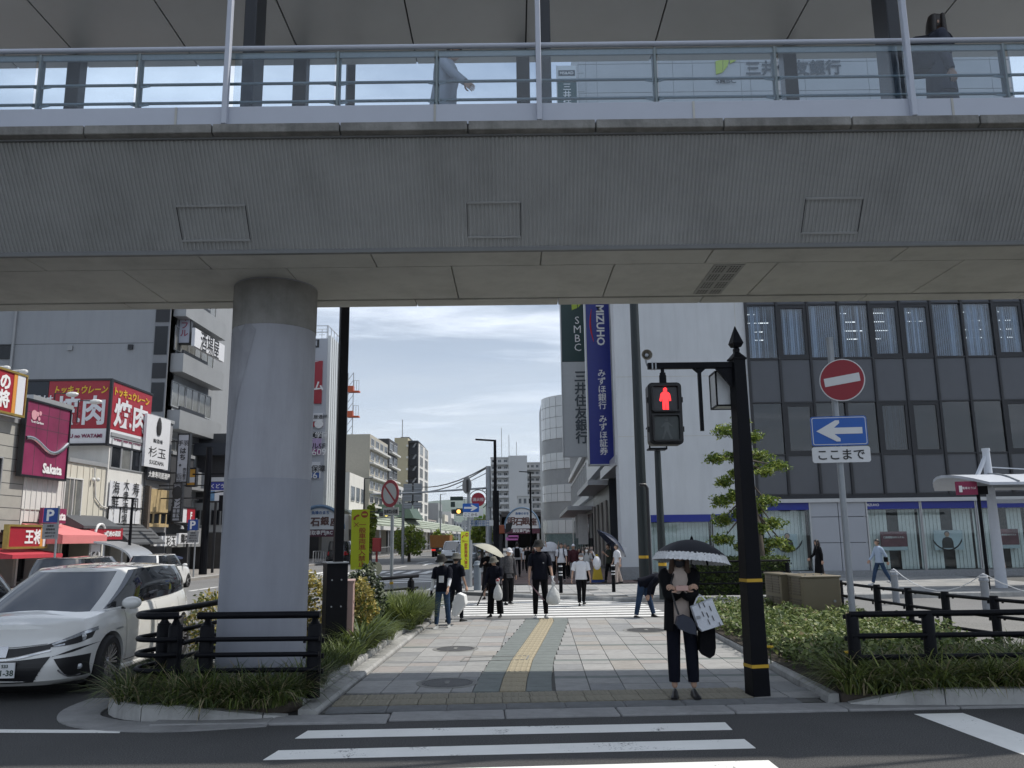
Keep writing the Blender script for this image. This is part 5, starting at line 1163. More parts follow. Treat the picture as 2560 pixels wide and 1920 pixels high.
pv=thing('green_gable','dark green hipped roof rising over the arcade below the beige tower','roof',(-16.8,110,4.5));g=MB();g.rings([[(-18.5,106,4.4),(-12.6,106,4.4),(-12.6,118,4.4),(-18.5,118,4.4)],[(-17.4,107,6.2),(-13.6,107,6.2),(-13.6,117,6.2),(-17.4,117,6.2)]]);g.build('roof',mat('dark_green_roof',(.05,.09,.065),var=.15),pv)
for k in range(9):
 y=83+10.5*k if k else 91;
sh_m=[creamw,tile_b,greyw,cream]
for k,(y,h_)in enumerate(((90,9),(140,8),(170,9),(182,7),(195,8))):
 o=thing('shop_house',('pale','beige','grey','cream','white')[k]+' low shop house behind the green arcade, number '+('one','two','three','four','five')[k]+' from the near end','shop house',(LX(y)-3,y,0),group='low shop houses behind the arcade');g=MB();g.bx(LX(y)-8,LX(y)+.1,y,y+9.5,0,h_);g.build('wall',sh_m[k%4],o)
 for j in range(3):window(o,(LX(y)+.13,y+1.8+3*j,h_-2.2),Y_,Z_,2.0,1.6,frame_a,pane_b,2)
 g=MB();g.bx(LX(y)+.1,LX(y)+.15,y+.3,y+9.2,.2,2.9);g.build('shop_front',shopd,o)
fe=thing('street_fence','grey barred pedestrian fence along the far left kerb','fence',(LK(80)+.05,80,0));
y=60.;
while y<130:
 g=MB();g.bar((LK(y)-.15,y,1.0),(LK(y+5.6)-.15,y+5.6,1.0),.06);g.bar((LK(y)-.15,y,.2),(LK(y+5.6)-.15,y+5.6,.2),.05);g.build('rail',frame_a,fe)
 if y<100:
  for k in range(8):g=MB();yy=y+.7*k;g.bar((LK(yy)-.15,yy,.15),(LK(yy)-.15,yy,1.0),.05);g.build('fence_bar',frame_a,fe)
 y+=6
for k,(a0,a1,bt_,Y,m,nm)in enumerate(((905,925,1117,260,apg,'grey'),(930,958,1133,330,tile_b,'beige'),(955,985,1128,420,greyw,'darker'),(985,1012,1130,380,apw,'white'),(1012,1040,1120,300,apg,'tall grey'),(1036,1056,1135,250,tile_b,'low beige'))):
 slab(nm+' far building closing the view down the main street',a0,a1,bt_,Y,4,4,m,balc=False,cat='building',name='far_building')
# ================================================================== STREET FURNITURE
blk=mat('black_steel',(.0045,.005,.0075),rough=.5,var=.3,scale=3,bump=.08,spec=.13);gal=mat('galvanised_steel',(.30,.32,.34),rough=.45,metal=.5,var=.12,scale=4)
ylw=mat('yellow_band',(.55,.33,.02),rough=.5,var=.06);wht=mat('white_enamel',(.68,.69,.70),rough=.4,var=.04);sred=mat('sign_red',(.28,.008,.02),rough=.4,var=.04);sblue=mat('sign_blue',(.01,.10,.42),rough=.4,var=.04)
signback=mat('sign_back',(.22,.235,.245),rough=.5,metal=.4,var=.08);plas=mat('signal_black',(.005,.0055,.007),rough=.5,var=.1)
def disc(o,name,c,r,T,m,th=.012,n=40):return MB().lathe([(r,0),(r,th)],n,c,T).build(name,m,o)
def faceT(yaw):
 return Matrix.Rotation(yaw,4,'Z')@Matrix.Rotation(R(90),4,'X')
def rud(yaw):return(Vector((math.cos(yaw),math.sin(yaw),0)),Z_)
sp=thing('pedestrian_signal','black square signal post with red standing man light and spear finial','traffic signal',(2.64,9.56,0))
Ys=9.56;zt_=A(1595,778,Ys).z;xb=2.655;rz=R(12)
def sqr(z,h):return[Vector((xb,Ys,z))+Matrix.Rotation(rz,3,'Z')@Vector((sx*h,sy*h,0))for sx,sy in((-1,-1),(1,-1),(1,1),(-1,1))]
g=MB();g.rings([sqr(.03,.101),sqr(zt_,.072)]);g.build('post',blk,sp,bevel=.004)
for b in(1253,1437):
 z=A(1620,b,Ys).z;h=.101+(.072-.101)*z/zt_+.0025;g=MB();g.rings([sqr(z-.018,h),sqr(z+.018,h)]);g.build('yellow_band',ylw,sp)
g=MB();g.rings([sqr(zt_,.085),sqr(zt_+.02,.085)]);g.rings([sqr(zt_+.02,.08),sqr(zt_+.09,.028)]);g.rings([sqr(zt_+.09,.028),sqr(zt_+.13,.03),sqr(zt_+.15,.02)]);zf=A(1590,705,Ys).z
g.rings([sqr(zt_+.15,.02),sqr(zt_+.155,.045),sqr(zt_+.20,.066),sqr(zf,.003)]);g.build('finial',blk,sp)
za=A(1490,790,Ys).z;xa=A(1399,790,Ys).x
g=MB();g.bx(xa,xb-.05,Ys-.035,Ys+.035,za-.036,za+.036);g.build('arm',blk,sp,bevel=.004)
g=MB();g.prism([(xb-.07,Ys-.02,za-.04),(xb-.26,Ys-.02,za-.04),(xb-.07,Ys-.02,za-.28)],(0,.04,0));g.build('arm_gusset',blk,sp)
for x in(xa+.05,xa+.09):g=MB();g.bx(x-.008,x+.008,Ys-.04,Ys+.04,za-.04,za+.04);g.build('clamp_band',gal,sp)
p=A(1395,770,Ys);g=MB();g.lathe([(.012,.08),(.018,.03),(.03,0),(.058,-.09),(.064,-.095),(.060,-.095),(.03,-.03),(.018,-.02),(0,-.02)],20,p,Matrix.Rotation(R(90),4,'X')@Matrix.Scale(-1,4,(0,0,1)));g.build('speaker_horn',mat('horn_beige',(.22,.20,.165),rough=.5,var=.1),sp,smooth=40)
g=MB();g.lathe([(.022,.0),(.022,-.02),(0,-.025)],14,p+Vector((0,-.05,0)),Matrix.Rotation(R(90),4,'X')@Matrix.Scale(-1,4,(0,0,1)));g.build('speaker_core',gal,sp)
g=MB();g.tube([p+Vector((0,.05,0)),p+Vector((.02,.05,-.1)),(xa+.02,Ys,za)],.012,6);g.build('speaker_stay',gal,sp)
x0,x1=A(1399,890,Ys).x,A(1471,890,Ys).x;z1,z0=A(1435,829,Ys).z,A(1435,962,Ys).z;xc=(x0+x1)/2
def rrect(xa,xb,za,zb,r,y,n=5):
 P=[]
 for(cx,cz,a0)in((xb-r,zb-r,0),(xa+r,zb-r,90),(xa+r,za+r,180),(xb-r,za+r,270)):
  for k in range(n+1):t=R(a0+90*k/n);P.append(Vector((cx+r*math.cos(t),y,cz+r*math.sin(t))))
 return P
g=MB();g.rings([rrect(x0,x1,z0,z1,.05,Ys+.1),rrect(x0,x1,z0,z1,.05,Ys-.08),rrect(x0+.012,x1-.012,z0+.012,z1-.012,.04,Ys-.095)]);g.build('signal_case',plas,sp)
zm=(z0+z1)/2
for k,(a,b)in enumerate(((zm+.012,z1-.03),(z0+.03,zm-.012))):
 g=MB();o_=rrect(x0+.03,x1-.03,a,b,.03,Ys-.098);i_=rrect(x0+.05,x1-.05,a+.02,b-.02,.02,Ys-.098);i2=[q+Vector((0,-.05,0))for q in i_];o2=[q+Vector((0,-.05,0))for q in o_]
 n=len(o_)
 if k==0 or True:g.add(o_+i_+o2+i2,[(j,(j+1)%n,n+(j+1)%n,n+j)[::-1]for j in range(n)]+[(2*n+j,2*n+(j+1)%n,3*n+(j+1)%n,3*n+j)for j in range(n)]+[(j,(j+1)%n,2*n+(j+1)%n,2*n+j)for j in range(n)]+[(n+j,n+(j+1)%n,3*n+(j+1)%n,3*n+j)for j in range(n)])
 g.build('hood',plas,sp);g=MB();g.rings([rrect(x0+.05,x1-.05,a+.02,b-.02,.02,Ys-.094),rrect(x0+.05,x1-.05,a+.02,b-.02,.02,Ys-.10)])
 ln=g.build('lens',mat('lens_dark',(.02,.018,.022),rough=.25,var=.2)if k==0 else mat('lens_green_dark',(.03,.04,.04),rough=.25,var=.25),sp)
 cz=(a+b)/2;H=(b-a-.04)*.47
 def fig(pts,m,nm):g=MB();g.prism([Vector((xc+u*H,Ys-.1005,cz+v*H))for u,v in pts],(0,-.004,0));return g.build(nm,m,ln)
 if k==0:
  m=mat('red_light',(1.,.035,.04),var=.0,emit=1.9)
  man=[(-.12,-1),(-.02,-1),(-.0,-.35),(.02,-1),(.16,-1),(.19,.05),(.27,-.1),(.36,-.06),(.30,.45),(.16,.58),(.11,.62),(.16,.72),(.15,.86),(.06,.97),(-.06,.97),(-.15,.86),(-.16,.72),(-.11,.62),(-.16,.58),(-.30,.45),(-.36,-.06),(-.27,-.1),(-.17,.05)]
  man=[(-.26,-1),(-.03,-1),(0,-.30),(.05,-1),(.27,-1),(.26,-.05),(.36,-.25),(.5,-.2),(.42,.40),(.20,.58),(.12,.60),(.19,.74),(.16,.90),(.03,.98),(-.12,.9),(-.17,.74),(-.12,.60),(-.22,.57),(-.40,.40),(-.52,-.20),(-.38,-.28),(-.26,-.02)]
  fig(man,m,'standing_man')
 else:
  m=mat('unlit_man',(.075,.085,.085),rough=.5,var=.1)
  fig([(-.5,-1),(-.3,-1),(0,-.25),(.25,-1),(.48,-1),(.2,-.1),(.2,.25),(.55,.05),(.5,.2),(.15,.5),(-.15,.5),(-.5,.1),(-.42,0),(-.2,.2),(-.18,-.1)],m,'walking_man');fig([(-.14,.6),(.14,.6),(.16,.8),(.0,.95),(-.16,.8)],m,'walking_head')
for z in(z0+.18,z1-.20):
 for x in(x0,x1):g=MB();g.bx(x-.018,x+.018,Ys-.06,Ys-.02,z-.03,z+.03);g.build('case_clip',plas,sp)
g=MB();g.tube([(xc+.0,Ys,z1-.01),(xc,Ys,z1+.1)],.042,12);g.tube([(xc,Ys,z1+.1),(xc,Ys,za)],.022,10);g.lathe([(.035,0),(.035,.03)],12,(xc,Ys,z1+.1));g.build('hanger',blk,sp)
xr_=A(1510,800,Ys).x;zr0=A(1510,931,Ys).z;g=MB();g.bx(xr_-.02,xr_+.02,Ys-.02,Ys+.02,zr0,za-.03);g.prism([(xr_-.08,Ys-.015,za-.037),(xr_+.08,Ys-.015,za-.037),(xr_+.02,Ys-.015,za-.09),(xr_-.02,Ys-.015,za-.09)],(0,.03,0));g.build('hanging_rod',blk,sp)
lx0,lx1,lz0,lz1=A(1553,840,Ys).x,A(1612,840,Ys).x,A(1570,872,Ys).z,A(1570,798,Ys).z;lens_w=mat('opal_panel',(.55,.57,.58),rough=.4,var=.06)
g=MB();g.bx(lx0,lx1,Ys+.12,Ys+.42,lz0,lz1);lb_=g.build('lantern',lens_w,sp)
g=MB()
for x in(lx0,lx1):
 for y in(Ys+.12,Ys+.42):g.bar((x,y,lz0),(x,y,lz1),.018)
for z in(lz0,lz1):
 for y in(Ys+.12,Ys+.42):g.bar((lx0-.009,y,z),(lx1+.009,y,z),.018)
 for x in(lx0,lx1):g.bar((x,Ys+.12,z),(x,Ys+.42,z),.018)
g.build('lantern_frame',blk,lb_);g=MB();g.bar((xb,Ys,lz1-.03),(xb-.02,Ys+.14,lz1-.03),.04);g.build('lantern_bracket',blk,lb_)
Yn=10.1;pb=A(1827,1150,Yn).x
ne=thing('no_entry_sign','grey pole with round no entry sign above blue left arrow and white plate','road sign',(pb,Yn,.11))
g=MB();g.tube([(pb,Yn,.1),(pb,Yn,A(1800,731,Yn).z)],.038,14);g.build('pole',gal,ne,smooth=60);g=MB();g.lathe([(.042,0),(.042,.03),(0,.035)],14,(pb,Yn,A(1800,731,Yn).z-.02));g.build('pole_cap',gal,ne)
c=A(1815,823,Yn-.06)+Vector((0,-.06,0));yaw=R(-27)
disc(ne,'sign_disc',c,.262,faceT(yaw),wht,.012);disc(ne,'red_face',c+faceT(yaw).to_3x3()@Vector((0,0,.012)),.25,faceT(yaw),sred,.003)
r_,u_=rud(yaw);nn=r_.cross(u_)
q=c+nn*.0165;u_=(Z_*math.cos(R(6))-r_*math.sin(R(6)));r_=(r_*math.cos(R(6))+Z_*math.sin(R(6)))
g=MB();g.prism([q-r_*.205-u_*.052,q+r_*.205-u_*.052,q+r_*.205+u_*.052,q-r_*.205+u_*.052],nn*.003);g.build('white_bar',wht,ne)
def plate(o,name,c,w,h,yaw,m,r=.03,th=.012):
 r_,u_=rud(yaw);nn=r_.cross(u_);P=[c+r_*q.x+u_*q.z for q in rrect(-w/2,w/2,-h/2,h/2,r,0)]
 g=MB();g.prism(P,nn*th);return g.build(name,m,o)
def arrow(o,c,w,h,yaw,m,s=1,out=.02):
 r_,u_=rud(yaw);nn=r_.cross(u_);pts=[(-1,0),(-.15,1),(.02,1),(.02,.72),(-.22,.30),(1,.30),(1,-.30),(-.22,-.30),(.02,-.72),(.02,-1),(-.15,-1)]
 g=MB();P=[c+r_*(x*s*w/2)+u_*(z*h/2)+nn*out for x,z in pts];g.prism(P,nn*.003);return g.build('white_arrow',m,o)
yaw=R(-7);ca=A(1812,931,Yn-.06);w_=A(1870,931,Yn).x-A(1754,931,Yn).x;h_=A(1812,900,Yn).z-A(1812,963,Yn).z
plate(ne,'arrow_plate',ca,w_,h_,yaw,sblue);plate(ne,'white_border',ca+Vector((0,-.012,0)),w_-.025,h_-.025,yaw,wht,.025,.002);plate(ne,'blue_face',ca+Vector((0,-.0145,0)),w_-.042,h_-.042,yaw,sblue,.02,.002)
arrow(ne,ca+Vector((0,.0,0)),w_*.82,h_*.72,yaw,wht,1,.02)
cp=A(1817,982,Yn-.06);w2=A(1877,982,Yn).x-A(1757,982,Yn).x;h2=A(1817,965,Yn).z-A(1817,999,Yn).z;plate(ne,'word_plate',cp,w2,h2,yaw,wht,.03)
r_,u_=rud(yaw);text('ここまで',ne,cp+r_.cross(u_)*.012,r_,u_,black_i,w=w2*.80,bold=.012,out=.003)
for z in(c.z+.1,c.z-.1,ca.z,cp.z):g=MB();g.bx(pb-.06,pb+.06,Yn-.052,Yn-.03,z-.012,z+.012);g.build('clamp',gal,ne)
z=A(1829,1280,Yn).z;g=MB();g.lathe([(.041,0),(.041,.05)],12,(pb,Yn,z));g.build('pole_band',gal,ne)
def guard(name,label,pts,rails,posts,top=None,r_post=.075,rr=.028,z0=.1,ptop=.86,sm=8,cap=True):
 o=thing(name,label,'guard rail',(*pts[0][:2],z0),group='black steel guard rails')
 for z,r in rails:
  g=MB();g.tube([Vector((p[0],p[1],z+(p[2]if len(p)>2 else 0)))for p in pts],r,10,sm=sm);g.build('rail',blk,o,smooth=60)
 for p in posts:
  dz=p[2]if len(p)>2 else 0
  g=MB();g.lathe([(r_post,z0),(r_post,ptop+dz-.03),(r_post*.93,ptop+dz-.02),(r_post*.93,ptop+dz)],20,(p[0],p[1],0));ps=g.build('post',blk,o,smooth=40)
  if cap:g=MB();g.lathe([(r_post*.75,ptop+dz),(r_post*.5,ptop+dz+.03),(.03,ptop+dz+.05),(.028,top+dz-.045),(.06,top+dz-.025),(.06,top+dz-.01)],16,(p[0],p[1],0));g.build('post_neck',blk,ps,smooth=40)
  for z,r in rails[(1 if cap else 0):]:
   g=MB();g.tube([(p[0]-.1,p[1]-.03,z+dz-.05),(p[0]-.1,p[1]-.03,z+dz)],.016,6);g.tube([(p[0]+.1,p[1]-.03,z+dz-.05),(p[0]+.1,p[1]-.03,z+dz)],.016,6);g.build('rail_bolt',blk,ps)
 return o
RL=[(.965,.038),(.715,.026),(.555,.026),(.395,.026)]
xd,xcc=A(676,1400,9.28).x,A(440,1400,9.28).x
guard('guard_rail','straight black guard rail in front of the round pillar',[(xcc-.08,9.28),(xd+.07,9.26)],RL,[(xcc,9.36),(xd,9.34)],.965,sm=1)
pl_=[(-3.66,9.33),(-3.86,9.28),(-4.08,9.36),(-4.17,9.56),(-4.12,9.85),(-3.98,10.6),(-3.86,12),(-3.55,15.4)]
o=guard('guard_rail','curved black guard rail bending round the corner beside the white hatchback',pl_,RL,[(-3.72,9.42),(-3.93,9.62),(-3.78,12.6)],.965)
guard('guard_rail','low black guard rail behind the grass and the yellow plate',[(-3.5,15.7),(-3.3,16.75),(-2.15,18.95)],[(.95,.036),(.70,.024),(.52,.024),(.34,.024)],[(-3.35,16.5),(-2.93,17.5),(-2.28,18.75)],.95,sm=4)
xq=[A(a,1400,9.62).x for a in(1849,2014,2212+40)]
guard('guard_rail','front black three bar rail in the right planting bed',[(xq[0]-.04,9.62),(7.2,9.68)],[(.865,.034),(.63,.030),(.40,.030)],[(xq[0],9.66),(xq[1],9.66),(6.02,9.68),(7.0,9.7)],.865,r_post=.068,ptop=.87,sm=1,cap=False)
guard('guard_rail','rear black three bar rail running away behind the right planting bed',[(6.25,16.6),(6.33,14.9),(6.5,12.9),(6.95,10.9),(7.3,9.7)],[(.83,.026),(.60,.024),(.37,.024)],[(6.26,16.4),(6.33,14.9),(6.41,13.9),(6.5,12.9),(6.7,11.95),(6.95,11.1)],.83,r_post=.06,ptop=.88,cap=False)
Yh=23.55;guard('guard_rail','black rail in front of the clipped hedge beyond the side street',[(4.9,Yh,.05),(7.7,Yh+.1,.05)],[(1.0,.03),(.70,.026),(.40,.026)],[(5.0,Yh+.05),(7.6,Yh+.05)],1.0,r_post=.06,ptop=1.0,sm=1,cap=False)
o=thing('wooden_post','square bronze post standing beside the black signal post','post',A(1644,1350,15.5));p=A(1644,1349,15.5);g=MB();g.bx(p.x-.055,p.x+.055,15.45,15.55,.1,A(1644,1250,15.5).z);g.build('shaft',mat('bronze_paint',(.10,.09,.07),rough=.5,var=.15),o,bevel=.01);g=MB();g.lathe([(.04,0),(.05,.03),(.03,.07)],10,(p.x-.07,15.45,A(1644,1268,15.5).z));g.build('knob',gal,o)
Yx=12.5;mst=thing('lamp_mast','tall black square mast rising from a black switch box beside the pillar','lamp post',(-2.6,Yx,.1))
zb=A(715,1217,Yx).z;xm0,xm1=A(687,1330,Yx).x,A(747,1330,Yx).x;cxm=(xm0+xm1)/2;T=Matrix.Translation((cxm,Yx+.16,0))@Matrix.Rotation(R(24),4,'Z')
g=MB();g.bx(-.155,.155,-.155,.155,.1,zb,0,T);g.build('switch_box',blk,mst,bevel=.006);g=MB();g.bx(-.165,.165,-.165,.165,zb,zb+.02,0,T);g.build('box_lid',gal,mst)
for z in(zb-.24,zb-.62):
 for x in(-.08,.06):g=MB();g.lathe([(.012,0),(.012,.008)],8,T@Vector((x,-.155,z)),T.to_3x3().to_4x4()@Matrix.Rotation(R(90),4,'X'));g.build('bolt',gal,mst)
g=MB();g.bx(.155,.16,-.05,.03,zb-.22,zb-.16,0,T);g.build('warning_sticker',ylw,mst);g=MB();g.bx(.155,.165,-.11,-.07,zb-.55,zb-.42,0,T);g.build('latch',frame_d,mst);g=MB();g.bx(.1555,.158,-.154,.154,.75,.765,0,T);g.build('door_gap',groove,mst)
xp=A(735,900,Yx).x;g=MB();T2=Matrix.Translation((xp-.005,Yx+.14,0))@Matrix.Rotation(R(24),4,'Z');g.bx(-.066,.066,-.066,.066,zb+.02,10.8,0,T2);g.build('mast',blk,mst,bevel=.004)
pcab=thing('utility_cabinet','narrow pink grey utility cabinet on a concrete foot behind the black switch box','utility cabinet',(-2.5,13.1,.1));pk=mat('pink_enamel',(.42,.285,.26),rough=.5,var=.08,stain=.12)
xk=A(762,1345,12.75).x;zk0,zk1=A(755,1425,12.75).z,A(755,1258,12.75).z;T=Matrix.Translation((xk,12.75,0))@Matrix.Rotation(R(9),4,'Z')
g=MB();g.bx(-.42,0,0,.62,zk0,zk1,0,T);g.build('case',pk,pcab,bevel=.008);g=MB();g.bx(-.43,.012,-.012,.64,zk1,zk1+.025,0,T);g.build('lid',pk,pcab);g=MB();g.bx(-.44,.015,-.015,.64,.08,zk0,0,T);g.build('concrete_foot',conc,pcab)
zz=zk1-.5;g=MB();g.bx(.0,.003,0.01,.61,zz,zz+.012,0,T);g.build('door_gap',groove,pcab)
for y,z,w,h in((.40,zz-.42,.10,.15),(.45,zk1-.13,.05,.06),(.12,zz+.18,.04,.05),(.12,zz-.45,.04,.06),(.42,zz+.06,.07,.05),(.42,zz-.62,.07,.06)):g=MB();g.bx(0,.006,y,y+w,z,z+h,0,T);g.build('lock_plate',frame_d if w>.09 else mat('dark_pink',(.25,.16,.15),var=.1),pcab)  # small plates in a darker pink than the case, the largest near black
bro=mat('brown_enamel',(.16,.135,.09),rough=.45,var=.07,scale=1.5,stain=.08);Yu=16.4
for nm,lab,a0,a1,b1,yy,dp in(('utility_box','larger brown steel utility box with bolt heads on its lid',1736,1820,1249,16.0,1.1),('utility_box','smaller brown steel utility box half hidden by the larger one',1690,1724,1244,16.7,.9)):
 x0,x1=A(a0,1300,yy).x,A(a1,1300,yy).x;z1=A(a0,b1,yy).z;u=thing(nm,lab,'utility box',((x0+x1)/2,yy,.1),group='brown utility boxes')
 T=Matrix.Translation((x0,yy,0))@Matrix.Rotation(R(3),4,'Z');W=x1-x0
 g=MB();g.bx(0,W,0,dp,.08,z1,0,T);g.build('case',bro,u,bevel=.01);g=MB();g.bx(-.02,W+.02,-.02,dp+.02,z1,z1+.04,0,T);g.build('lid',bro,u,bevel=.008)
 lou=mat('louvre_brown',(.13,.11,.085),rough=.6,var=.1)
 for j in range(2):
  for k in range(2):
   g=MB();ya=.1+dp*.42*j
   for q in range(7):z=.22+.40*k+.05*q;g.bx(-.012,0,ya,ya+dp*.36,z,z+.03,0,T)
   g.build('louvre',lou,u)
 for k in range(3):g=MB();g.lathe([(.018,0),(.018,.02)],8,T@Vector((.15+.2*k,.2+.1*k,z1+.04)));g.build('lid_bolt',gal,u)
 g=MB();g.lathe([(.025,0),(.025,.015)],12,T@Vector((W*.82,-.001,z1*.55)),T.to_3x3().to_4x4()@Matrix.Rotation(R(90),4,'X'));g.build('lock',gal,u)
fy=mat('fluorescent_yellow',(.42,.48,.01),rough=.5,var=.03);redink=mat('red_brown_ink',(.28,.04,.015),rough=.5,var=.05)
def yplate(lab,a0,a1,b0,b1,Y,yaw,wreal,pole=True):
 c=A((a0+a1)/2,(b0+b1)/2,Y);h=A(a0,b0,Y).z-A(a0,b1,Y).z;w=wreal;o=thing('no_vehicles_sign',lab,'road sign',(c.x,Y,.1),group='yellow no vehicles plates')
 plate(o,'sign_plate',c,w,h,yaw,fy,.02,.012);r_,u_=rud(yaw);nn=r_.cross(u_);q=c+nn*.012
 text('一般車両進入禁止',o,q+r_*w*.12-u_*h*.10,r_,u_,redink,h=h*.70,w=w*.40,vertical=True,bold=.012,out=.003)
 dc=q+r_*w*.22+u_*h*.415;Tf=Matrix.Rotation(yaw,4,'Z')@Matrix.Rotation(R(90),4,'X');disc(o,'red_disc',dc,w*.19,Tf,redink,.003,20)
 g=MB();z_=dc+nn*.0035;g.prism([z_-r_*w*.13-u_*.016,z_+r_*w*.13-u_*.016,z_+r_*w*.13+u_*.016,z_-r_*w*.13+u_*.016],nn*.002);g.build('disc_bar',fy,o)
 b_=q-r_*w*.22+u_*h*.36;P=[(-.13,-.07*1.4),(-.04,-.07*1.4),(-.03,.0),(.04,.06),(.04,.02),(.14,.10),(.04,.17),(.04,.135),(-.08,.07),(-.13,-.01)]
 g=MB();g.prism([b_+r_*(x*w*1.3)+u_*(z*w*1.25)+nn*.003 for x,z in P],nn*.002);g.build('turn_arrow',redink,o)
 g=MB();xx=b_-u_*h*.115+nn*.004;s_=w*.12;g.bar(xx-r_*s_-u_*s_,xx+r_*s_+u_*s_,.012,.003,nn);g.bar(xx-r_*s_+u_*s_,xx+r_*s_-u_*s_,.012,.003,nn);g.build('cross_mark',redink,o)
 if pole:g=MB();pp=c-nn*.04;g.tube([(pp.x,pp.y,.1),(pp.x,pp.y,c.z+h*.45)],.035,10);g.build('pole',gal,o,smooth=60)
 return o
yplate('large yellow plate with red lettering behind the black mast and shrubs',759,797,1100,1230,16.9,R(6),.36)
yplate('small yellow plate turned sideways beside the blue right arrow sign',995,1013,1148,1230,28.6,R(40),.34)
Yp=18.3;xp=A(846,1230,Yp).x;npk=thing('no_parking_sign','round red rimmed no parking sign turned sideways over a small white plate','road sign',(xp,Yp,.1))
g=MB();g.tube([(xp,Yp,.1),(xp,Yp,A(846,1040,Yp).z)],.038,12);g.build('pole',gal,npk,smooth=60);c=A(843,1066,Yp-.06);yaw=R(-42);Tf=faceT(yaw)
rr=(A(843,1037,Yp).z-A(843,1096,Yp).z)/2;disc(npk,'sign_disc',c,rr,Tf,mat('no_parking_red',(.27,.02,.03),var=.04));nn=Tf.to_3x3()@Vector((0,0,1));disc(npk,'pale_face',c+nn*.012,rr*.76,Tf,mat('pale_face',(.40,.40,.39),var=.05),.003)
r_,u_=rud(yaw);g=MB();q=c+nn*.016;d_=(r_-u_).normalized();e_=(r_+u_).normalized();g.prism([q-d_*rr*.78-e_*.022,q+d_*rr*.78-e_*.022,q+d_*rr*.78+e_*.022,q-d_*rr*.78+e_*.022],nn*.003);g.build('slash',MATS['no_parking_red'],npk)
cp=A(845,1105,Yp-.06);plate(npk,'word_plate',cp,.42,.17,R(-30),mat('pale_face',(.40,.40,.39)),.01);r_,u_=rud(R(-30));text('駐車禁止区間',npk,cp+r_.cross(u_)*.012,r_,u_,black_i,w=.36,h=.09,out=.003)
for z in(c.z,cp.z):g=MB();g.bx(xp-.06,xp+.06,Yp-.07,Yp-.03,z-.015,z+.015);g.build('clamp',gal,npk)
g=MB();g.lathe([(.041,.0),(.041,.05)],12,(xp,Yp,A(846,1262,Yp).z));g.build('yellow_band',ylw,npk)
Yd=16.9;p=A(811,1228,Yd);dl=thing('round_reflector','beige round reflector on a white post behind the shrubs','reflector',(p.x,Yd,.1));bgd=mat('beige_plastic',(.40,.39,.28),rough=.5,var=.06)
disc(dl,'disc',p,.13,faceT(R(8)),bgd,.02,24);g=MB();g.tube([(p.x,Yd-.03,.1),(p.x,Yd-.03,p.z+.02)],.022,8);g.build('post',wht,dl);g=MB();g.tube([(p.x,Yd-.03,A(811,1310,Yd).z),(p.x,Yd-.03,A(811,1292,Yd).z)],.03,8);g.build('sleeve',gal,dl)
Ya=29.4;p=A(1013,1270,Ya);ra=thing('arrow_sign','grey post with blue right arrow plate and a round sign seen from behind','road sign',(p.x,Ya,.1))
g=MB();g.tube([(p.x,Ya,.1),(p.x,Ya,A(1009,1040,Ya).z)],.06,10);g.tube([(p.x,Ya,.1),(p.x,Ya,1.7)],.12,12);g.build('pole',gal,ra,smooth=50)
yaw=R(14);c=A(1017,1097,Ya-.1);w_,h_=.58,.30;plate(ra,'arrow_plate',c,w_,h_,yaw,sblue);arrow(ra,c,w_*.84,h_*.74,yaw,wht,-1)
cp=A(1017,1112,Ya-.1);plate(ra,'word_plate',cp,.56,.17,yaw,wht);r_,u_=rud(yaw);text('ここから',ra,cp+r_.cross(u_)*.012,r_,u_,black_i,w=.46,out=.003)
c=A(1009,1048,Ya-.1);disc(ra,'sign_back',c,.30,faceT(R(-55)),signback,.015);g=MB();g.bar(A(1009,1036,Ya-.2),A(1009,1064,Ya-.2),.05);g.build('back_stiffener',frame_d,ra)
p2=A(1033,1110,Ya+.4);plate(ra,'route_plate',p2,.34,.36,0,wht);q=A(1033,1117,Ya+.37);plate(ra,'green_strip',q,.30,.09,0,mat('sign_green',(.10,.22,.03),var=.05),.005)
for b in(1127,1133):q=A(1032,b,Ya+.3);g=MB();g.bx(q.x-.55,q.x+.55,Ya+.28,Ya+.31,q.z-.05,q.z+.05);pl=g.build('direction_plate',sgry,ra);text('一方通行出口',pl,(q.x,Ya+.28,q.z),X_,Z_,mat('gate_blue_ink',(.06,.13,.28)),w=.8,out=.004)
Yq=37.;p=A(1056,1200,Yq);tp_=thing('traffic_pole','grey traffic pole with a long arm carrying sign backs and a red hydrant sign','traffic pole',(p.x,Yq,.1));xq_=p.x;ztq=A(1053,1007,Yq).z
g=MB();g.tube([(xq_,Yq,.1),(xq_,Yq,ztq)],[.15,.11],12);g.build('pole',gal,tp_,smooth=50);za_,zb_=A(1053,1054,Yq).z,A(905,1064,Yq).z;xe=A(800,1066,Yq).x
g=MB();g.tube([(xq_,Yq,za_),(A(905,1062,Yq).x,Yq,zb_),(xe,Yq,A(800,1068,Yq).z)],[.05,.035,.03],8);g.build('long_arm',gal,tp_);g=MB();g.tube([(xq_,Yq,za_+.7),(A(985,1057,Yq).x,Yq,za_)],.02,6);g.build('arm_stay',gal,tp_)
for a0,a1,b0,b1 in((871,890,1045,1083),(893,911,1044,1083),(871,890,1086,1099),(893,911,1085,1099)):
 x0,x1=A(a0,1060,Yq).x,A(a1,1060,Yq).x;g=MB();g.bx(x0,x1,Yq+.05,Yq+.08,A(880,b1,Yq).z,A(880,b0,Yq).z);sb=g.build('sign_back',signback,tp_,bevel=.01)
 for q in(.3,.7):z=A(880,b0,Yq).z*(1-q)+A(880,b1,Yq).z*q;g=MB();g.bx(x0+.02,x1-.02,Yq+.03,Yq+.05,z-.02,z+.02);g.build('stiffener',gal,sb)
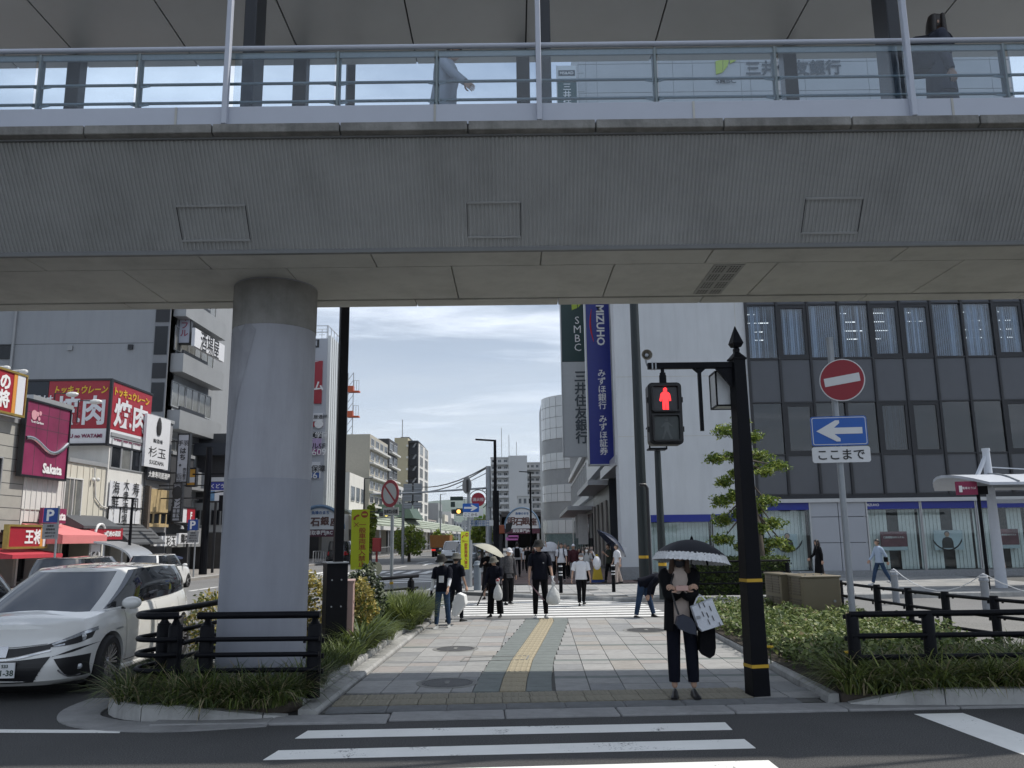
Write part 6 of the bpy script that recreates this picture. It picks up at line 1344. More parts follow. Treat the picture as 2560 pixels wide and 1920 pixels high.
c=A(1033,1079,Yq-.1);disc(tp_,'hydrant_disc',c,.30,faceT(0),mat('hydrant_red',(.33,.02,.04),var=.05),.02);text('消火栓',tp_,c+Vector((0,-.02,-.0)),X_,Z_,wht,w=.5,out=.006)
g=MB();g.tube([c+Vector((.42*math.cos(t),.02,.42*math.sin(t)))for t in np.linspace(R(-60),R(150),14)],.018,6);g.tube([c+Vector((.28+.08*math.cos(t),.02,.42+.08*math.sin(t)))for t in np.linspace(0,6.2,10)],.014,6);g.tube([c+Vector((.42,.02,0)),(xq_,Yq,c.z)],.02,6);g.build('scroll_bracket',blk,tp_)
dgr=mat('signal_green_case',(.02,.04,.035),rough=.5,var=.1)
x0,x1=A(973,1073,Yq).x,A(1000,1073,Yq).x;g=MB();g.bx(x0,x1,Yq-.15,Yq+.1,A(985,1081,Yq).z,A(985,1073,Yq).z);g.build('signal_case',dgr,tp_);g=MB();g.bx(x0+.02,x0+.2,Yq-.1,Yq+.1,A(985,1095,Yq).z,A(985,1084,Yq).z);g.build('small_signal_case',dgr,tp_)
g=MB();[g.tube([(x1,Yq,A(1000,b,Yq).z),(xq_,Yq,A(1050,b+1,Yq).z)],.018,6)for b in(1075,1078)];g.build('signal_arm',gal,tp_)
g=MB();g.bx(xq_-.0,xq_+.5,Yq-.2,Yq+.2,A(1065,1096,Yq).z,A(1065,1082,Yq).z);g.build('control_box',signback,tp_)
amb=mat('amber_light',(1,.55,.10),var=0,emit=2.6)
for lab,a,b,Y,dir_,yel in(('left amber traffic signal hung on an arm beside the no parking sign',835,1111,62,-1,(1,.75,.12)),('right amber traffic signal under the blue right arrow sign',991,1105,62,-1,(1,.5,.12))):
 p=A(a,b,Y);o=thing('traffic_signal',lab,'traffic signal',(p.x+1.2,Y,0),group='lit amber traffic signals');ml=mat('amber_light_'+('left' if a<900 else 'right'),yel,var=0,emit=1.9)
 g=MB();g.bx(p.x-.55,p.x+.35,Y-.1,Y+.12,p.z-.17,p.z+.17);g.build('signal_case',dgr,o,bevel=.05);disc(o,'lit_lens',p+Vector((0,-.12,0)),.15,faceT(0),ml,.03,20);disc(o,'dark_lens',p+Vector((-.34,-.12,0)),.13,faceT(0),mat('lens_dark',(.02,.018,.022)),.03,16)
 g=MB();g.tube([(p.x+1.2,Y+.2,0),(p.x+1.2,Y+.2,p.z+1.3)],.11,10);g.build('pole',gal,o);g=MB();[g.tube([(p.x+1.2,Y+.2,p.z+q),(p.x-2.6 if a<900 else p.x-.2,Y+.1,p.z+q)],.04,6)for q in(.2,-.25)];g.build('arm',frame_d,o)
def lamp(lab,a,b_top,Y,dirx,r=.06,m=None,H=None,name='street_lamp',thick=None):
 p=A(a,b_top,Y);xb_=A(a,1200,Y).x;o=thing(name,lab,'street lamp',(xb_,Y,.1),group='slim street lamps along the main street');m=m or blk
 g=MB();g.tube([(xb_,Y,.0),(xb_,Y,p.z)],[r*1.5,r],10);g.build('pole',m,o,smooth=50);g=MB();g.bar((xb_+.05*dirx*-1,Y,p.z),(xb_+dirx*.8,Y,p.z+.06),.14,.06);g.build('lamp_head',m,o)
 if thick:g=MB();g.tube([(xb_+.02,Y,.1),(xb_+.02,Y,A(a,thick,Y).z)],.13,12);g.build('thick_foot',m,o)
lamp('black street lamp with flat head to the left near the traffic pole',1071,952,34.,-1,.06,None,None,'street_lamp',1060)
lamp('thin black street lamp in front of the round white building',1148,1020,60.,-1,.06)
lamp('thin grey street lamp left of the no parking sign before the white house',784,1034,75.,1,.06,frame_d)
lamp('thin black street lamp before the printed banner of the left shops',278,1077,32.5,-1,.045)
for k,(a,b,Y,w)in enumerate(((1003,1078,150,'nearest'),(1021,1070,170,'second'),(1033,1072,190,'farthest'),(951,1068,110,'leftmost'))):lamp(w+' grey street lamp rising against the hills in the distance',a,b,Y,1,.07,gal)
def rpole(lab,a0,b0,Y,r0,r1,ztop,band_b):
 x=A(a0,b0,Y).x;o=thing('street_pole',lab,'pole',(x,Y,.1));g=MB();g.tube([(x,Y,.1),(x,Y,ztop)],[r0,r1],16);g.build('shaft',mat('dark_green_pole',(.010,.017,.019),rough=.45,var=.1),o,smooth=50)
 z=A(a0,band_b,Y).z;rr=r0+(r1-r0)*z/ztop;g=MB();g.tube([(x,Y,z-.04),(x,Y,z+.04)],rr+.004,16);g.build('yellow_band',ylw,o);return o,x
rpole('tall dark tapered pole before the white concrete wall',1391,1200,24.5,.16,.115,13.,1203)
o,x=rpole('shorter dark pole with a lantern on top below the signal',1430,1200,22.8,.115,.085,A(1421,974,22.8).z,1219)
z=A(1425,972,22.8).z;g=MB();g.bx(x-.24,x+.22,22.6,23.0,z+.03,z+.62);lt=g.build('lantern',lens_w,o);g=MB();[g.bx(x-.26,x+.24,22.58,23.02,zz,zz+.04)for zz in(z,z+.6)];g.bx(x+.2,x+.24,22.58,22.62,z,z+.6);g.bx(x-.26,x-.22,22.58,22.62,z,z+.6);g.build('lantern_frame',blk,lt)
x=A(1402,1150,24.);o=thing('handle_post','thin grey hooked pipe post between the two dark poles','pipe post',(x.x,24.,.1));g=MB();zz=A(1398,1047,24.).z;g.tube([(x.x,24,.1),(x.x,24,zz-.1),(x.x-.05,24,zz),(x.x-.22,24,zz)],.045,8);g.build('pipe',frame_d,o,smooth=50)
def bollard(nm,lab,x,y,h,r,m,grp,bands=True,z0=.1):
 o=thing(nm,lab,'bollard',(x,y,z0),group=grp);g=MB();g.lathe([(r,z0),(r,z0+h*.8),(r*1.2,z0+h*.82),(r*1.2,z0+h*.86),(r*.9,z0+h*.9),(r*.8,z0+h*.97),(0,z0+h)],16,(x,y,0));g.build('post',m,o,smooth=40)
 if bands:
  for q in(.62,.72,.92)if bands==2 else(.80,.90):g=MB();g.lathe([(r*1.05,z0+h*q),(r*1.05,z0+h*q+.035)],14,(x,y,0));g.build('reflective_band',wht,o)
 return o
bollard('bollard','thick grey bollard with ribbed cap at the far kerb',-1.2,27.6,.95,.12,mat('bollard_grey',(.16,.19,.22),rough=.5,var=.08),'bollards',False)
for lab,a,b in(('slim black bollard with white bands left of the man in the white shirt',1212,1281),('slim black bollard with white bands by the person under the navy umbrella',1326,1279)):p=Gd(a,b,.11);bollard('bollard',lab,p.x,p.y,.85,.055,blk,'bollards',2)
gb_=mat('bollard_silver',(.26,.28,.31),rough=.4,metal=.4,var=.08)
for lab,x,y in(('grey chain bollard right of the guard rails near the white shelter post',10.2,18.5),('grey chain bollard half hidden behind the rear guard rail',9.6,21.5),('grey chain bollard at the right picture edge',12.6,17.6)):bollard('chain_bollard',lab,x,y,.88,.085,gb_,'grey bollards linked by a chain',1,0.)
ch=thing('bollard_chain','pale chain sagging between the grey bollards','chain',(10.2,18.5,.9));
for(x0,y0),(x1,y1)in(((9.6,21.5),(10.2,18.5)),((10.2,18.5),(12.6,17.6))):g=MB();g.tube([(x0+(x1-x0)*t,y0+(y1-y0)*t,.88-.45*4*t*(1-t))for t in np.linspace(0,1,9)],.010,6);g.build('chain_link_run',wht,ch,kind=None)
Yc=25.7;xs_=A(2150,1150,Yc).x;bs=thing('bus_shelter','white mast and hung shelter roof with a maroon stop sign at the right','bus shelter',(xs_,Yc,0));wps=mat('shelter_white',(.50,.53,.58),rough=.4,var=.05)
ztp=A(2138,974,Yc).z;g=MB();g.tube([(xs_,Yc,0),(xs_,Yc,ztp)],[.17,.105],18);g.lathe([(.12,0),(.12,.08)],18,(xs_,Yc,ztp));g.build('mast',wps,bs,smooth=50)
zr=A(2150,1045,Yc).z;x0=A(2036,1050,Yc).x;rp_=[]
for x in(x0,xs_+9):
 rp_.append([Vector((x+(.55*abs(t)**2 if x==x0 else 0),Yc-1.6+3.2*(t+1)/2,zr+.28-.32*t*t+(0)))for t in np.linspace(-1,1,9)]+[Vector((x+(.55*abs(t)**2 if x==x0 else 0),Yc-1.6+3.2*(t+1)/2,zr+.2-.32*t*t))for t in np.linspace(1,-1,9)])
g=MB();g.rings(rp_);g.build('roof',wps,bs,smooth=30)
for k in range(7):g=MB();x=x0+1.4+1.2*k;g.tube([Vector((x,Yc-1.6+3.2*(t+1)/2,zr+.30-.32*t*t))for t in np.linspace(-1,1,7)],.03,6);g.build('roof_seam',gal,bs)
g=MB();g.bar((xs_,Yc,ztp-.1),(x0+1.0,Yc-.2,zr+.25),.09);g.bar((xs_,Yc,ztp-.5),(xs_+4,Yc,zr+.25),.03);g.build('stay',wps,bs);g=MB();g.bx(x0+.6,xs_+9,Yc-.12,Yc+.12,zr-.12,zr+.05);g.build('roof_beam',gal,bs);g=MB();zz=A(2150,1083,Yc).z;g.bx(xs_,xs_+6,Yc-.06,Yc+.06,zz-.06,zz+.06);g.build('cross_rail',wps,bs)
xa_,xb_=A(2066,1055,Yc-1).x,A(2108,1055,Yc-1).x;z0,z1=A(2085,1069,Yc-1).z,A(2085,1040,Yc-1).z;r_=Vector((math.cos(R(10)),math.sin(R(-10)),0));g=MB();g.prism([Vector((xa_,Yc-1,z0)),Vector((xa_,Yc-1,z0))+r_*(xb_-xa_),Vector((xa_,Yc-1,z1))+r_*(xb_-xa_),Vector((xa_,Yc-1,z1))],(0,.06,0));sg_=g.build('stop_sign',mat('stop_maroon',(.24,.02,.07),var=.05),bs);text('電車おりば',sg_,Vector(((xa_+xb_)/2+.06,Yc-1.0-.04,(z0+z1)/2)),r_,Z_,white_i,w=(xb_-xa_)*.66,out=.02);g=MB();q=Vector((xa_+.1,Yc-1.05,(z0+z1)/2-.06));g.bx(q.x-.05,q.x+.04,q.y-.01,q.y,q.z-.06,q.z+.13);g.build('bus_mark',white_i,sg_)
p=A(2128,1200,Yc-.6);o=thing('dark_post','thin black post just left of the white shelter mast','post',(p.x,Yc-.6,0));g=MB();g.tube([(p.x,Yc-.6,0),(p.x,Yc-.6,zr-.1)],.05,8);g.build('shaft',blk,o);g=MB();g.bx(p.x-.12,p.x+.25,Yc-.7,Yc-.5,zr-.35,zr-.1);g.build('head_box',blk,o)
p=Gd(1291,1258,.11);o=thing('caution_stand','tall yellow caution stand on a blue foot by the grey shutters','caution stand',p);g=MB();g.rings([[p+Vector((sx*.19,sy*.15,.1))for sx,sy in((-1,-1),(1,-1),(1,1),(-1,1))],[p+Vector((sx*.07,sy*.04,.92))for sx,sy in((-1,-1),(1,-1),(1,1),(-1,1))],[p+Vector((sx*.04,sy*.03,1.02))for sx,sy in((-1,-1),(1,-1),(1,1),(-1,1))]]);g.build('body',mat('caution_yellow',(.55,.38,.02),rough=.5,var=.06),o,bevel=.01);g=MB();g.bx(p.x-.25,p.x+.25,p.y-.2,p.y+.2,p.z,p.z+.1);g.build('foot',mat('caution_blue',(.02,.05,.2),var=.06),o)
for lab,a,b0,b1,Y,w in(('nearer blue parking sign over a grey text plate in front of the pink awning',113,1097,1129,27.5,.5),('farther blue parking sign over a grey text plate beside the pillar',417,1122,1146,40.,.52)):
 c=A(a-3 if Y<30 else a,(b0+b1)/2,Y);px_=A(a+8 if Y<30 else a+5,1150,Y).x;o=thing('parking_sign',lab,'parking sign',(px_,Y,.13),group='blue parking signs on the left pavement');h=A(a,b0,Y).z-A(a,b1,Y).z
 g=MB();g.tube([(px_,Y+.05,.1),(px_,Y+.05,c.z+h*.62)],.035,10);g.build('pole',gal,o);plate(o,'blue_plate',c+Vector((w*.08,0,0)),w,h,0,signback,.02,.01);plate(o,'blue_face',c+Vector((0,-.012,0)),w*.94,h*.97,0,mat('parking_blue',(.012,.055,.25),var=.05),.02,.004);text('P',o,c+Vector((0,-.016,0)),X_,Z_,wht,h=h*.74,bold=.03,out=.003)
 c2=c+Vector((.03,0,-h*1.08));plate(o,'text_plate',c2,w*1.05,h*1.02,0,mat('grey_plate',(.24,.25,.26),var=.06),.02,.012)
 for k,t_ in enumerate(('自動車','貨物専用','8時から20','60分まで')):text(t_,o,c2+Vector((0,-.012,h*(.36-.23*k))),X_,Z_,black_i,h=h*.15,out=.003)
p=A(262,1196,32.);o=thing('curved_shelter','small shelter with a curved silver roof before the barbecue shop','shelter',(p.x,32,.13));pr=[(0,.62),(.6,.50),(1.1,.28),(1.35,.0),(1.42,-.45)];x0=A(224,1190,32).x;zc=A(262,1190,32).z-.25
g=MB();P=catmull([Vector((x0+q*1.05,0,zc+z))for q,z in pr],4);g.rings([[Vector((v.x,31.2,v.z))for v in P]+[Vector((v.x-.03,31.2,v.z-.06))for v in reversed(P)],[Vector((v.x,33.2,v.z))for v in P]+[Vector((v.x-.03,33.2,v.z-.06))for v in reversed(P)]]);g.build('roof',mat('silver_roof',(.45,.46,.47),rough=.3,metal=.6,var=.06),o,smooth=40);g=MB();[g.bar((x0+1.3,y,.13),(x0+1.3,y,zc+.1),.08)for y in(31.5,33)];[g.bar((x0+.25,y,.13),(x0+.25,y,zc+.55),.06)for y in(31.5,33)];g.build('post',frame_a,o)
p=A(440,1200,43.);o=thing('utility_pole','dark utility pole under the blue street board beside the pillar','utility pole',(p.x,43,.13));g=MB();g.tube([(p.x,43,.1),(p.x,43,6.6)],[.2,.16],12);g.build('pole',blk,o);g=MB();g.bar((p.x-.8,43,5.2),(p.x+.9,43,5.2),.07);g.bar((p.x,42.9,4.2),(p.x+.9,42.9,4.3),.06);g.build('cross_arm',blk,o);g=MB();g.bx(p.x+.7,p.x+1.1,42.8,43.2,3.3,4.1);g.build('switch_case',blk,o)
p=A(814,1198,62.);o=thing('post_box','small red post box on the left pavement by the fence','post box',(p.x,62,.13));g=MB();g.bx(p.x-.3,p.x+.3,61.7,62.2,.9,1.9);g.bx(p.x-.08,p.x+.08,61.9,62,.1,.9);g.build('box',mat('post_red',(.30,.03,.03),var=.08),o,bevel=.04)
for k,(b0,b1)in enumerate(((1008,1046),(1010,1058))):g=MB();p0=A(1053,b0,37);p1=A(880,b1,60.);g.tube([p0.lerp(p1,t)-Vector((0,0,.5*4*t*(1-t)))for t in np.linspace(0,1,9)],.03,5);tag(g.build('overhead_wire',frame_d),('upper' if k==0 else 'lower')+' thin wire running left from the traffic pole top','wire','overhead wires')
Yo=36.;p=A(1082,1144,Yo);o=thing('crossing_light','orange backed signal head with a black hood before the arcade gate','signal head',(p.x,Yo,.1))
def ob(a0,a1,b0,b1,y0,y1):g=MB();g.bx(A(a0,1140,Yo).x,A(a1,1140,Yo).x,Yo+y0,Yo+y1,A(1080,b1,Yo).z,A(1080,b0,Yo).z);return g
ob(1066,1076,1134,1156,0,.3).build('black_case',plas,o,bevel=.02);ob(1077,1090,1134,1153,-.1,.3).build('orange_case',mat('rust_orange',(.24,.06,.025),rough=.5,var=.15),o,bevel=.03)
g=MB();g.prism([A(1091,1152,Yo),A(1103,1147,Yo),A(1108,1128,Yo),A(1093,1131,Yo)],(0,.35,0));g.build('hood',plas,o);g=MB();q=A(1081,1200,Yo);g.tube([(q.x,Yo+.2,.1),(q.x,Yo+.2,A(1081,1153,Yo).z)],.12,10);g.build('pole',frame_d,o)
# ================================================================== CARS
rub=mat('tyre_rubber',(.018,.018,.019),rough=.8,var=.15);rimb=mat('rim_black',(.02,.02,.022),rough=.3,var=.1);rims=mat('rim_silver',(.50,.50,.51),rough=.25,metal=.8,var=.05)
cgl=mat('car_glass',(.008,.010,.014),rough=.03,var=.2,spec=1.);cgl.node_tree.nodes['Principled BSDF'].inputs['IOR'].default_value=1.75
chrome=mat('chrome',(.6,.6,.61),rough=.12,metal=1.,var=.03);cblk=mat('car_black_plastic',(.012,.012,.014),rough=.45,var=.1);gap=mat('panel_shadow_gap',(.02,.02,.022),rough=.8,var=.05)
def paintm(n,c,rough=.22):return mat(n,c,rough=rough,var=.015,scale=1,coat=1.)
lampg=mat('lamp_glass',(.40,.42,.44),rough=.08,metal=.4,var=.5,scale=9,coat=1.);tail=mat('tail_lamp',(.30,.01,.012),rough=.15,var=.1,coat=1.)
def interp(tab,y):
 if y<=tab[0][0]:return tab[0][1]
 for(a,va),(b,vb)in zip(tab,tab[1:]):
  if y<=b:
   t=(y-a)/(b-a);t=t*t*(3-2*t)*.5+t*.5;return va+(vb-va)*t
 return tab[-1][1]
def car(name,label,loc,rz,C,group='cars on the main street',scale=1.):
 """C: L, W, z0, belt [(y,z)], roof [(y,z)], cowl, rfront, rrear, rback, wr (roof half width), axles, R, paint, n"""
 t=thing(name,label,C.get('cat','car'),loc,rz,group);t.scale=(scale,)*3
 L_,W,N_=C['L'],C['W'],96;n=C.get('n',4.6);nose=C.get('nose',[(0,.10),(.14,.02),(.4,0),(.62,.03),(.82,.12),(1,.26)]);tailp=C.get('tail',[(0,.14),(.2,.02),(.5,0),(.8,.05),(1,.12)])
 wid=C.get('wid',[(0,.90),(.07,.975),(.25,1.),(.55,1.),(.78,.985),(.92,.955),(1,.925)]);z0=C['z0'];belt=C['belt']
 def plan(W_,ya,yb,th,n_):
  c,s=math.cos(th),math.sin(th);x=W_*math.copysign(abs(c)**(2/n_),c);h=(yb-ya)/2;return x,ya+h+h*math.copysign(abs(s)**(2/n_),s)
 def lower(v,th):
  x,y=plan(W*interp(wid,v),interp(nose,v),L_-interp(tailp,v),th,n)
  y+=.10*(abs(x)/W)**2*0;return Vector((x,y,z0+(interp(belt,y)-z0)*v))
 V=[0,.05,.1,.18,.28,.4,.52,.64,.74,.83,.9,.95,1.]
 ths=[2*math.pi*k/N_ for k in range(N_)]
 g=MB();rg=[[lower(v,th)for th in ths]for v in V]
 g.rings(rg,False);g.add([p for p in rg[0]],[tuple(range(N_))])
 top=rg[-1];cols=8;cr_=C.get('crown',.05)
 def cap(ring,crown,g):
  rows=[]
  for k in range(N_//4,3*N_//4+1):
   m=(N_//2-k)%N_;a,b=ring[m],ring[k]
   rows.append([a.lerp(b,q/cols)+Vector((0,0,crown*(1-(2*q/cols-1)**2)*min(1,(abs(a.x)/(W*.3)))))for q in range(cols+1)])
  vs=[p for r in rows for p in r];c1=cols+1
  g.add(vs,[(i*c1+q,i*c1+q+1,(i+1)*c1+q+1,(i+1)*c1+q)for i in range(len(rows)-1)for q in range(cols)])
 cap(top,cr_,g)
 body=g.build('body',C['paint'],t,smooth=32,local=True,weld=True)
 Rw=C['R']
 cut=MB()
 for y in C['axles']:cut.lathe([(Rw*1.17,-W-.2),(Rw*1.17,W+.2)],40,(0,y,Rw*.98),Matrix.Rotation(R(90),4,'Y'))
 co_=cut.build('cutter',gap,None,local=True);md=body.modifiers.new('arch','BOOLEAN');md.operation='DIFFERENCE';md.object=co_;md.solver='EXACT'
 M_=body.matrix_world.copy();body.parent=None;bpy.context.view_layer.update()
 me=bpy.data.meshes.new_from_object(body.evaluated_get(bpy.context.evaluated_depsgraph_get()));body.modifiers.clear();body.data=me;body.parent=t;bpy.data.objects.remove(co_)
 me.materials.clear();me.materials.append(C['paint']);me.polygons.foreach_set('material_index',[0]*len(me.polygons));me.set_sharp_from_angle(angle=R(32))
 g=MB()
 for y in C['axles']:g.lathe([(Rw*1.16,-W+.26),(Rw*1.16,W-.26)],24,(0,y,Rw*.98),Matrix.Rotation(R(90),4,'Y'))
 g.bx(-W*.8,W*.8,.5,L_-.5,z0-.04,z0+.15);g.build('underbody',gap,t,local=True)
 cw,rf,rr_,rb_=C['cowl'],C['rfront'],C['rrear'],C['rback'];wr_=C['wr'];nb,nr=C.get('ng',(4.2,3.6));wb_=W*.925-.012
 Pb,Pr=[],[]
 for th in ths:
  x,y=plan(wb_,cw,rb_,th,nb);Pb.append(Vector((x,y,interp(belt,y)-.012)))
  x,y=plan(wr_,rf,rr_,th,nr);Pr.append(Vector((x,y,interp(C['roof'],y)-.035*(abs(x)/wr_)**4)))
 U=[0,.07,.2,.35,.5,.65,.8,.9,.97,1.]
 def gh(u,k):p=Pb[k].lerp(Pr[k],u);bul=.035*math.sin(math.pi*u);s=1 if p.x>0 else-1;return p+Vector((s*bul*min(1,abs(p.x)/wr_*1.),0,0))
 grid=[[gh(u,k)for k in range(N_)]for u in U]
 def ang(k):return(ths[k]+math.pi/N_)*180/math.pi
 sp=C.get('split',[(-36,-8),(-5,21),(24,38)])
 reg={}
 for j in range(len(U)-1):
  glassrow=1<=j<=7
  for k in range(N_):
   a=ang(k);key='body'
   if glassrow:
    if C.get('ws',238)<a<540-C.get('ws',238):key='windscreen'
    elif 56<a<124:key='rear_window'
    else:
     a1=a if a<90 else(a-360 if a>270 else 180-a);sd='r' if(a<90 or a>270)else 'l'
     for i,(q0,q1)in enumerate(sp):
      if q0<=a1<q1:key='side_window'+sd+str(i)
     if key=='body' and sp[0][0]<=a1<sp[-1][1]:key='pillar'+sd
   reg.setdefault(key,[]).append((j,k))
 for key,cells in reg.items():
  g=MB();off=.0 if key=='body' else.004
  for j,k in cells:
   k2=(k+1)%N_;q=[grid[j][k],grid[j][k2],grid[j+1][k2],grid[j+1][k]]
   if off:cen=Vector((0,(rf+rr_)/2,0));q=[p-(Vector((p.x,p.y*.0,0)).normalized()if key[:4]in('side','pill')else Vector((0,(1 if p.y>2.2 else-1),0)))*off for p in q]
   g.add(q,[(0,1,2,3)])
  if key=='body':cap(grid[-1],C.get('rcrown',.035),g);g.build('roof',C['paint'],t,smooth=32,local=True,weld=True)
  else:g.build('side_window' if key[:4]=='side' else 'pillar' if key[:4]=='pill' else key,cblk if key[:4]=='pill' else C.get('glass',cgl),t,smooth=32,local=True,weld=True)
 def front(x,z):
  y=.2
  for _ in range(4):
   v=max(0,min(1,(z-z0)/(interp(belt,y)-z0)));Wv=W*interp(wid,v);c=min(1,(abs(x)/Wv))**(n/2);s=math.sqrt(max(0,1-c*c));ya,yb=interp(nose,v),L_-interp(tailp,v);h=(yb-ya)/2;y=ya+h-h*s**(2/n)
  return Vector((x,y,z))
 def rear(x,z):
  y=L_-.2
  for _ in range(4):
   v=max(0,min(1,(z-z0)/(interp(belt,y)-z0)));Wv=W*interp(wid,v);c=min(1,(abs(x)/Wv))**(n/2);s=math.sqrt(max(0,1-c*c));ya,yb=interp(nose,v),L_-interp(tailp,v);h=(yb-ya)/2;y=ya+h+h*s**(2/n)
  return Vector((x,y,z))
 def side(y,z,s=1):
  v=max(0,min(1,(z-z0)/(interp(belt,y)-z0)));Wv=W*interp(wid,v);ya,yb=interp(nose,v),L_-interp(tailp,v);h=(yb-ya)/2;sn=min(1,abs(y-ya-h)/h)**(n/2);c=math.sqrt(max(0,1-sn*sn));return Vector((s*Wv*c**(2/n),y,z))
 def patch(nm,f,top,bot,m,off=.006,nx=10,nz=3,parent=None,out=(0,-1,0),smooth=40):
  g=MB();T_=catmull([Vector((*p,0))for p in top],max(1,nx//(len(top)-1)))if len(top)>1 else top;B_=catmull([Vector((*p,0))for p in bot],max(1,nx//(len(bot)-1)));k=min(len(T_),len(B_));o_=Vector(out);vs=[]
  T_=[T_[int(i*(len(T_)-1)/(k-1)+.5)]for i in range(k)];B_=[B_[int(i*(len(B_)-1)/(k-1)+.5)]for i in range(k)]
  for i in range(k):
   for q in range(nz+1):p=T_[i].lerp(B_[i],q/nz);w_=f(p.x,p.y);vs.append(w_+o_*off)
  g.add(vs,[(i*(nz+1)+q,i*(nz+1)+q+1,(i+1)*(nz+1)+q+1,(i+1)*(nz+1)+q)for i in range(k-1)for q in range(nz)])
  return g.build(nm,m,parent or t,smooth=smooth,local=True)
 for y in C['axles']:
  for s in(-1,1):
   x=s*(W-.115);w_=thing_part('wheel',t);Ty=Matrix.Rotation(R(90)*s,4,'Y');tw=.105
   g=MB();g.lathe([(Rw*.70,-tw),(Rw*.93,-tw),(Rw,-tw*.75),(Rw,tw*.75),(Rw*.93,tw),(Rw*.70,tw),(Rw*.70,-tw)],36,(x,y,Rw),Ty);g.build('tyre',rub,w_,smooth=40,local=True)
   g=MB();g.lathe([(Rw*.70,-tw*.9),(Rw*.70,tw*.95),(Rw*.66,tw*.9),(Rw*.64,tw*.2),(Rw*.1,tw*.1),(0,tw*.1)],30,(x,y,Rw),Ty);g.build('rim',rimb,w_,smooth=40,local=True)
   g=MB();ns=C.get('spokes',5)
   for k in range(ns):
    for d in(-.13,.13):
     a=2*math.pi*k/ns+d;a2=2*math.pi*k/ns+d*.6;p=Vector((x+s*tw*.55,y+Rw*.14*math.cos(a2),Rw+Rw*.14*math.sin(a2)));q=Vector((x+s*tw*.8,y+Rw*.66*math.cos(a),Rw+Rw*.66*math.sin(a)));g.bar(p,q,.022,.02,up=(1,0,0))
   g.lathe([(Rw*.16,0),(Rw*.15,.03),(0,.035)],14,(x+s*tw*.5,y,Rw),Ty);g.build('spokes',rims,w_,local=True)
 for s in(-1,1):
  y=C['cowl']+C.get('mir',.48);z=interp(belt,y)+.07;x=s*(W+.06)
  g=MB();g.ball((x,y,z),(.125,.075,.08),16,12);m_=g.build('mirror',C['paint'],t,smooth=60,local=True);g=MB();g.bar((s*(W-.06),y+.02,z-.06),(x,y,z-.05),.05,.03);g.build('mirror_foot',cblk,m_,local=True)
 return t,front,rear,side,patch
def thing_part(name,parent):
 o=bpy.data.objects.new(name,None);col.objects.link(o);o.parent=parent;WM[o.name]=WM[parent.name];return o
def doors(side,patch,ys,z0,z1,hz,s_list=(-1,1),m=chrome):
 for s in s_list:
  f=lambda y,z,s=s:side(y,z,s)
  for y in ys:patch('door_gap',f,[(y,z1),(y+.007,z1)],[(y,z0),(y+.007,z0)],gap,.003,2,8,out=(s,0,0))
  for y in ys[1:]:patch('door_handle',f,[(y-.30,hz+.03),(y-.10,hz+.035)],[(y-.30,hz),(y-.10,hz)],m,.02,4,1,out=(s,0,0))
def plate_on(t,p,w,h,lines,m=wht,ink=mat('plate_ink',(.02,.05,.035),var=.05),yaw=0):
 g=MB();g.bx(p.x-w/2,p.x+w/2,p.y-.012,p.y,p.z-h/2,p.z+h/2);o=g.build('licence_plate',m,t,local=True)
 M=WM[t.name]
 for s_,dx,dz,hh in lines:text(s_,o,M@Vector((p.x+dx,p.y-.012,p.z+dz)),M.to_3x3()@X_,Z_,ink,h=hh,bold=.012,out=.003)
pw=paintm('pearl_white',(.70,.70,.68));pbk=paintm('black_paint',(.008,.009,.012));pnv=paintm('midnight_paint',(.010,.011,.018))
HB=dict(L=4.55,W=.885,z0=.17,paint=pw,n=4.4,belt=[(0,.70),(.25,.78),(.5,.86),(.9,.915),(1.6,.925),(3.0,.955),(4.2,1.02),(4.6,1.03)],roof=[(1.7,1.39),(2.3,1.45),(2.9,1.465),(3.6,1.44),(4.3,1.36)],cowl=.52,rfront=1.72,rrear=4.26,rback=4.44,wr=.70,axles=(.90,3.66),R=.315,nose=[(0,.10),(.1,.03),(.35,0),(.6,.02),(.8,.07),(.92,.14),(1,.24)],crown=.055,rcrown=.04,split=[(-42,-27),(-25,2),(5,27),(29,43)],mir=.72,spokes=10,ws=238)
HX,HY,HR=-5.80,9.72,R(4)
hb,fr,rr2,sd,pt=car('white_hatchback','white hatchback car with black front air dams waiting beside the curved guard rail',(HX,HY,0),HR,HB)
pt('upper_grille',fr,[(-.50,0.620),(0,0.580),(.50,0.620)],[(-.50,0.570),(0,.485),(.50,0.570)],cblk,.008,16,3)
pt('chrome_bar',fr,[(-.52,0.563),(0,.476),(.52,0.563)],[(-.50,0.545),(0,.455),(.50,0.545)],chrome,.014,16,2)
pt('lower_grille',fr,[(-.52,.49),(0,.45),(.52,.49)],[(-.36,.215),(0,.205),(.36,.215)],cblk,.007,16,5)
for k in range(5):z=.245+.045*k;w_=.38+.14*(z-.22)/.27;pt('grille_slat',fr,[(-w_,z+.008),(w_,z+.008)],[(-w_,z),(w_,z)],frame_d,.012,12,1)
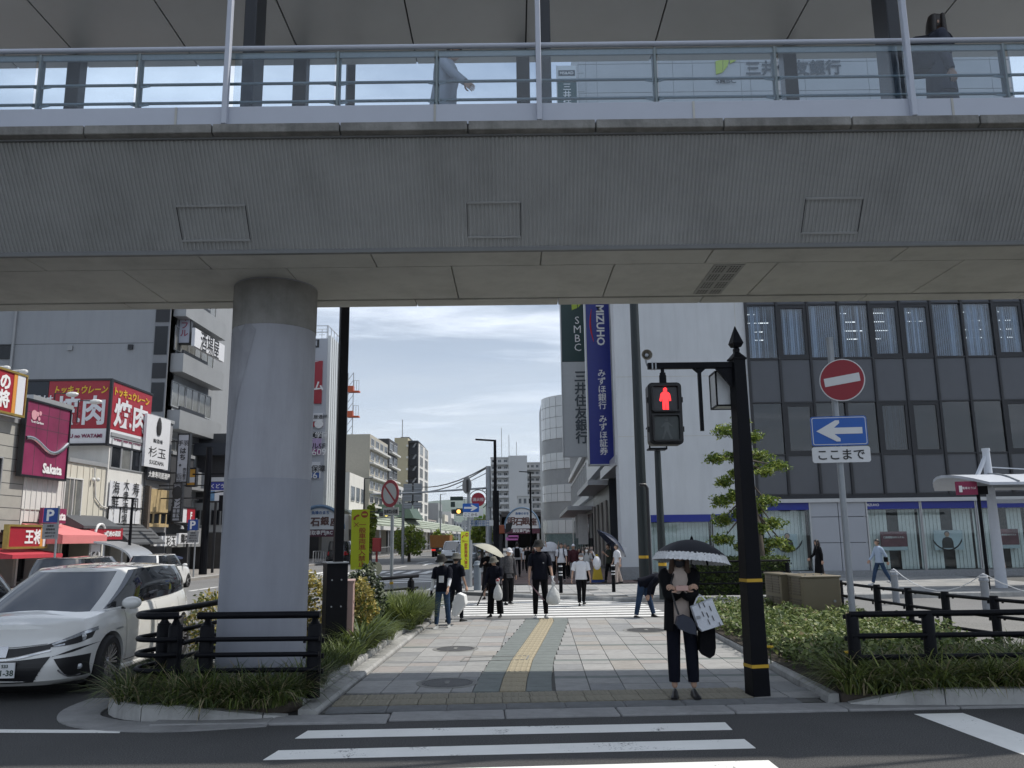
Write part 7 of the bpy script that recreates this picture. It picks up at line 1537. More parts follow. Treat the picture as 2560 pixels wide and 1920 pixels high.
for s in(-1,1):
 b=pt('air_dam',fr,[(s*.55,.46),(s*.68,.468),(s*.80,.472)],[(s*.665,.245),(s*.73,.235),(s*.79,.24)],cblk,.006,10,4)
 p=fr(s*.745,.345);g=MB();g.lathe([(.035,0),(.030,.02),(0,.026)],16,p+Vector((0,-.004,0)),Matrix.Rotation(R(90)+0*s,4,'X'));g.build('fog_lamp',lampg,b,local=True)
 pt('air_dam_edge',fr,[(s*.60,.345),(s*.67,.262),(s*.745,.262)],[(s*.59,.33),(s*.665,.247),(s*.745,.247)],chrome,.010,8,1,parent=b)
 h=pt('headlight',fr,[(s*.45,.613),(s*.60,.668),(s*.72,.728),(s*.80,.765)],[(s*.47,.588),(s*.59,.592),(s*.71,.606),(s*.79,.648)],cblk,.007,15,4)
 pt('lamp_lens',fr,[(s*.50,0.623),(s*.64,0.687),(s*.80,0.760)],[(s*.52,0.608),(s*.66,0.660),(s*.81,0.725)],lampg,.012,10,2,parent=h)
 p=fr(s*.735,0.670);g=MB();g.lathe([(.046,0),(.046,.012),(.036,.016),(.03,.008),(0,.014)],20,p+Vector((0,-.002,0)),Matrix.Rotation(R(90),4,'X'));g.build('projector',lampg,h,smooth=30,local=True)
 pt('lamp_lower',fr,[(s*.52,0.603),(s*.62,0.620)],[(s*.53,0.591),(s*.62,0.601)],lampg,.011,6,1,parent=h)
 pt('bumper_line',fr,[(s*.53,.488),(s*.70,.52),(s*.86,0.600)],[(s*.53,.482),(s*.70,0.549),(s*.86,0.594)],gap,.004,10,1)
pt('hood_gap',fr,[(-.46,0.627),(0,0.595),(.46,0.627)],[(-.46,0.622),(0,0.590),(.46,0.622)],gap,.006,14,1)
pt('emblem',fr,[(-.06,0.610),(.06,0.610)],[(-.06,.495),(.06,.495)],chrome,.018,4,2)
doors(sd,pt,[1.32,2.42,3.40],.30,.93,.80,m=pw)
for s in(-1,1):
 f=lambda y,z,s=s:sd(y,z,s)
 pt('sill_trim',f,[(1.3,.285),(3.3,.285)],[(1.3,.275),(3.3,.275)],gap,.004,10,1,out=(s,0,0));pt('crease_line',f,[(1.3,.36),(2.4,.40),(3.3,.44)],[(1.3,.352),(2.4,.392),(3.3,.432)],mat('crease_shade',(.45,.45,.44),var=.02),.002,10,1,out=(s,0,0))
 g=MB();g.tube([sd(1.25,.20,s),sd(2.3,.19,s),sd(3.3,.20,s)],.045,8,sm=3);g.build('side_skirt',pw,hb,smooth=60,local=True)
 pt('side_badge',f,[(1.02,.70),(1.22,.705)],[(1.02,.68),(1.22,.685)],gal,.004,4,1,out=(s,0,0))
pp=fr(0,.36);plate_on(hb,pp+Vector((.02,-.02,0)),.33,.165,[('明石 533',.0,.045,.045),('さ 71-38',.005,-.025,.075)])
for s,x0_ in((-1,-.55),(1,.05)):
 g=MB();a=Vector((x0_,.74,.985-.10));b=Vector((x0_+.5,.70,.89));g.bar((-.50 if s<0 else.03,.80,.905),(.0 if s<0 else.55,.76,.905),.02,.02);g.build('wiper',cblk,hb,local=True)
VAN=dict(L=4.7,W=.86,z0=.19,paint=pbk,n=5,belt=[(0,.86),(.5,.95),(1.0,1.0),(4.7,1.05)],roof=[(1.0,1.60),(1.8,1.69),(3.8,1.69),(4.6,1.64)],cowl=.62,rfront=1.45,rrear=4.5,rback=4.6,wr=.68,axles=(.85,3.70),R=.32,crown=.05,split=[(-44,-30),(-27,0),(3,26),(29,46)],mir=.6,ng=(5,4.4))
SUVD=dict(VAN,L=4.6,belt=[(0,.84),(.8,.98),(1.2,1.03),(4.6,1.10)],roof=[(1.6,1.58),(2.2,1.66),(3.8,1.65),(4.5,1.60)],cowl=1.05,rfront=1.9,rrear=4.25,rback=4.5)
def simple_car(name,lab,loc,rz,C,scale=1.,tl=True):
 t,f_,r_,s_,p_=car(name,lab,loc,rz,C,scale=scale)
 zb=C['belt'][-1][1]
 for s in(-1,1):
  p_('headlight',f_,[(s*.46,.70),(s*.80,.76)],[(s*.50,.62),(s*.80,.62)],lampg,.008,8,2)
  p_('tail_lamp',r_,[(s*.55,zb-.12),(s*.80,zb-.1)],[(s*.55,zb-.38),(s*.80,zb-.38)],tail,.01,6,2,out=(0,1,0))
 p_('grille',f_,[(-.5,.58),(.5,.58)],[(-.45,.36),(.45,.36)],cblk,.008,8,2);doors(s_,p_,[1.35,2.4,3.45],.32,.95,.84)
 p=r_(0,.62);g=MB();g.bx(-.165,.165,p.y+.002,p.y+.014,.54,.705);g.build('licence_plate',wht,t,local=True);return t
simple_car('black_minivan','black minivan at the left picture edge driving away',(-8.75,14.7,0),R(180),VAN,.92)
simple_car('dark_suv','midnight blue tall car partly hidden behind the white hatchback roof',(-10.9,23.7,0),R(180),dict(SUVD,paint=pnv),.86)
simple_car('white_suv','white sport utility car on the left lane behind the dark tall car',(-13.55,34.2,0),R(181),dict(SUVD,paint=paintm('white_paint',(.72,.72,.71))),.80)
simple_car('black_kei_van','small black boxy van far along the left kerb by the round tree',(-13.0,66,0),R(178),dict(VAN,L=3.6,axles=(.7,2.9),rrear=3.4,rback=3.5,roof=[(1,1.66),(1.8,1.74),(3.5,1.70)],belt=[(0,.86),(.8,1.0),(3.6,1.05)]),1.)
simple_car('silver_van','silver van coming towards us in the middle of the street',(A(972,1190,62).x,62,0),R(-3),dict(VAN,L=4.2,axles=(.8,3.4),rrear=4.0,rback=4.1,paint=paintm('silver_paint',(.52,.54,.56))),.95)
simple_car('grey_car','grey car queueing behind the yellow side plate',(A(1003,1200,52).x,52,0),R(-2),dict(SUVD,paint=paintm('grey_paint',(.12,.14,.16))),.9)
simple_car('dark_car','dark car just behind the silver van on its right',(A(986,1195,72).x,72,0),R(-2),dict(SUVD,paint=pnv),.9)
simple_car('white_truck_cab','white box van far behind the silver van under the distant trees',(A(1047,1190,72).x,72,0),R(0),dict(VAN,paint=paintm('white_paint',(.72,.72,.71))),1.1)
p=A(950,1200,84.);t=thing('tipper_lorry','orange tipper lorry with red tail lights driving away down the street','lorry',(p.x,84,0),0,'cars on the main street');org=mat('orange_lorry',(.30,.13,.03),rough=.5,var=.12)
g=MB();g.rings([[Vector((x,y,z))for x,y in((-.85,0),(.85,0),(.85,3.4),(-.85,3.4))]for z in(.95,)]+[[Vector((x,y,1.0))for x,y in((-.95,0),(.95,0),(.95,3.5),(-.95,3.5))],[Vector((x,y,2.15))for x,y in((-1.0,-.1),(1.0,-.1),(1.0,3.6),(-1.0,3.6))]]);g.build('tipper_body',org,t,local=True)
for k in range(4):g=MB();x=-.9+.6*k;g.bx(x-.04,x+.04,-.14,-.02,1.0,2.1);g.build('body_rib',org,t,local=True)
g=MB();g.bx(-.8,.8,0,4.4,.5,.9);g.build('chassis',cblk,t,local=True);g=MB();g.bx(-.85,.85,3.7,4.9,.5,2.1);g.build('cab',paintm('silver_paint',(.52,.54,.56)),t,local=True)
for s in(-1,1):
 g=MB();g.bx(s*.62-.2,s*.62+.2,-.1,-.04,.62,.78);g.build('tail_lamp',mat('lit_tail',(.8,.04,.03),var=0,emit=.6),t,local=True)
 for y in(.8,3.9):g=MB();g.lathe([(.2,-.12),(.42,-.12),(.42,.12),(.2,.12)],18,(s*.72,y,.42),Matrix.Rotation(R(90),4,'Y'));g.build('wheel',rub,t,local=True)
# ================================================================== PEOPLE
def cloth(n,c,var=.12,rough=.85):return mat('cloth_'+n,c,rough=rough,var=var,scale=5,bump=.5,bscale=12,spec=.15)
skin=mat('skin',(.46,.29,.21),rough=.55,var=.06,scale=8);hairm=mat('dark_hair',(.018,.013,.011),rough=.45,var=.3,scale=20,bump=.3,bscale=60);hairb=mat('brown_hair',(.05,.027,.017),rough=.45,var=.3,scale=20,bump=.3,bscale=60);hairg=mat('grey_hair',(.16,.15,.145),rough=.55,var=.3,scale=20)
eyem=mat('eye_dark',(.02,.015,.012),rough=.2,var=.05)
navy=cloth('navy',(.0055,.0065,.013));black=cloth('black',(.0045,.0045,.006));white_c=cloth('white',(.62,.63,.66),.05);grey_c=cloth('grey',(.30,.31,.32));denim=cloth('denim',(.03,.055,.105),.3);beige_c=cloth('beige',(.42,.35,.31),.06);ltblue=cloth('light_blue',(.36,.44,.56),.06);maroon_c=cloth('maroon',(.06,.02,.025));olive=cloth('olive_hat',(.14,.135,.115),.15);darkhat=cloth('dark_hat',(.032,.032,.031),.15)
shoe_g=mat('grey_sneaker',(.30,.31,.31),rough=.6,var=.35,scale=14);shoe_b=mat('black_shoe',(.006,.006,.007),rough=.5,var=.1,spec=.3);shoe_w=mat('white_sneaker',(.5,.5,.5),rough=.6,var=.15,scale=14);maskw=mat('white_mask',(.66,.67,.68),rough=.8,var=.04);maskb=mat('black_mask',(.015,.016,.022),rough=.8,var=.05)
patt=mat('cloth_patterned',(.05,.05,.055),rough=.8,var=.85,scale=22,bump=.2)
SKINC={}
def skin_mesh(verts,edges,radii,root=0):
 me=bpy.data.meshes.new('body');me.from_pydata(verts,edges,[]);o=bpy.data.objects.new('body',me);col.objects.link(o)
 md=o.modifiers.new('s','SKIN');md.use_smooth_shade=True
 for i,r in enumerate(radii):sv=me.skin_vertices[0].data[i];sv.radius=r if hasattr(r,'__len__')else(r,r);sv.use_root=(i==root)
 md.branch_smoothing=.6;s2_=o.modifiers.new('u','SUBSURF');s2_.levels=1
 out=bpy.data.meshes.new_from_object(o.evaluated_get(bpy.context.evaluated_depsgraph_get()));bpy.data.objects.remove(o);return out
def head_geo(g,c,Rh,s=1.):
 n,m=18,14;vs=[];fs=[]
 for i in range(m+1):
  th=math.pi*i/m
  for k in range(n):
   ph=2*math.pi*k/n;x,y,z=math.sin(th)*math.sin(ph),-math.sin(th)*math.cos(ph),math.cos(th)
   w=.074*(1-.20*max(0,-z)**1.3);dd=.092*(1-.10*max(0,-z));p=Vector((x*w,y*dd,z*.118))
   if z<-.35 and y<0:p.y-=.012*min(1,(-z-.35)*2)*(1-abs(x))
   if z<-.3 and y>0:p.y*=.82;p.z+=.018*(-z)
   if abs(x)<.16 and y<-.5 and-.34<z<.12:p.y-=.022*(1-abs(x)/.16)*(.55+(.12-z))
   if.0<z<.22 and.18<abs(x)<.62 and y<-.5:p.y+=.006
   vs.append(c+Rh@(p*s))
 for i in range(m):
  for k in range(n):fs.append((i*n+k,(i+1)*n+k,(i+1)*n+(k+1)%n,i*n+(k+1)%n))
 g.add(vs,fs)
 for sx_ in(-1,1):g.ball(c+Rh@(Vector((sx_*.075,.008,-.012))*s),(.012*s,.018*s,.03*s),8,5)
def shell(c,Rh,s,keep,k=1.07,n=22,m=16,grow=None):
 g=MB();vs=[];fs=[]
 for i in range(m+1):
  th=math.pi*i/m
  for q in range(n):
   ph=2*math.pi*q/n;d=Vector((math.sin(th)*math.sin(ph),-math.sin(th)*math.cos(ph),math.cos(th)));p=Vector((d.x*.078,d.y*.097,d.z*.118))*k*s
   if grow:p=grow(d,p)
   vs.append((c+Rh@p,d))
 for i in range(m):
  for q in range(n):
   f=(i*n+q,(i+1)*n+q,(i+1)*n+(q+1)%n,i*n+(q+1)%n);d=sum((vs[j][1]for j in f),Vector())/4
   if keep(d):fs.append(f)
 g.add([v[0]for v in vs],fs);return g
def hand_geo(g,w,d,nrm,s=1.,curl=.5,side=1):
 """hand from wrist w along d; nrm = back of the hand; five separate bent fingers"""
 d=d.normalized();nrm=(nrm-d*nrm.dot(d)).normalized();a=d.cross(nrm)*side
 P=lambda x,y,z:w+(d*x+a*y+nrm*z)*s
 g.rings([[P(x,yy*q,zz)for yy,zz in((-1,-.012),(-.5,-.016),(.5,-.016),(1,-.012),(1,.010),(.5,.014),(-.5,.014),(-1,.010))]for x,q in((-.01,.024),(.03,.034),(.07,.042),(.095,.038))])
 for k,(y,L_)in enumerate(((.032,.066),(.011,.075),(-.011,.070),(-.031,.055))):
  p=P(.088,y,0);pts=[P(.07,y,0)];ang=.15;seg=L_/3*1.0
  for q in range(3):
   p=p+(d*math.cos(ang)-nrm*math.sin(ang))*seg*s if q or True else p;pts.append(p);ang+=curl*.9
  g.tube(pts,[.0095*s,.009*s,.0082*s,.0065*s],7)
 g.tube([P(.02,.030,-.004),P(.05,.056,-.012),P(.078,.062,-.022),P(.098,.056,-.032)],[.013*s,.0115*s,.0098*s,.007*s],7)
def rot(axis,a):return Matrix.Rotation(a,3,axis)
def person(label,loc,rz,H,top,bot,shoes=shoe_b,sleeve='short',legs=((0,0,0),(0,0,0)),arms=((0,.12,.2),(0,.12,.2)),lean=0.,head=(0,0),hair='short',hm=None,hat=None,hatm=None,mask=None,style='trousers',fat=1.,tw=1.,hem=.84,group='people in the street',targets=(None,None),sm_=None,glove=(None,None),name='person',twist=0.,torso_z=0.):
 s=H/1.70;hm=hm or hairm;t=thing(name,label,'person',loc,rz,group)
 J={};lows=[]
 for i,sd in enumerate((-1,1)):
  a,k,out=legs[i];hip=Vector((sd*.088,0,.885));th=Vector((sd*math.sin(out),-math.sin(a),-math.cos(a)))*.415;kn=hip+th;sh=Vector((sd*math.sin(out)*.6,-math.sin(a-k),-math.cos(a-k)))*.405;an=kn+sh
  J['hip',i],J['kn',i],J['an',i]=hip,kn,an;lows.append(an.z)
 lift=.085-min(lows)
 for k in list(J):J[k]=J[k]+Vector((0,0,lift))
 pel=Vector((0,0,.90+lift));RL_=rot('X',lean)@rot('Z',twist)
 def TB(x,y,z):return pel+RL_@Vector((x,y,z-.90))
 neck=TB(0,0,1.43);Rh=RL_@rot('X',-lean*.4)@rot('Z',head[0])@rot('X',head[1]);hc=neck+RL_@Vector((0,-.012,.0))+Rh@Vector((0,-.015,.15))
 for i,sd in enumerate((-1,1)):
  shd=TB(sd*.172*fat,0,1.365);J['sh',i]=shd
  if targets[i]is not None:
   tg=pel+Vector(targets[i])-Vector((0,0,.90));d=tg-shd;D=min(d.length,.50);L1,L2=.275,.245;d.normalize();c_=(L1*L1+D*D-L2*L2)/(2*L1*D);h=L1*math.sqrt(max(0,1-c_*c_));pole=Vector((sd*.6,.35,-1));pole=(pole-d*pole.dot(d)).normalized();el=shd+d*(L1*c_)+pole*h;wr=shd+d*D
  else:
   f,ab,e=arms[i];d1=RL_@Vector((sd*math.sin(ab),-math.sin(f)*math.cos(ab),-math.cos(f)*math.cos(ab)));el=shd+d1*.275;d2=RL_@Vector((sd*math.sin(ab)*.5,-math.sin(f+e),-math.cos(f+e)));wr=el+d2*.245
  J['el',i],J['wr',i]=el,wr
 V=[pel,TB(0,0,1.08),TB(0,0,1.28),neck,hc-Rh@Vector((0,0,.06))];E=[(0,1),(1,2),(2,3),(3,4)];Rr=[(.115*fat,.085),(.11*fat,.08),(.12*fat,.085),(.05,.05),(.05,.05)]
 for i in(0,1):
  b=len(V);V+=[J['sh',i].lerp(V[2],.25),J['el',i],J['wr',i]];E+=[(2,b),(b,b+1),(b+1,b+2)];Rr+=[.052,.036,.026]
  b=len(V);V+=[J['hip',i],J['kn',i],J['an',i]];E+=[(0,b),(b,b+1),(b+1,b+2)];Rr+=[.072,.048,.036]
 me=skin_mesh(V,E,Rr);g=MB();g.add([v.co.copy()for v in me.vertices],[tuple(p.vertices)for p in me.polygons]);bpy.data.meshes.remove(me)
 head_geo(g,hc,Rh)
 gl=[]
 for i,sd in enumerate((-1,1)):
  d=(J['wr',i]-J['el',i]).normalized();q=MB()if glove[i]else g;nr=(RL_@Vector((sd*1.,-.1,0))if targets[i]is None else Vector((sd*.5,-.3,.8)));hand_geo(q,J['wr',i],d,nr,1.0,.45 if targets[i]is None else.7,sd*-1)
  if glove[i]:q.tube([J['wr',i]-d*.04,J['wr',i]+d*.01],.034,8);gl.append((q,glove[i]))
 def fin(g,nm,m,par=t,sm=50):
  g.v=[tuple(Vector(v)*s)for v in g.v];return g.build(nm,m,par,smooth=sm,local=True)
 body=fin(g,'body',sm_ or skin)
 for q,m in gl:fin(q,'glove',m)
 g=MB();[g.ball(hc+Rh@Vector((x,-.083,.012)),(.011,.008,.006),8,5)for x in(-.028,.028)];fin(g,'eyes',eyem)
 if hair=='short' or hair=='long':
  g=shell(hc,Rh,1.,lambda d:d.z>.45 or(d.y>-.15 and d.z>-.55)or(d.y>-.5 and d.z>.1),1.09)
  fin(g,'hair',hm)
  if hair=='long':
   g=MB();rg=[]
   for zz,wx,wy,oy in((.10,.075,.06,.03),(.02,.096,.085,.03),(-.08,.105,.085,.045),(-.18,.115,.07,.06),(-.28,.11,.045,.075),(-.33,.08,.02,.08)):rg.append([hc+Rh@Vector((wx*math.cos(q),oy+wy*math.sin(q)*(1 if math.sin(q)>0 else.35),zz))for q in np.linspace(0,2*math.pi,17)[:-1]])
   g.rings(rg);fin(g,'long_hair',hm)
   for sd in(-1,1):g=MB();g.tube([hc+Rh@Vector((sd*x,y,z))for x,y,z in((.05,-.055,.095),(.078,-.05,.03),(.088,-.045,-.08),(.095,-.05,-.2),(.09,-.06,-.29))],[.02,.028,.032,.03,.012],8,sm=3);fin(g,'hair_lock',hm)
 if hat=='bucket':
  Th=Rh.to_4x4();g=MB();g.lathe([(.0,.125),(.06,.122),(.092,.10),(.104,.045),(.112,.02),(.158,-.035),(.160,-.032),(.11,.012)],22,hc+Rh@Vector((0,0,.022)),Th);fin(g,'bucket_hat',hatm or olive)
 if hat=='cap':
  g=shell(hc,Rh,1.,lambda d:d.z>.28,1.16);h_=fin(g,'cap',hatm or white_c);g=MB();g.prism([hc+Rh@Vector((x,y,.045))for x,y in((-.075,-.08),(-.06,-.15),(0,-.175),(.06,-.15),(.075,-.08))],Rh@Vector((0,0,.008)));fin(g,'visor',hatm or white_c)
 if mask:g=shell(hc,Rh,1.,lambda d:d.y<-.42 and-.80<d.z<-.02,1.10,grow=lambda d,p:Vector((p.x*.95,p.y-.012*(1-abs(d.x)),p.z)));fin(g,'face_mask',mask)
 def ell(c,rx,ry,n=18):return[c+RL_@Vector((rx*math.cos(2*math.pi*k/n),ry*math.sin(2*math.pi*k/n),0))for k in range(n)]
 g=MB();g.rings([ell(TB(0,y,z),rx*fat*tw,ry*fat*tw)for z,rx,ry,y in((hem,.178,.128,0),(hem+.005,.180,.130,0),(.98,.162,.118,0),(1.10,.155,.112,0),(1.24,.172,.122,-.005),(1.33,.188,.112,0),(1.385,.168,.095,0),(1.425,.10,.075,0),(1.455,.062,.06,-.004))])
 tp_=fin(g,'top',top)
 for i,sd in enumerate((-1,1)):
  sh_,el,wr=J['sh',i],J['el',i],J['wr',i];inn=sh_.lerp(TB(0,0,1.36),.22);g=MB()
  if sleeve=='short':g.tube([inn,sh_+(el-sh_)*.1,sh_.lerp(el,.55),sh_.lerp(el,.86)],[.066*fat,.074*fat,.068*fat,.070*fat],14,sm=3)
  else:g.tube([inn,sh_+(el-sh_)*.1,sh_.lerp(el,.6),el,el.lerp(wr,.55),el.lerp(wr,.97)],[.064*fat,.072*fat,.062*fat,.056*fat,.05*fat,.045*fat],14,sm=3)
  fin(g,'sleeve',top)
 g=MB()
 if style!='skirt':
  ew={'trousers':(.090,.072,.060,.055),'slim':(.088,.066,.052,.047),'wide':(.105,.10,.098,.098),'cropped':(.092,.075,.064,.062)}[style];end=.80 if style=='cropped' else.97
  g.rings([ell(pel+RL_@Vector((0,0,z)),rx*fat,ry*fat)for z,rx,ry in((.10,.148,.108),(.02,.168,.122),(-.05,.172,.125))]+[[pel+Vector((.150*fat*math.cos(2*math.pi*k/18),.11*fat*math.sin(2*math.pi*k/18),-.11))for k in range(18)]])
  for i in(0,1):h_,k_,a_=J['hip',i],J['kn',i],J['an',i];g.tube([h_+Vector((0,0,.03)),h_.lerp(k_,.4),k_,k_.lerp(a_,.5),k_.lerp(a_,end)],[ew[0]*fat,(ew[0]*.6+ew[1]*.4)*fat,ew[1],(ew[1]+ew[2])/2,ew[3]],16,sm=3)
  fin(g,'trousers',bot)
 else:
  g.rings([ell(pel+Vector((0,0,z)),rx,ry)for z,rx,ry in((.10,.15,.11),(0,.18,.135),(-.25,.20,.16),(-.55,.225,.185),(-.62,.228,.19))]);fin(g,'skirt',bot)
 for i in(0,1):
  an=J['an',i];a,k,out=legs[i];p_=(a-k)*.6 if an.z-.085>.02 else 0;Rf=rot('Z',(-1,1)[i]*.12)@rot('X',p_);g=MB()
  rg=[]
  for y,wx,zt_ in((.065,.026,.05),(.055,.036,.075),(.01,.038,.085),(-.06,.040,.062),(-.12,.047,.042),(-.17,.043,.036),(-.20,.030,.026)):
   rg.append([an+Rf@Vector((wx*math.cos(q),y,-.08+(max(0,math.sin(q))*zt_)))for q in np.linspace(0,2*math.pi,13)[:-1]])
  g.rings(rg);sh_=fin(g,'shoe',shoes)
  if shoes in(shoe_g,shoe_w):g=MB();g.rings([[an+Rf@Vector((wx*1.06*math.cos(q),y,z))for q,y in[(q_,-.06+.128*math.sin(q_))for q_ in np.linspace(0,2*math.pi,15)[:-1]]]for z,wx in((-.085,.042),(-.066,.043))]);fin(g,'sole',shoe_w,sh_)
 J['s']=s;J['hc']=hc;J['neck']=neck;J['M']=WM[t.name];J['t']=t;J['RL']=RL_;J['pel']=pel
 return J
def hand_w(J,i,ext=.08):
 d=(J['wr',i]-J['el',i]).normalized();return J['M']@((J['wr',i]+d*ext)*J['s'])
def at_px(foot,headb,z=.03,Y=None):
 p=Gd(*foot,z)if Y is None else A(foot[0],foot[1],Y);top=A(foot[0],headb,p.y);return p,top.z-p.z
def umbrella(label,top,handle,r,m,nrib=8,depth=.28,frill=None,sharp=.9):
 """canopy whose apex is at top, shaft ending at handle"""
 top=Vector(top);handle=Vector(handle);ax=(top-handle).normalized();T=ax.to_track_quat('Z','Y').to_matrix();o=thing('umbrella',label,'umbrella',handle,group='umbrellas and parasols')
 def ring(f,extra=0.,sag=0.):
  out=[]
  for k in range(nrib*4):
   a=2*math.pi*k/(nrib*4);e=1-.06*math.sin((k%4)/4*math.pi)*f;out.append(top+T@Vector((r*f*e*math.cos(a),r*f*e*math.sin(a),-depth*(f**2.1)-extra-sag*math.sin((k%4)/4*math.pi)*-1)))
  return out
 g=MB();fs_=(.02,.2,.4,.6,.78,.9,1.);outer=[ring(f)for f in fs_];inner=[ring(f,.006)for f in reversed(fs_)];g.rings(outer+inner);c=g.build('canopy',m,o,smooth=40)
 if frill:
  g=MB();n=nrib*16;vs=[]
  for q in range(5):
   for k in range(n):a=2*math.pi*k/n;w_=1+.012*math.sin(k*2.4)*q/2;rr=r*(.985+.028*q)*(1-.045*abs(math.sin(nrib*a/2)))*w_;vs.append(top+T@Vector((rr*math.cos(a),rr*math.sin(a),-depth*1.0-.022*q+.004-.006*math.sin(k*2.4))))
  g.add(vs,[(q*n+k,q*n+(k+1)%n,(q+1)*n+(k+1)%n,(q+1)*n+k)for q in range(4)for k in range(n)]);g.build('lace_frill',frill,o)
 g=MB();g.tube([handle,top],.006,8);g.tube([top,top+ax*.05],[.012,.003],8);g.lathe([(.022,0),(.010,.035),(0,.04)],10,top,T.to_4x4());g.build('shaft',black,o);
 g=MB()
 for k in range(nrib):a=2*math.pi*k/nrib;g.tube([top+T@Vector((r*f*math.cos(a),r*f*math.sin(a),-depth*f**2.1-.012))for f in(.05,.35,.65,.99)],.003,5)
 g.build('ribs',gal,o,kind='stuff');return o,T
def plastic_bag(label,p,h,w,m=None,grp='white carrier bags'):
 o=thing('plastic_bag',label,'carrier bag',p,group=grp);rr=random.Random(int(p[0]*100));g=MB();rg=[]
 for q,f in((0,.10),(.12,.16),(.25,.42),(.45,.80),(.65,1.),(.85,.96),(.96,.72),(1,.4)):rg.append([Vector(p)+Vector((w/2*f*math.cos(a)*(1+.10*rr.uniform(-1,1)),w/2*.62*f*math.sin(a)*(1+.10*rr.uniform(-1,1)),-h*q))for a in np.linspace(0,2*math.pi,15)[:-1]])
 g.rings(rg);g.build('bag',m or mat('plastic_white',(.60,.61,.60),rough=.35,var=.08,scale=9,bump=.7,bscale=18),o,smooth=30);g=MB();[g.tube([Vector(p)+Vector((d,0,-.06)),Vector(p)+Vector((d*1.4,0,.02)),Vector(p)+Vector((0,0,.05))],.012,6)for d in(-.025,.025)];g.build('handles',MATS['plastic_white']if m is None else m,o);return o
def backpack(label,J,m,size=1.):
 s=J['s'];M=J['M'];o=thing('backpack',label,'backpack',M@(J['pel']*s),group='backpacks');g=MB();f=lambda x,y,z:M@((J['pel']+J['RL']@Vector((x,y,z-.90)))*s)
 g.rings([[f(x*q,y0+.02+.02*0,z)for x,y0 in((-.14,.10),(.14,.10),(.135,.20*size),(.07,.245*size),(-.07,.245*size),(-.135,.20*size))]for z,q in((.95,.85),(1.0,1.),(1.25,1.),(1.36,.86),(1.40,.6))]);g.build('pack',m,o,smooth=50)
 g=MB();[g.tube([f(sd*.09,.12,1.38),f(sd*.10,.0,1.435),f(sd*.105,-.115,1.36),f(sd*.12,-.135,1.2),f(sd*.15,-.02,1.02),f(sd*.13,.11,.99)],.019,7,sm=3)for sd in(-1,1)];g.build('straps',m,o,smooth=50);return o
PI=math.pi
p,Hh=at_px((1479,1505),1199,.04);Hh=1.60
J=person('woman in black cardigan and cropped trousers waiting at the crossing and looking at a phone',p,R(-6),Hh,beige_c,navy,shoe_b,'long',legs=((0,0,.03),(-.02,0,.04)),head=(.02,.42),hair='long',hm=hairb,mask=maskb,style='cropped',hem=.80,targets=((.055,-.25,1.20),(-.055,-.27,1.20)),fat=.97,group='people in the street')
t=J['t'];s=J['s']
g=MB()
for a0,a1 in((-60,240),):
 rg=[];aa=np.linspace(R(a0),R(a1),22)
 for z,rx,ry in((.74,.205,.155),(.95,.192,.142),(1.15,.180,.132),(1.30,.198,.130),(1.385,.176,.108),(1.43,.108,.086)):rg.append([Vector((rx*math.cos(q),ry*math.sin(q),z))*s for q in aa]+[Vector((rx*.95*math.cos(q),ry*.95*math.sin(q),z))*s for q in reversed(aa)])
 g.rings(rg)
g.build('cardigan',black,t,smooth=50,local=True)
for i in(0,1):
 sh_,el,wr=J['sh',i],J['el',i],J['wr',i];inn=sh_.lerp(Vector((0,0,1.36)),.2);g=MB();g.tube([v*s for v in(inn,sh_+(el-sh_)*.1,sh_.lerp(el,.6),el,el.lerp(wr,.5),el.lerp(wr,.85))],[q*s for q in(.075,.084,.078,.074,.066,.058)],16,sm=3);g.build('cardigan_sleeve',black,t,smooth=50,local=True)
M=J['M'];hc=M@(J['hc']*s)
ph=M@Vector((0,-.335*s,1.235*s));o=thing('phone','pale pink phone held in both hands before the woman\'s chest','phone',ph);T=Matrix.Translation(ph)@M.to_3x3().to_4x4()@Matrix.Rotation(R(-35),4,'X');g=MB();g.bx(-.066,.066,-.005,.005,-.032,.032,0,T);g.build('case',mat('phone_pink',(.42,.26,.22),rough=.4,var=.05),o,bevel=.004)
top=A(1494,1166,9.55);han=A(1491,1300,9.50);umbrella('black parasol with a white lace frill over the waiting woman',top,han,.395,mat('umbrella_navy_black',(.010,.011,.018),rough=.7,var=.1),8,.165,mat('white_lace',(.62,.63,.64),rough=.85,var=.25,scale=40))
o=thing('strap','black umbrella strap hanging from the edge of the black parasol','strap',A(1521,1200,9.2));g=MB();g.tube([A(1521,1197,9.17),A(1526,1210,9.17),A(1529,1222,9.17)],.012,6);g.build('band',black,o)
def slab_bag(name,label,cat,corners,Y,th,m,nm='bag'):
 P=[A(a,b,Y)for a,b in corners];o=thing(name,label,cat,P[0]);g=MB();g.rings([[q+Vector((0,-th*f,0))for q in([c_+(q-c_)*k for q in P])]for c_ in[sum(P,Vector())/len(P)]for f,k in((0,.94),(.25,1.),(.75,1.),(1,.95))]);b=g.build(nm,m,o,smooth=50);return o,P
YW=p.y-.17
tote,P=slab_bag('tote_bag','white paper shopping bag with short black dashes hanging from the woman\'s arm','shopping bag',((1489,1309),(1534,1291),(1545,1319),(1559,1348),(1512,1363),(1503,1352)),YW,.11,mat('tote_white',(.58,.60,.64),rough=.6,var=.06,bump=.3))
for a,b in((1508,1303),(1518,1301),(1532,1309),(1516,1321),(1526,1323),(1538,1330),(1529,1338),(1553,1344)):
 g=MB();g.bar(A(a,b,YW-.116),A(a+5,b+11,YW-.116),.008,.003,(0,-1,0));g.build('dash_print',black_i,tote)
g=MB();g.prism([A(*q,YW-.114)for q in((1504,1331),(1512,1330),(1514,1336),(1506,1338))],(0,-.003,0));g.build('seal_print',grey_c,tote)
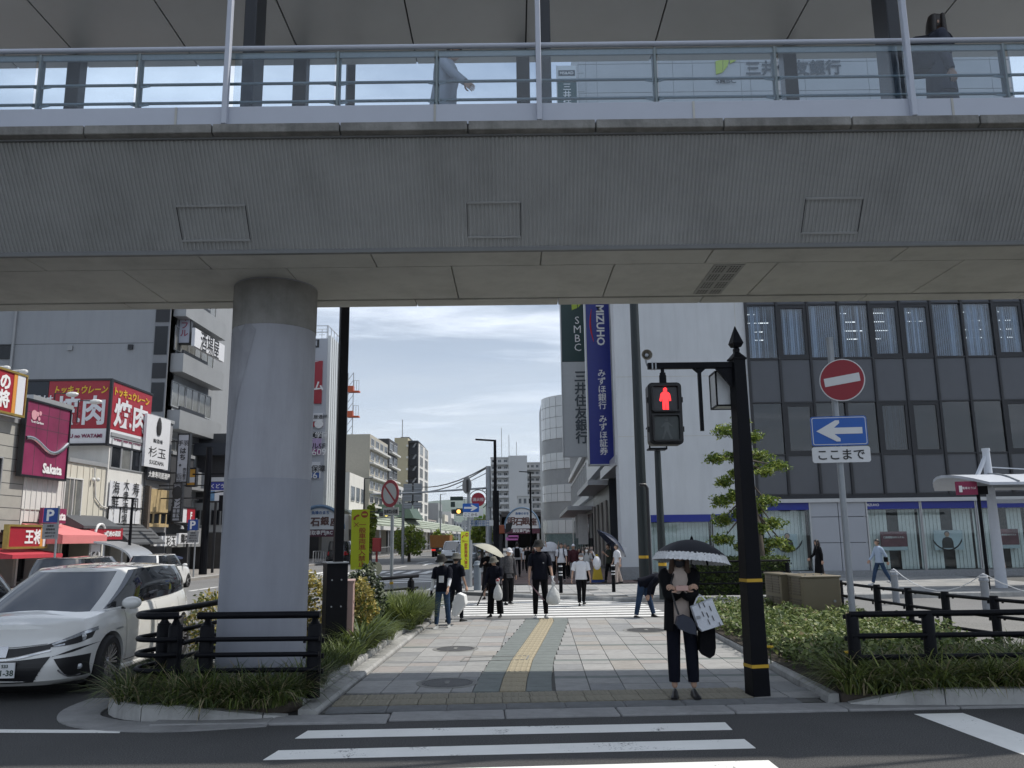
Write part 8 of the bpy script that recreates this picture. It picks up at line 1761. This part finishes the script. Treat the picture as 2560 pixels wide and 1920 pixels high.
g=MB();g.tube([A(1500,1306,YW-.06),A(1505,1292,YW-.05),A(1512,1286,YW-.02)],.008,6);g.tube([A(1524,1296,YW-.06),A(1516,1288,YW-.05),A(1510,1284,YW-.02)],.008,6);g.build('handles',MATS['tote_white'],tote)
cb,P=slab_bag('crossbody_bag','small navy crossbody bag at the woman\'s hip','handbag',((1461,1330),(1474,1326),(1491,1334),(1500,1348),(1502,1370),(1488,1368),(1463,1357),(1456,1346)),YW-.02,.09,mat('navy_leather',(.020,.026,.045),rough=.4,var=.1));g=MB();g.tube([A(1466,1328,YW-.06),A(1456,1296,YW-.02),A(1450,1262,YW+.02),A(1455,1240,YW+.1)],.011,6,sm=4);g.build('strap',cblk,cb)
bb,P=slab_bag('shoulder_bag','large soft black bag hanging behind the white shopping bag','bag',((1506,1352),(1538,1350),(1540,1396),(1537,1412),(1527,1419),(1513,1412),(1504,1400)),p.y+.05,.16,black)
p,H=at_px((1168,1336),1170,.02);J=person('tall man in navy polo and bucket hat looking left at the crossing edge',p,R(4),H,navy,black,shoe_g,legs=((.04,.02,.05),(-.03,.02,.06)),arms=((.05,.20,.22),(.12,.24,.25)),head=(-1.0,.05),hat='bucket',hatm=darkhat,style='slim',glove=(None,white_c),fat=1.02,tw=1.06)
plastic_bag('full white carrier bag held by the tall man in navy',hand_w(J,1,.09)+Vector((0,-.02,-.03)),.46,.30)
h_=hand_w(J,0,.08);o=thing('litter_tongs','long thin litter tongs in the right hand of the tall man in navy','tongs',h_,group='litter tongs');g=MB();[g.tube([h_,h_+Vector((.30+d,-.1,-.38))],.008,6)for d in(0,.03)];g.tube([h_+Vector((-.04,.0,.05)),h_],.016,6);g.build('tongs',mat('tong_steel',(.3,.2,.22),rough=.3,metal=.5,var=.1),o)
g=MB();g.bx(.055,.085,-.142,-.139,1.22,1.235);g.v=[tuple(Vector(v)*J['s'])for v in g.v];g.build('chest_print',white_i,J['t'],local=True)
p,H=at_px((1070,1333),1205,.02);J=person('short person in dark navy with grey bucket hat carrying a carrier bag',p,R(-18),H,navy,black,shoe_b,'long',legs=((.06,.05,.08),(-.06,.03,.08)),arms=((.15,.18,.2),(.30,.10,1.15)),head=(-.5,.2),hat='bucket',hatm=olive,style='wide',glove=(None,mat('red_glove',(.42,.02,.03),rough=.8,var=.1)),hem=.66,fat=1.08)
plastic_bag('slim white carrier bag held in the red gloved hand',hand_w(J,1,.09)+Vector((0,-.02,-.02)),.42,.20);h_=hand_w(J,0,.07);o=thing('litter_tongs','black litter tongs pointing down left from the person with the red glove','tongs',h_,group='litter tongs');g=MB();g.tube([h_+Vector((.05,0,.12)),h_+Vector((-.17,-.08,-.36))],.017,7);g.build('tongs',cblk,o)
p,H=at_px((956,1357),1199,.02);J=person('person in jeans, navy shirt and dark hat with white mask at the grass edge',p,R(-14),H,navy,denim,shoe_g,legs=((.22,.10,.03),(-.14,.10,.03)),arms=((.05,.20,.25),(.35,.12,.35)),head=(-.15,.25),hat='bucket',hatm=darkhat,mask=maskw,style='slim',glove=(black,None))
s=J['s']
for i,e in((0,1.),(1,.75)):g=MB();g.tube([(J['el',i]+(J['sh',i]-J['el',i])*.15)*s,J['el',i]*s,J['el',i].lerp(J['wr',i],e)*s],[.05*s,.048*s,.036*s],12);g.build('arm_cover',white_c,J['t'],smooth=50,local=True)
pp_=J['M']@Vector((.02*s,-.16*s,1.14*s));o=thing('badge_card','white badge card hanging on the chest of the masked person in jeans','badge',pp_);g=MB();g.cb(pp_,(.10,.008,.13),R(-14));g.build('card',white_c,o)
p,H=at_px((984,1344),1197,.02);J=person('person in dark shirt and grey bucket hat turned away behind the masked one',p,R(150),H,navy,navy,shoe_b,legs=((.2,.1,.03),(-.2,.15,.03)),arms=((.15,.15,.3),(.1,.2,.2)),head=(.3,.1),hat='bucket',hatm=mat('cloth_grey_hat',(.085,.085,.075),rough=.85,var=.15,bump=.3),style='slim')
c1=[(989,1281),(1003,1287),(1006,1306),(985,1333),(976,1330),(976,1304)];P=[A(a,b,17.35)for a,b in c1];o=thing('foam_box','white foam box carried at knee height at the grass edge','box',P[0]);g=MB();g.prism(P,(.03,.34,.0));g.build('box',mat('foam_white',(.66,.67,.66),rough=.7,var=.04),o,bevel=.012);g=MB();g.prism([q+Vector((-.004,-.01,0))for q in(P[0],P[1],A(1000,1292,17.35),A(980,1308,17.35),P[5])],(0,.012,0));g.build('lid',MATS['foam_white'],o,bevel=.004)
p,H=at_px((1098,1306),1184,.0);J=person('person in dark patterned shirt and white cap walking on the crossing',p,R(20),H,patt,black,shoe_b,'long',legs=((.12,.1,.03),(-.12,.15,.03)),arms=((.1,.15,.2),(-.15,.25,.2)),head=(.2,.35),hat='cap',hatm=white_c,style='wide',hem=.78)
p,H=at_px((1257,1308),1196,.0);J=person('man in white short sleeved shirt and white mask walking across the side street',p,R(2),H,white_c,black,shoe_b,legs=((.16,.05,.0),(-.16,.2,.0)),arms=((-.10,.30,.2),(.1,.24,.25)),hair='short',hm=hairg,mask=maskw,fat=1.16)
g=MB();g.rings([[Vector((.176*1.1*math.cos(q),.126*1.1*math.sin(q),z))*J['s']for q in np.linspace(0,2*PI,19)[:-1]]for z in(.855,.885)]);g.build('belt',cblk,J['t'],local=True)
p,H=at_px((1390,1336),1196,.0);J=person('person in navy jacket and jeans bending forward at the kerb behind the woman',p,R(72),H*1.02,navy,denim,shoe_b,'long',legs=((-.20,.02,.03),(.38,.12,.03)),arms=((.5,.1,.5),(.6,.1,.4)),lean=1.25,hair='short',style='trousers',fat=1.12,tw=1.1)
def walker(label,foot,hb_,rz,top,bot,shoes=shoe_b,z=.11,ph=1,**kw):
 p,H=at_px(foot,hb_,z);d=dict(legs=((.22*ph,.10,.02),(-.22*ph,.22,.02)),arms=((-.18*ph,.14,.2),(.18*ph,.14,.25)));d.update(kw);return person(label,p,rz,H,top,bot,shoes,**d),p
J,p=walker('young walker in a white T-shirt and black trousers with backpack straps',(1214,1258),1173,R(-6),white_c,black,shoe_w,tw=1.08);backpack('dark backpack worn by the young walker in the white T-shirt',J,cloth('pack_navy',(.02,.022,.04)))
J,p=walker('walker in white with a pale jacket pulled over the head',(1193,1247),1178,R(8),white_c,black,shoe_w,ph=-1,arms=((2.3,.5,.9),(2.2,.4,.8)));hc=J['M']@(J['hc']*J['s']);o=thing('jacket','pale jacket spread over the head of a walker in white','jacket',hc,group=None);g=MB();rg=[]
for q,(rx,z)in enumerate(((.02,.24),(.16,.21),(.28,.12),(.34,-.02),(.36,-.16))):rg.append([hc+Vector((-.08+rx*math.cos(a)*(1+.1*math.sin(3*a+q)),rx*.6*math.sin(a),z))for a in np.linspace(0,2*PI,15)[:-1]])
g.rings(rg,False);g.build('sheet',white_c,o,smooth=40)
J,p=walker('walker in a maroon top and white cap behind the man with the mask',(1240,1255),1176,R(-4),maroon_c,grey_c,shoe_w,hat='cap',sleeve='long',ph=-1)
J,p=walker('dark haired woman with white mask and pale grey top carrying a big white bag',(1268,1262),1182,R(6),grey_c,black,shoe_w,hair='long',mask=maskw,arms=((.1,.15,.2),(.1,.35,.5)));h_=hand_w(J,1,.0)+Vector((.10,.0,.22));o=thing('white_bag','big soft white bag on the arm of the masked woman in grey','bag',h_);g=MB();g.ball(h_+Vector((.02,0,-.18)),(.15,.10,.24),12,8);g.build('bag',white_c,o,smooth=60);g=MB();g.tube([h_+Vector((-.05,0,.0)),h_+Vector((-.12,0,.25)),h_+Vector((-.02,0,.05))],.012,6);g.build('strap',white_c,o)
J,p=walker('walker seen from behind with black backpack and white shirt under the gate',(1118,1246),1171,R(178),white_c,black,shoe_b,tw=1.05);backpack('large black backpack of the walker seen from behind',J,cloth('pack_black',(.008,.008,.01)),1.15)
J,p=walker('person all in black under the beige parasol by the thick grey bollard',(1054,1294),1187,R(-8),black,black,shoe_b,sleeve='long',style='skirt',mask=maskw,targets=((-.10,-.25,1.22),None),hem=.6);hd=hand_w(J,0,.05);umbrella('beige parasol held by the person in black',A(1063,1178,p.y-.2),hd,.52,mat('parasol_beige',(.36,.35,.29),rough=.7,var=.08),8,.20)
J,p=walker('dark dressed walker with a paper fan under the navy umbrella',(1317,1259),1175,R(-70),cloth('dark_green',(.03,.035,.028)),black,shoe_b,sleeve='short',targets=(None,(.10,-.28,1.30)));hd=hand_w(J,1,.05);umbrella('navy umbrella over two walkers near the concrete corner',A(1329,1164,p.y-.1),hd,.72,mat('umbrella_navy',(.018,.028,.06),rough=.6,var=.08),8,.22);q=A(1343,1192,p.y-.3);o=thing('paper_fan','pale paper fan raised under the navy umbrella','fan',q);g=MB();g.prism([q+Vector((x,0,z))for x,z in((-.22,.22),(.2,.15),(.08,-.2),(-.02,-.24))],(0,.01,0));g.build('sheet',white_c,o)
J,p=walker('walker in a white shirt and beige trousers beside the navy umbrella',(1335,1262),1176,R(-75),white_c,beige_c,shoe_b,ph=-1)
for i,(a,b,hb_,tp,bt,lab,kw)in enumerate(((1181,1243,1178,navy,black,'dark haired walker in navy behind the tall man',{}),(1228,1249,1178,black,black,'walker in black between the white T-shirt and the maroon top',{}),(1252,1250,1184,navy,grey_c,'dark haired walker half hidden behind the man in the white shirt',{'hair':'long'}),(1222,1247,1174,grey_c,black,'grey haired walker in grey left of the white cap',{'hm':hairg}),(1141,1238,1181,black,black,'walker in black deep under the arcade gate',{}),(1152,1236,1183,maroon_c,black,'walker in maroon deep under the arcade gate',{'hair':'long'}),(1162,1235,1182,navy,grey_c,'walker in navy and grey deep under the arcade gate',{}),(1133,1233,1184,white_c,black,'walker in white deep under the arcade gate',{}),(1172,1240,1180,black,denim,'walker in black and denim behind the tall man\'s shoulder',{}),(1203,1239,1182,black,black,'small distant walker in black left of the white T-shirt',{}))):
 walker(lab,(a,b),hb_,R((-8,12,4,-5,170,3,185,-6,10,2)[i]),tp,bt,ph=(1 if i%2 else-1),**kw)
p,H=at_px((1772,1258),1166,.11,None);J=person('woman in a black suit with long dark hair walking left along the bank',p,R(-86),H,black,black,shoe_b,'long',legs=((.2,.1,0),(-.2,.2,0)),arms=((.35,.1,.5),(-.2,.1,.2)),hair='long',style='skirt',hem=.7)
p,H=at_px((1904,1264),1163,.11,None);J=person('person in pale blue shirt and jeans striding left past the bank window',p,R(-84),H,ltblue,denim,shoe_w,'long',legs=((.38,.10,0),(-.40,.15,0)),arms=((.45,.1,.2),(-.5,.1,.25)),style='trousers',tw=1.05);q=hand_w(J,1,-.05);o=thing('pouch','small black pouch at the hip of the person in pale blue','pouch',q);g=MB();g.cb(q+Vector((-.05,-.05,.02)),(.12,.1,.16));g.build('bag',black,o,bevel=.02)
p,H=at_px((2168,1262),1180,.0,None);J=person('person in beige half hidden behind the white shelter mast',p,R(80),H,beige_c,beige_c,shoe_b,'long')
def deckp(a,Y):return Vector((A(a,200,Y).x,Y,6.2))
J=person('person in loose pale shirt walking right along the footbridge with one arm out',deckp(958,9.45),R(72),1.66,cloth('pale_shaded',(.36,.385,.44),.06),grey_c,shoe_w,'long',legs=((.3,.1,0),(-.3,.2,0)),arms=((.75,.12,.15),(-.3,.15,.2)),lean=.10,head=(.1,.35),hem=.70,tw=1.22,hair='short',fat=1.05)  # canopy shade over a white shirt is put into the cloth colour
J=person('person in long dark coat with long hair and backpack on the footbridge at the right',deckp(2035,9.05),R(80),1.70,cloth('slate_coat',(.05,.055,.075)),cloth('slate_skirt',(.025,.028,.04)),shoe_b,'long',legs=((.2,.1,0),(-.2,.1,0)),hair='long',style='skirt',hem=.62,tw=1.25);backpack('dark backpack worn on the footbridge at the right',J,cloth('pack_dark',(.03,.032,.04)),1.15)
# ================================================================== PLANTS
npr=np.random.default_rng(11)
def leafm(n,c,var=.3,tr=.25):
 m=mat('leaf_'+n,c,rough=.5,var=var,scale=2.5,spec=.35);t=m.node_tree;b=t.nodes['Principled BSDF'];o=t.nodes['Material Output']
 d=t.nodes.new('ShaderNodeBsdfTranslucent');x=t.nodes.new('ShaderNodeMixShader');x.inputs[0].default_value=tr;t.links.new(b.inputs['Base Color'].links[0].from_socket,d.inputs[0]);t.links.new(b.outputs[0],x.inputs[1]);t.links.new(d.outputs[0],x.inputs[2]);t.links.new(x.outputs[0],o.inputs[0]);return m
def mesh_np(name,V,F,mats,mi,parent=None,kind='stuff',smooth=True):
 me=bpy.data.meshes.new(name);nf=len(F);me.vertices.add(len(V));me.vertices.foreach_set('co',np.ascontiguousarray(V,dtype=np.float32).ravel());me.loops.add(nf*4);me.loops.foreach_set('vertex_index',F.ravel().astype(np.int32));me.polygons.add(nf);me.polygons.foreach_set('loop_start',np.arange(0,nf*4,4,dtype=np.int32))
 for m in mats:me.materials.append(m)
 me.polygons.foreach_set('material_index',mi.astype(np.int32));me.polygons.foreach_set('use_smooth',np.full(nf,smooth));me.update(calc_edges=True);me.validate()
 o=bpy.data.objects.new(name,me);col.objects.link(o)
 if parent is not None:o.parent=parent;o.matrix_basis=WM[parent.name].inverted()
 if kind:o['kind']=kind
 WM[o.name]=Matrix.Identity(4);return o
def blades(base,ang,L_,lean,droop,w,nseg=4,twist=.4):
 n=len(base);t=np.linspace(0,1,nseg+1);d=np.stack([np.cos(ang),np.sin(ang),np.zeros(n)],1);sd=np.stack([-np.sin(ang),np.cos(ang),np.zeros(n)],1)
 V=np.zeros((n,nseg+1,2,3))
 for i,q in enumerate(t):
  c=base+d*(L_*lean*q**1.6)[:,None];c[:,2]+=L_*(q*(1-.25*lean)-droop*q**2.6);ww=(w*(1-q**2.2)*(.55+.45*min(1,q*4))+.0006)[:,None];V[:,i,0]=c-sd*ww;V[:,i,1]=c+sd*ww
 k=np.arange(n)[:,None]*(2*(nseg+1));s=np.arange(nseg)[None]*2;F=np.stack([k+s,k+s+1,k+s+3,k+s+2],-1).reshape(-1,4);return V.reshape(-1,3),F
def tufts(name,centers,per,h,lean,droop,w,mats,spread=.10,z0=.1,parent=None,wts=None):
 C=np.repeat(np.array(centers),per,0);n=len(C);a=npr.uniform(0,2*np.pi,n);r=spread*np.sqrt(npr.uniform(0,1,n));b=np.stack([C[:,0]+r*np.cos(a),C[:,1]+r*np.sin(a),np.full(n,z0)],1);hs=C[:,2]if C.shape[1]>2 else 1.
 L_=npr.uniform(h[0],h[1],n)*hs;le=npr.uniform(*lean,n);V,F=blades(b,a+npr.normal(0,.5,n),L_,le,npr.uniform(*droop,n),npr.uniform(w*.7,w*1.3,n));mi=np.repeat(npr.choice(len(mats),n,p=wts),4);return mesh_np(name,V,F,mats,mi,parent)
def scatter(n,poly,rr=npr):
 P=np.array(poly);lo,hi=P.min(0),P.max(0);out=[]
 while len(out)<n:
  x,y=rr.uniform(lo[0],hi[0]),rr.uniform(lo[1],hi[1]);ins=False
  for(x1,y1),(x2,y2)in zip(P,np.roll(P,-1,0)):
   if(y1>y)!=(y2>y)and x<(x2-x1)*(y-y1)/(y2-y1)+x1:ins=not ins
  if ins:out.append((x,y))
 return out
def leaves(pts,size,up=.4,asp=.5):
 n=len(pts);nr=npr.normal(0,1,(n,3));nr[:,2]=np.abs(nr[:,2])+up;nr/=np.linalg.norm(nr,axis=1)[:,None];tv=np.cross(nr,npr.normal(0,1,(n,3)));tv/=np.linalg.norm(tv,axis=1)[:,None];bv=np.cross(nr,tv);s=(size*npr.uniform(.65,1.3,n))[:,None]
 V=np.stack([pts-tv*s,pts-bv*s*asp-nr*s*.12,pts+tv*s-nr*s*.25,pts+bv*s*asp-nr*s*.12],1).reshape(-1,3);return V,np.arange(4*n).reshape(-1,4)
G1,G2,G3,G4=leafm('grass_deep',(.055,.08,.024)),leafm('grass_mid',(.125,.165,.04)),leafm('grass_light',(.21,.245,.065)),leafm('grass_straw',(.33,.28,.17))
tuft_c=[(x,y)for x,y in scatter(58,[(-4.28,9.7),(-4.1,9.0),(-3.4,8.76),(-2.5,8.8),(-2.28,9.2),(-2.28,10.2),(-2.6,9.75),(-3.6,9.8),(-3.95,10.4),(-4.1,11.3)])]
ed=[(-4.28,9.75),(-4.22,9.3),(-4.0,8.98),(-3.75,8.86),(-3.45,8.80),(-3.15,8.78),(-2.85,8.80),(-2.6,8.84),(-2.42,8.95),(-2.36,9.2),(-2.33,9.6),(-2.32,10.1)]
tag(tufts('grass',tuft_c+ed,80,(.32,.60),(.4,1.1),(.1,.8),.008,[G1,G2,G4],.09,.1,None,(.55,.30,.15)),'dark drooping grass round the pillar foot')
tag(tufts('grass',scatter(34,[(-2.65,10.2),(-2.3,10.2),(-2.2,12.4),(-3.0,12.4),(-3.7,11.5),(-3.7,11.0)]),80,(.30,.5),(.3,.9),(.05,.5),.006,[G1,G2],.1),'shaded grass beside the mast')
tag(tufts('grass',[(-2.34,12.9),(-2.3,13.4),(-2.45,13.2),(-2.35,13.9),(-2.28,12.55),(-2.5,13.8),(-2.3,14.3)],95,(.5,.85),(.5,1.05),(.15,.55),.016,[G1,G2,leafm('pale_blade',(.12,.16,.10))],.10,.1,None,(.45,.35,.2)),'broad bladed grass behind the pink cabinet')
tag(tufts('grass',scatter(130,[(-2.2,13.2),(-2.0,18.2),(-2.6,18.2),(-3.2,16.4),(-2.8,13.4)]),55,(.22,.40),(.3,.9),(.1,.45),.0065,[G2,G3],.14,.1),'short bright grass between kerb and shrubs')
tag(tufts('grass',scatter(55,[(-1.98,16.0),(-1.9,18.5),(-2.3,18.8),(-3.2,16.9),(-2.9,15.8)]),100,(.55,.95),(.4,1.0),(.1,.5),.009,[G1,G2,G3],.14,.1,None,(.3,.45,.25)),'tall arching grass mound at the far corner of the left bed')
fr_=[(3.65,9.2),(7.2,9.1),(7.0,11.0),(5.6,10.9),(4.6,10.4),(3.75,10.3)]
tag(tufts('grass',scatter(130,fr_)+[(3.62+.17*k,9.17)for k in range(21)]+[(3.55+.03*k,9.2+.14*k)for k in range(7)],70,(.34,.66),(.45,1.1),(.15,.75),.0095,[G1,G2,G3,G4],.10,.1,None,(.26,.38,.24,.12)),'arching grass along the front of the right bed')
L1,L2,L3=leafm('cover_deep',(.06,.095,.026)),leafm('cover_mid',(.14,.19,.055)),leafm('cover_light',(.27,.31,.12))
def cover(poly,n,z,size,mats,wts,zv=.16):
 P=np.array(scatter(n,poly));bump=.10*np.sin(P[:,0]*5.1+1)*np.sin(P[:,1]*3.7)+.06*np.sin(P[:,0]*11)*np.sin(P[:,1]*9);zz=z+bump-np.abs(npr.normal(0,zv,n))*.8;zz=np.maximum(zz,.12);V,F=leaves(np.stack([P[:,0],P[:,1],zz],1),size*npr.uniform(.6,1.5,n),.75);return mesh_np('ground_cover',V,F,mats,npr.choice(len(mats),n,p=wts))
tag(cover([(3.40,10.0),(4.5,10.0),(5.6,10.7),(6.3,10.9),(6.25,14),(6.25,18.3),(3.62,18.3)],24000,.42,.036,[L1,L2,L3,G4],(.31,.43,.22,.04)),'small leaved ground cover in the right bed')
cn_=MB();cn_.prism([(3.7,10.4,.24),(6.2,11.2,.24),(6.2,18.2,.24),(3.85,18.2,.24)],(0,0,-.12));cn_.build('soil_mound',soil,planter_r)
flw=mat('flower_yellow',(.62,.40,.02),rough=.6,var=.08)
for k,(a,b,lab)in enumerate(((1663,1397,'yellow flower in the ground cover right beside the signal post'),(1899,1376,'yellow flower between the front rail posts'),(1832,1409,'yellow flower just left of the front rail'))):
 p=Gd(a,b,.42);g=MB();[g.ball(p+Vector((.026*math.cos(q),.026*math.sin(q),0)),(.022,.022,.016),7,4)for q in np.linspace(0,6.28,6)[:-1]];f_=thing('flower',lab,'flower',p,group='yellow flowers');g.build('blossom',flw,f_);g=MB();g.tube([p,p-Vector((0,0,.2))],.006,5);g.build('stem',L1,f_)
def bush(name,label,c,r,n,size,mats,wts,cat='shrub',flat=1.,grp=None,core=True):
 o=thing(name,label,cat,(c[0],c[1],.1),group=grp);d=npr.normal(0,1,(n,3));d/=np.linalg.norm(d,axis=1)[:,None];rad=npr.uniform(.55,1.05,n)**.5;lum=1+.16*np.sin(d[:,0]*7+c[0])*np.sin(d[:,2]*6)+.10*np.sin(d[:,1]*9)
 P=np.array(c)+d*np.array(r)*(rad*lum)[:,None];P[:,2]=np.maximum(P[:,2],.12);V,F=leaves(P,np.full(n,size),.3);mesh_np('foliage',V,F,mats,npr.choice(len(mats),n,p=wts),o,None)
 g=MB();rr=random.Random(n)
 for k in range(5):a=rr.uniform(0,6.28);g.tube([(c[0],c[1],.05),(c[0]+.3*r[0]*math.cos(a),c[1]+.3*r[1]*math.sin(a),c[2]),(c[0]+.7*r[0]*math.cos(a),c[1]+.7*r[1]*math.sin(a),c[2]+.5*r[2])],[.03*max(r),.02*max(r),.008*max(r)],6)
 g.build('stem',mat('bark',(.09,.075,.06),rough=.9,var=.3,scale=8,bump=.5),o);return o
yl=[leafm('gold',(.34,.27,.06)),leafm('gold_pale',(.46,.40,.16)),leafm('gold_green',(.10,.13,.03))]
p=A(772,1290,13.9);bush('shrub','golden leaved shrub just right of the pink cabinet',(p.x+.05,13.9,.72),(.26,.3,.42),1500,.035,yl,(.4,.3,.3),grp='golden shrubs')
p=A(672,1290,13.4);bush('shrub','golden leaved shrub between the pillar and the black mast',(p.x-.1,13.6,.72),(.42,.35,.52),2200,.035,yl,(.4,.35,.25),grp='golden shrubs')
p=A(455,1350,12.9);bush('shrub','golden leaved shrub left of the pillar behind the guard rail posts',(p.x,12.9,.5),(.3,.4,.5),1500,.035,yl,(.3,.2,.5),grp='golden shrubs')
p=A(790,1290,15.2);bush('shrub','dark variegated shrub under the large yellow plate',(p.x,15.2,.75),(.34,.35,.55),2300,.040,[leafm('dark_glossy',(.02,.035,.014)),leafm('pale_edge',(.24,.27,.19))],(.68,.32))
hx0,hx1=4.95,7.75;n=6000;P=np.stack([npr.uniform(hx0,hx1,n),npr.uniform(23.85,25.0,n),npr.uniform(.15,1.12,n)],1);f_=npr.integers(0,3,n);P[f_==0,1]=23.85+npr.normal(0,.04,(f_==0).sum());P[f_==1,2]=1.1+npr.normal(0,.04,(f_==1).sum())
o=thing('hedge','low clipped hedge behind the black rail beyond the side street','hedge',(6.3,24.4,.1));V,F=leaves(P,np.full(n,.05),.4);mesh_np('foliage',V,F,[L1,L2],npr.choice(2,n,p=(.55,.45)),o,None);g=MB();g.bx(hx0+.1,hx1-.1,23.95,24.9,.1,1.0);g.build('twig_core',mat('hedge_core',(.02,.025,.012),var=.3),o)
Yt_=24.6;bx_t=A(1641,1220,Yt_).x;bark=MATS['bark'];tr_=thing('broadleaf_tree','small street tree with layered leafy pads behind the black signal post','tree',(bx_t,Yt_,.1))
trunk=[(bx_t,Yt_,.05),(bx_t+.02,Yt_,1.4),(bx_t-.10,Yt_,2.6),(A(1612,1060,Yt_).x,Yt_,A(1612,1060,Yt_).z),(A(1606,980,Yt_).x,Yt_,A(1606,980,Yt_).z),(A(1602,915,Yt_).x,Yt_,A(1602,915,Yt_).z)]
g=MB();g.tube(trunk,[.17,.14,.11,.075,.05,.02],10,sm=4);g.build('trunk',bark,tr_,smooth=50)
pads=[(1602,906,17,13),(1566,930,27,15),(1596,934,16,12),(1628,944,20,13),(1545,990,25,13),(1580,986,18,12),(1640,984,30,14),(1622,1010,20,12),(1676,1006,28,14),(1652,1018,20,10),(1565,1040,22,14),(1590,1022,16,10),(1560,1082,24,15),(1585,1070,14,12),(1655,1082,26,13),(1640,1100,16,10),(1562,1122,26,15),(1595,1110,16,14),(1668,1130,26,14),(1640,1140,22,12),(1562,1165,26,13),(1600,1180,16,10),(1672,1172,30,13),(1702,1184,14,8),(1650,1190,16,8)]
LV,LF_,off=[],[],0;pr_=random.Random(4)
for k,(a,b,ra,rb_)in enumerate(pads):
 y=Yt_+pr_.uniform(-.7,.7);c=A(a,b,y);rx=(A(a+ra,b,y).x-c.x);rz_=c.z-A(a,b+rb_,y).z;n=int(170+rx*900);d=npr.normal(0,1,(n,3));d/=np.linalg.norm(d,axis=1)[:,None];P=np.array(c)+d*np.array((rx,rx*.9,rz_*.95))*((npr.uniform(.1,1.,n)**.55)*(1+.38*np.sin(d[:,0]*6+k)*np.sin(d[:,2]*5+2*k)+.22*np.sin(d[:,1]*8+d[:,0]*9)))[:,None];V,F=leaves(P,np.full(n,.066),.45,.34);LV.append(V);LF_.append(F+off);off+=len(V)
 h=max(.2,(b-905)/300);tp=Vector(trunk[5]).lerp(Vector(trunk[2]),min(1,h*1.0));br_=MB();br_.tube([tp-Vector((0,0,.25)),tp.lerp(c,.5)-Vector((0,0,.12)),c],[.035,.025,.01],6,sm=3);br_.build('limb',bark,tr_)
V=np.concatenate(LV);F=np.concatenate(LF_);mesh_np('crown',V,F,[leafm('tree_deep',(.07,.12,.024)),leafm('tree_mid',(.16,.23,.04)),leafm('tree_light',(.30,.35,.065))],npr.choice(3,len(F),p=(.35,.4,.25)),tr_,None)
def far_tree(label,a,b,Y,r,h,mats=(0,1)):
 c=A(a,b,Y);o=bush('street_tree',label,(c.x,Y,c.z),(r,r,h),1500,.15,[MATS['leaf_tree_mid'],MATS['leaf_tree_light']],(.5,.5),'tree',grp='street trees further down the road');g=MB();g.tube([(c.x,Y,0),(c.x,Y,c.z)],[.14,.09],8);g.build('trunk',bark,o)
far_tree('rounded bright green street tree by the arcade on the left',884,1168,68,1.25,1.15)
far_tree('taller hazy street tree in the middle distance before the hills',966,1176,120,1.6,1.5)
far_tree('thin young street tree beside the green arcade roof',945,1172,100,.6,1.5)
far_tree('dark street tree left of the arcade gate behind the grey signs',1041,1152,58,.8,1.1)
far_tree('narrow climbing greenery behind the large yellow plate',801,1140,64,.35,1.7)
HAZE=.00006
# ================================================================== AIR
hm_=bpy.data.materials.new('haze');hm_.use_nodes=True;t=hm_.node_tree;t.nodes.clear();pv_=t.nodes.new('ShaderNodeVolumePrincipled');pv_.inputs['Color'].default_value=(.80,.87,.95,1);pv_.inputs['Density'].default_value=HAZE;pv_.inputs['Anisotropy'].default_value=.3;ou_=t.nodes.new('ShaderNodeOutputMaterial');t.links.new(pv_.outputs[0],ou_.inputs['Volume'])
g=MB();g.bx(-9100,9100,-9100,9100,-1,640);hz_=g.build('haze',hm_,kind='stuff')
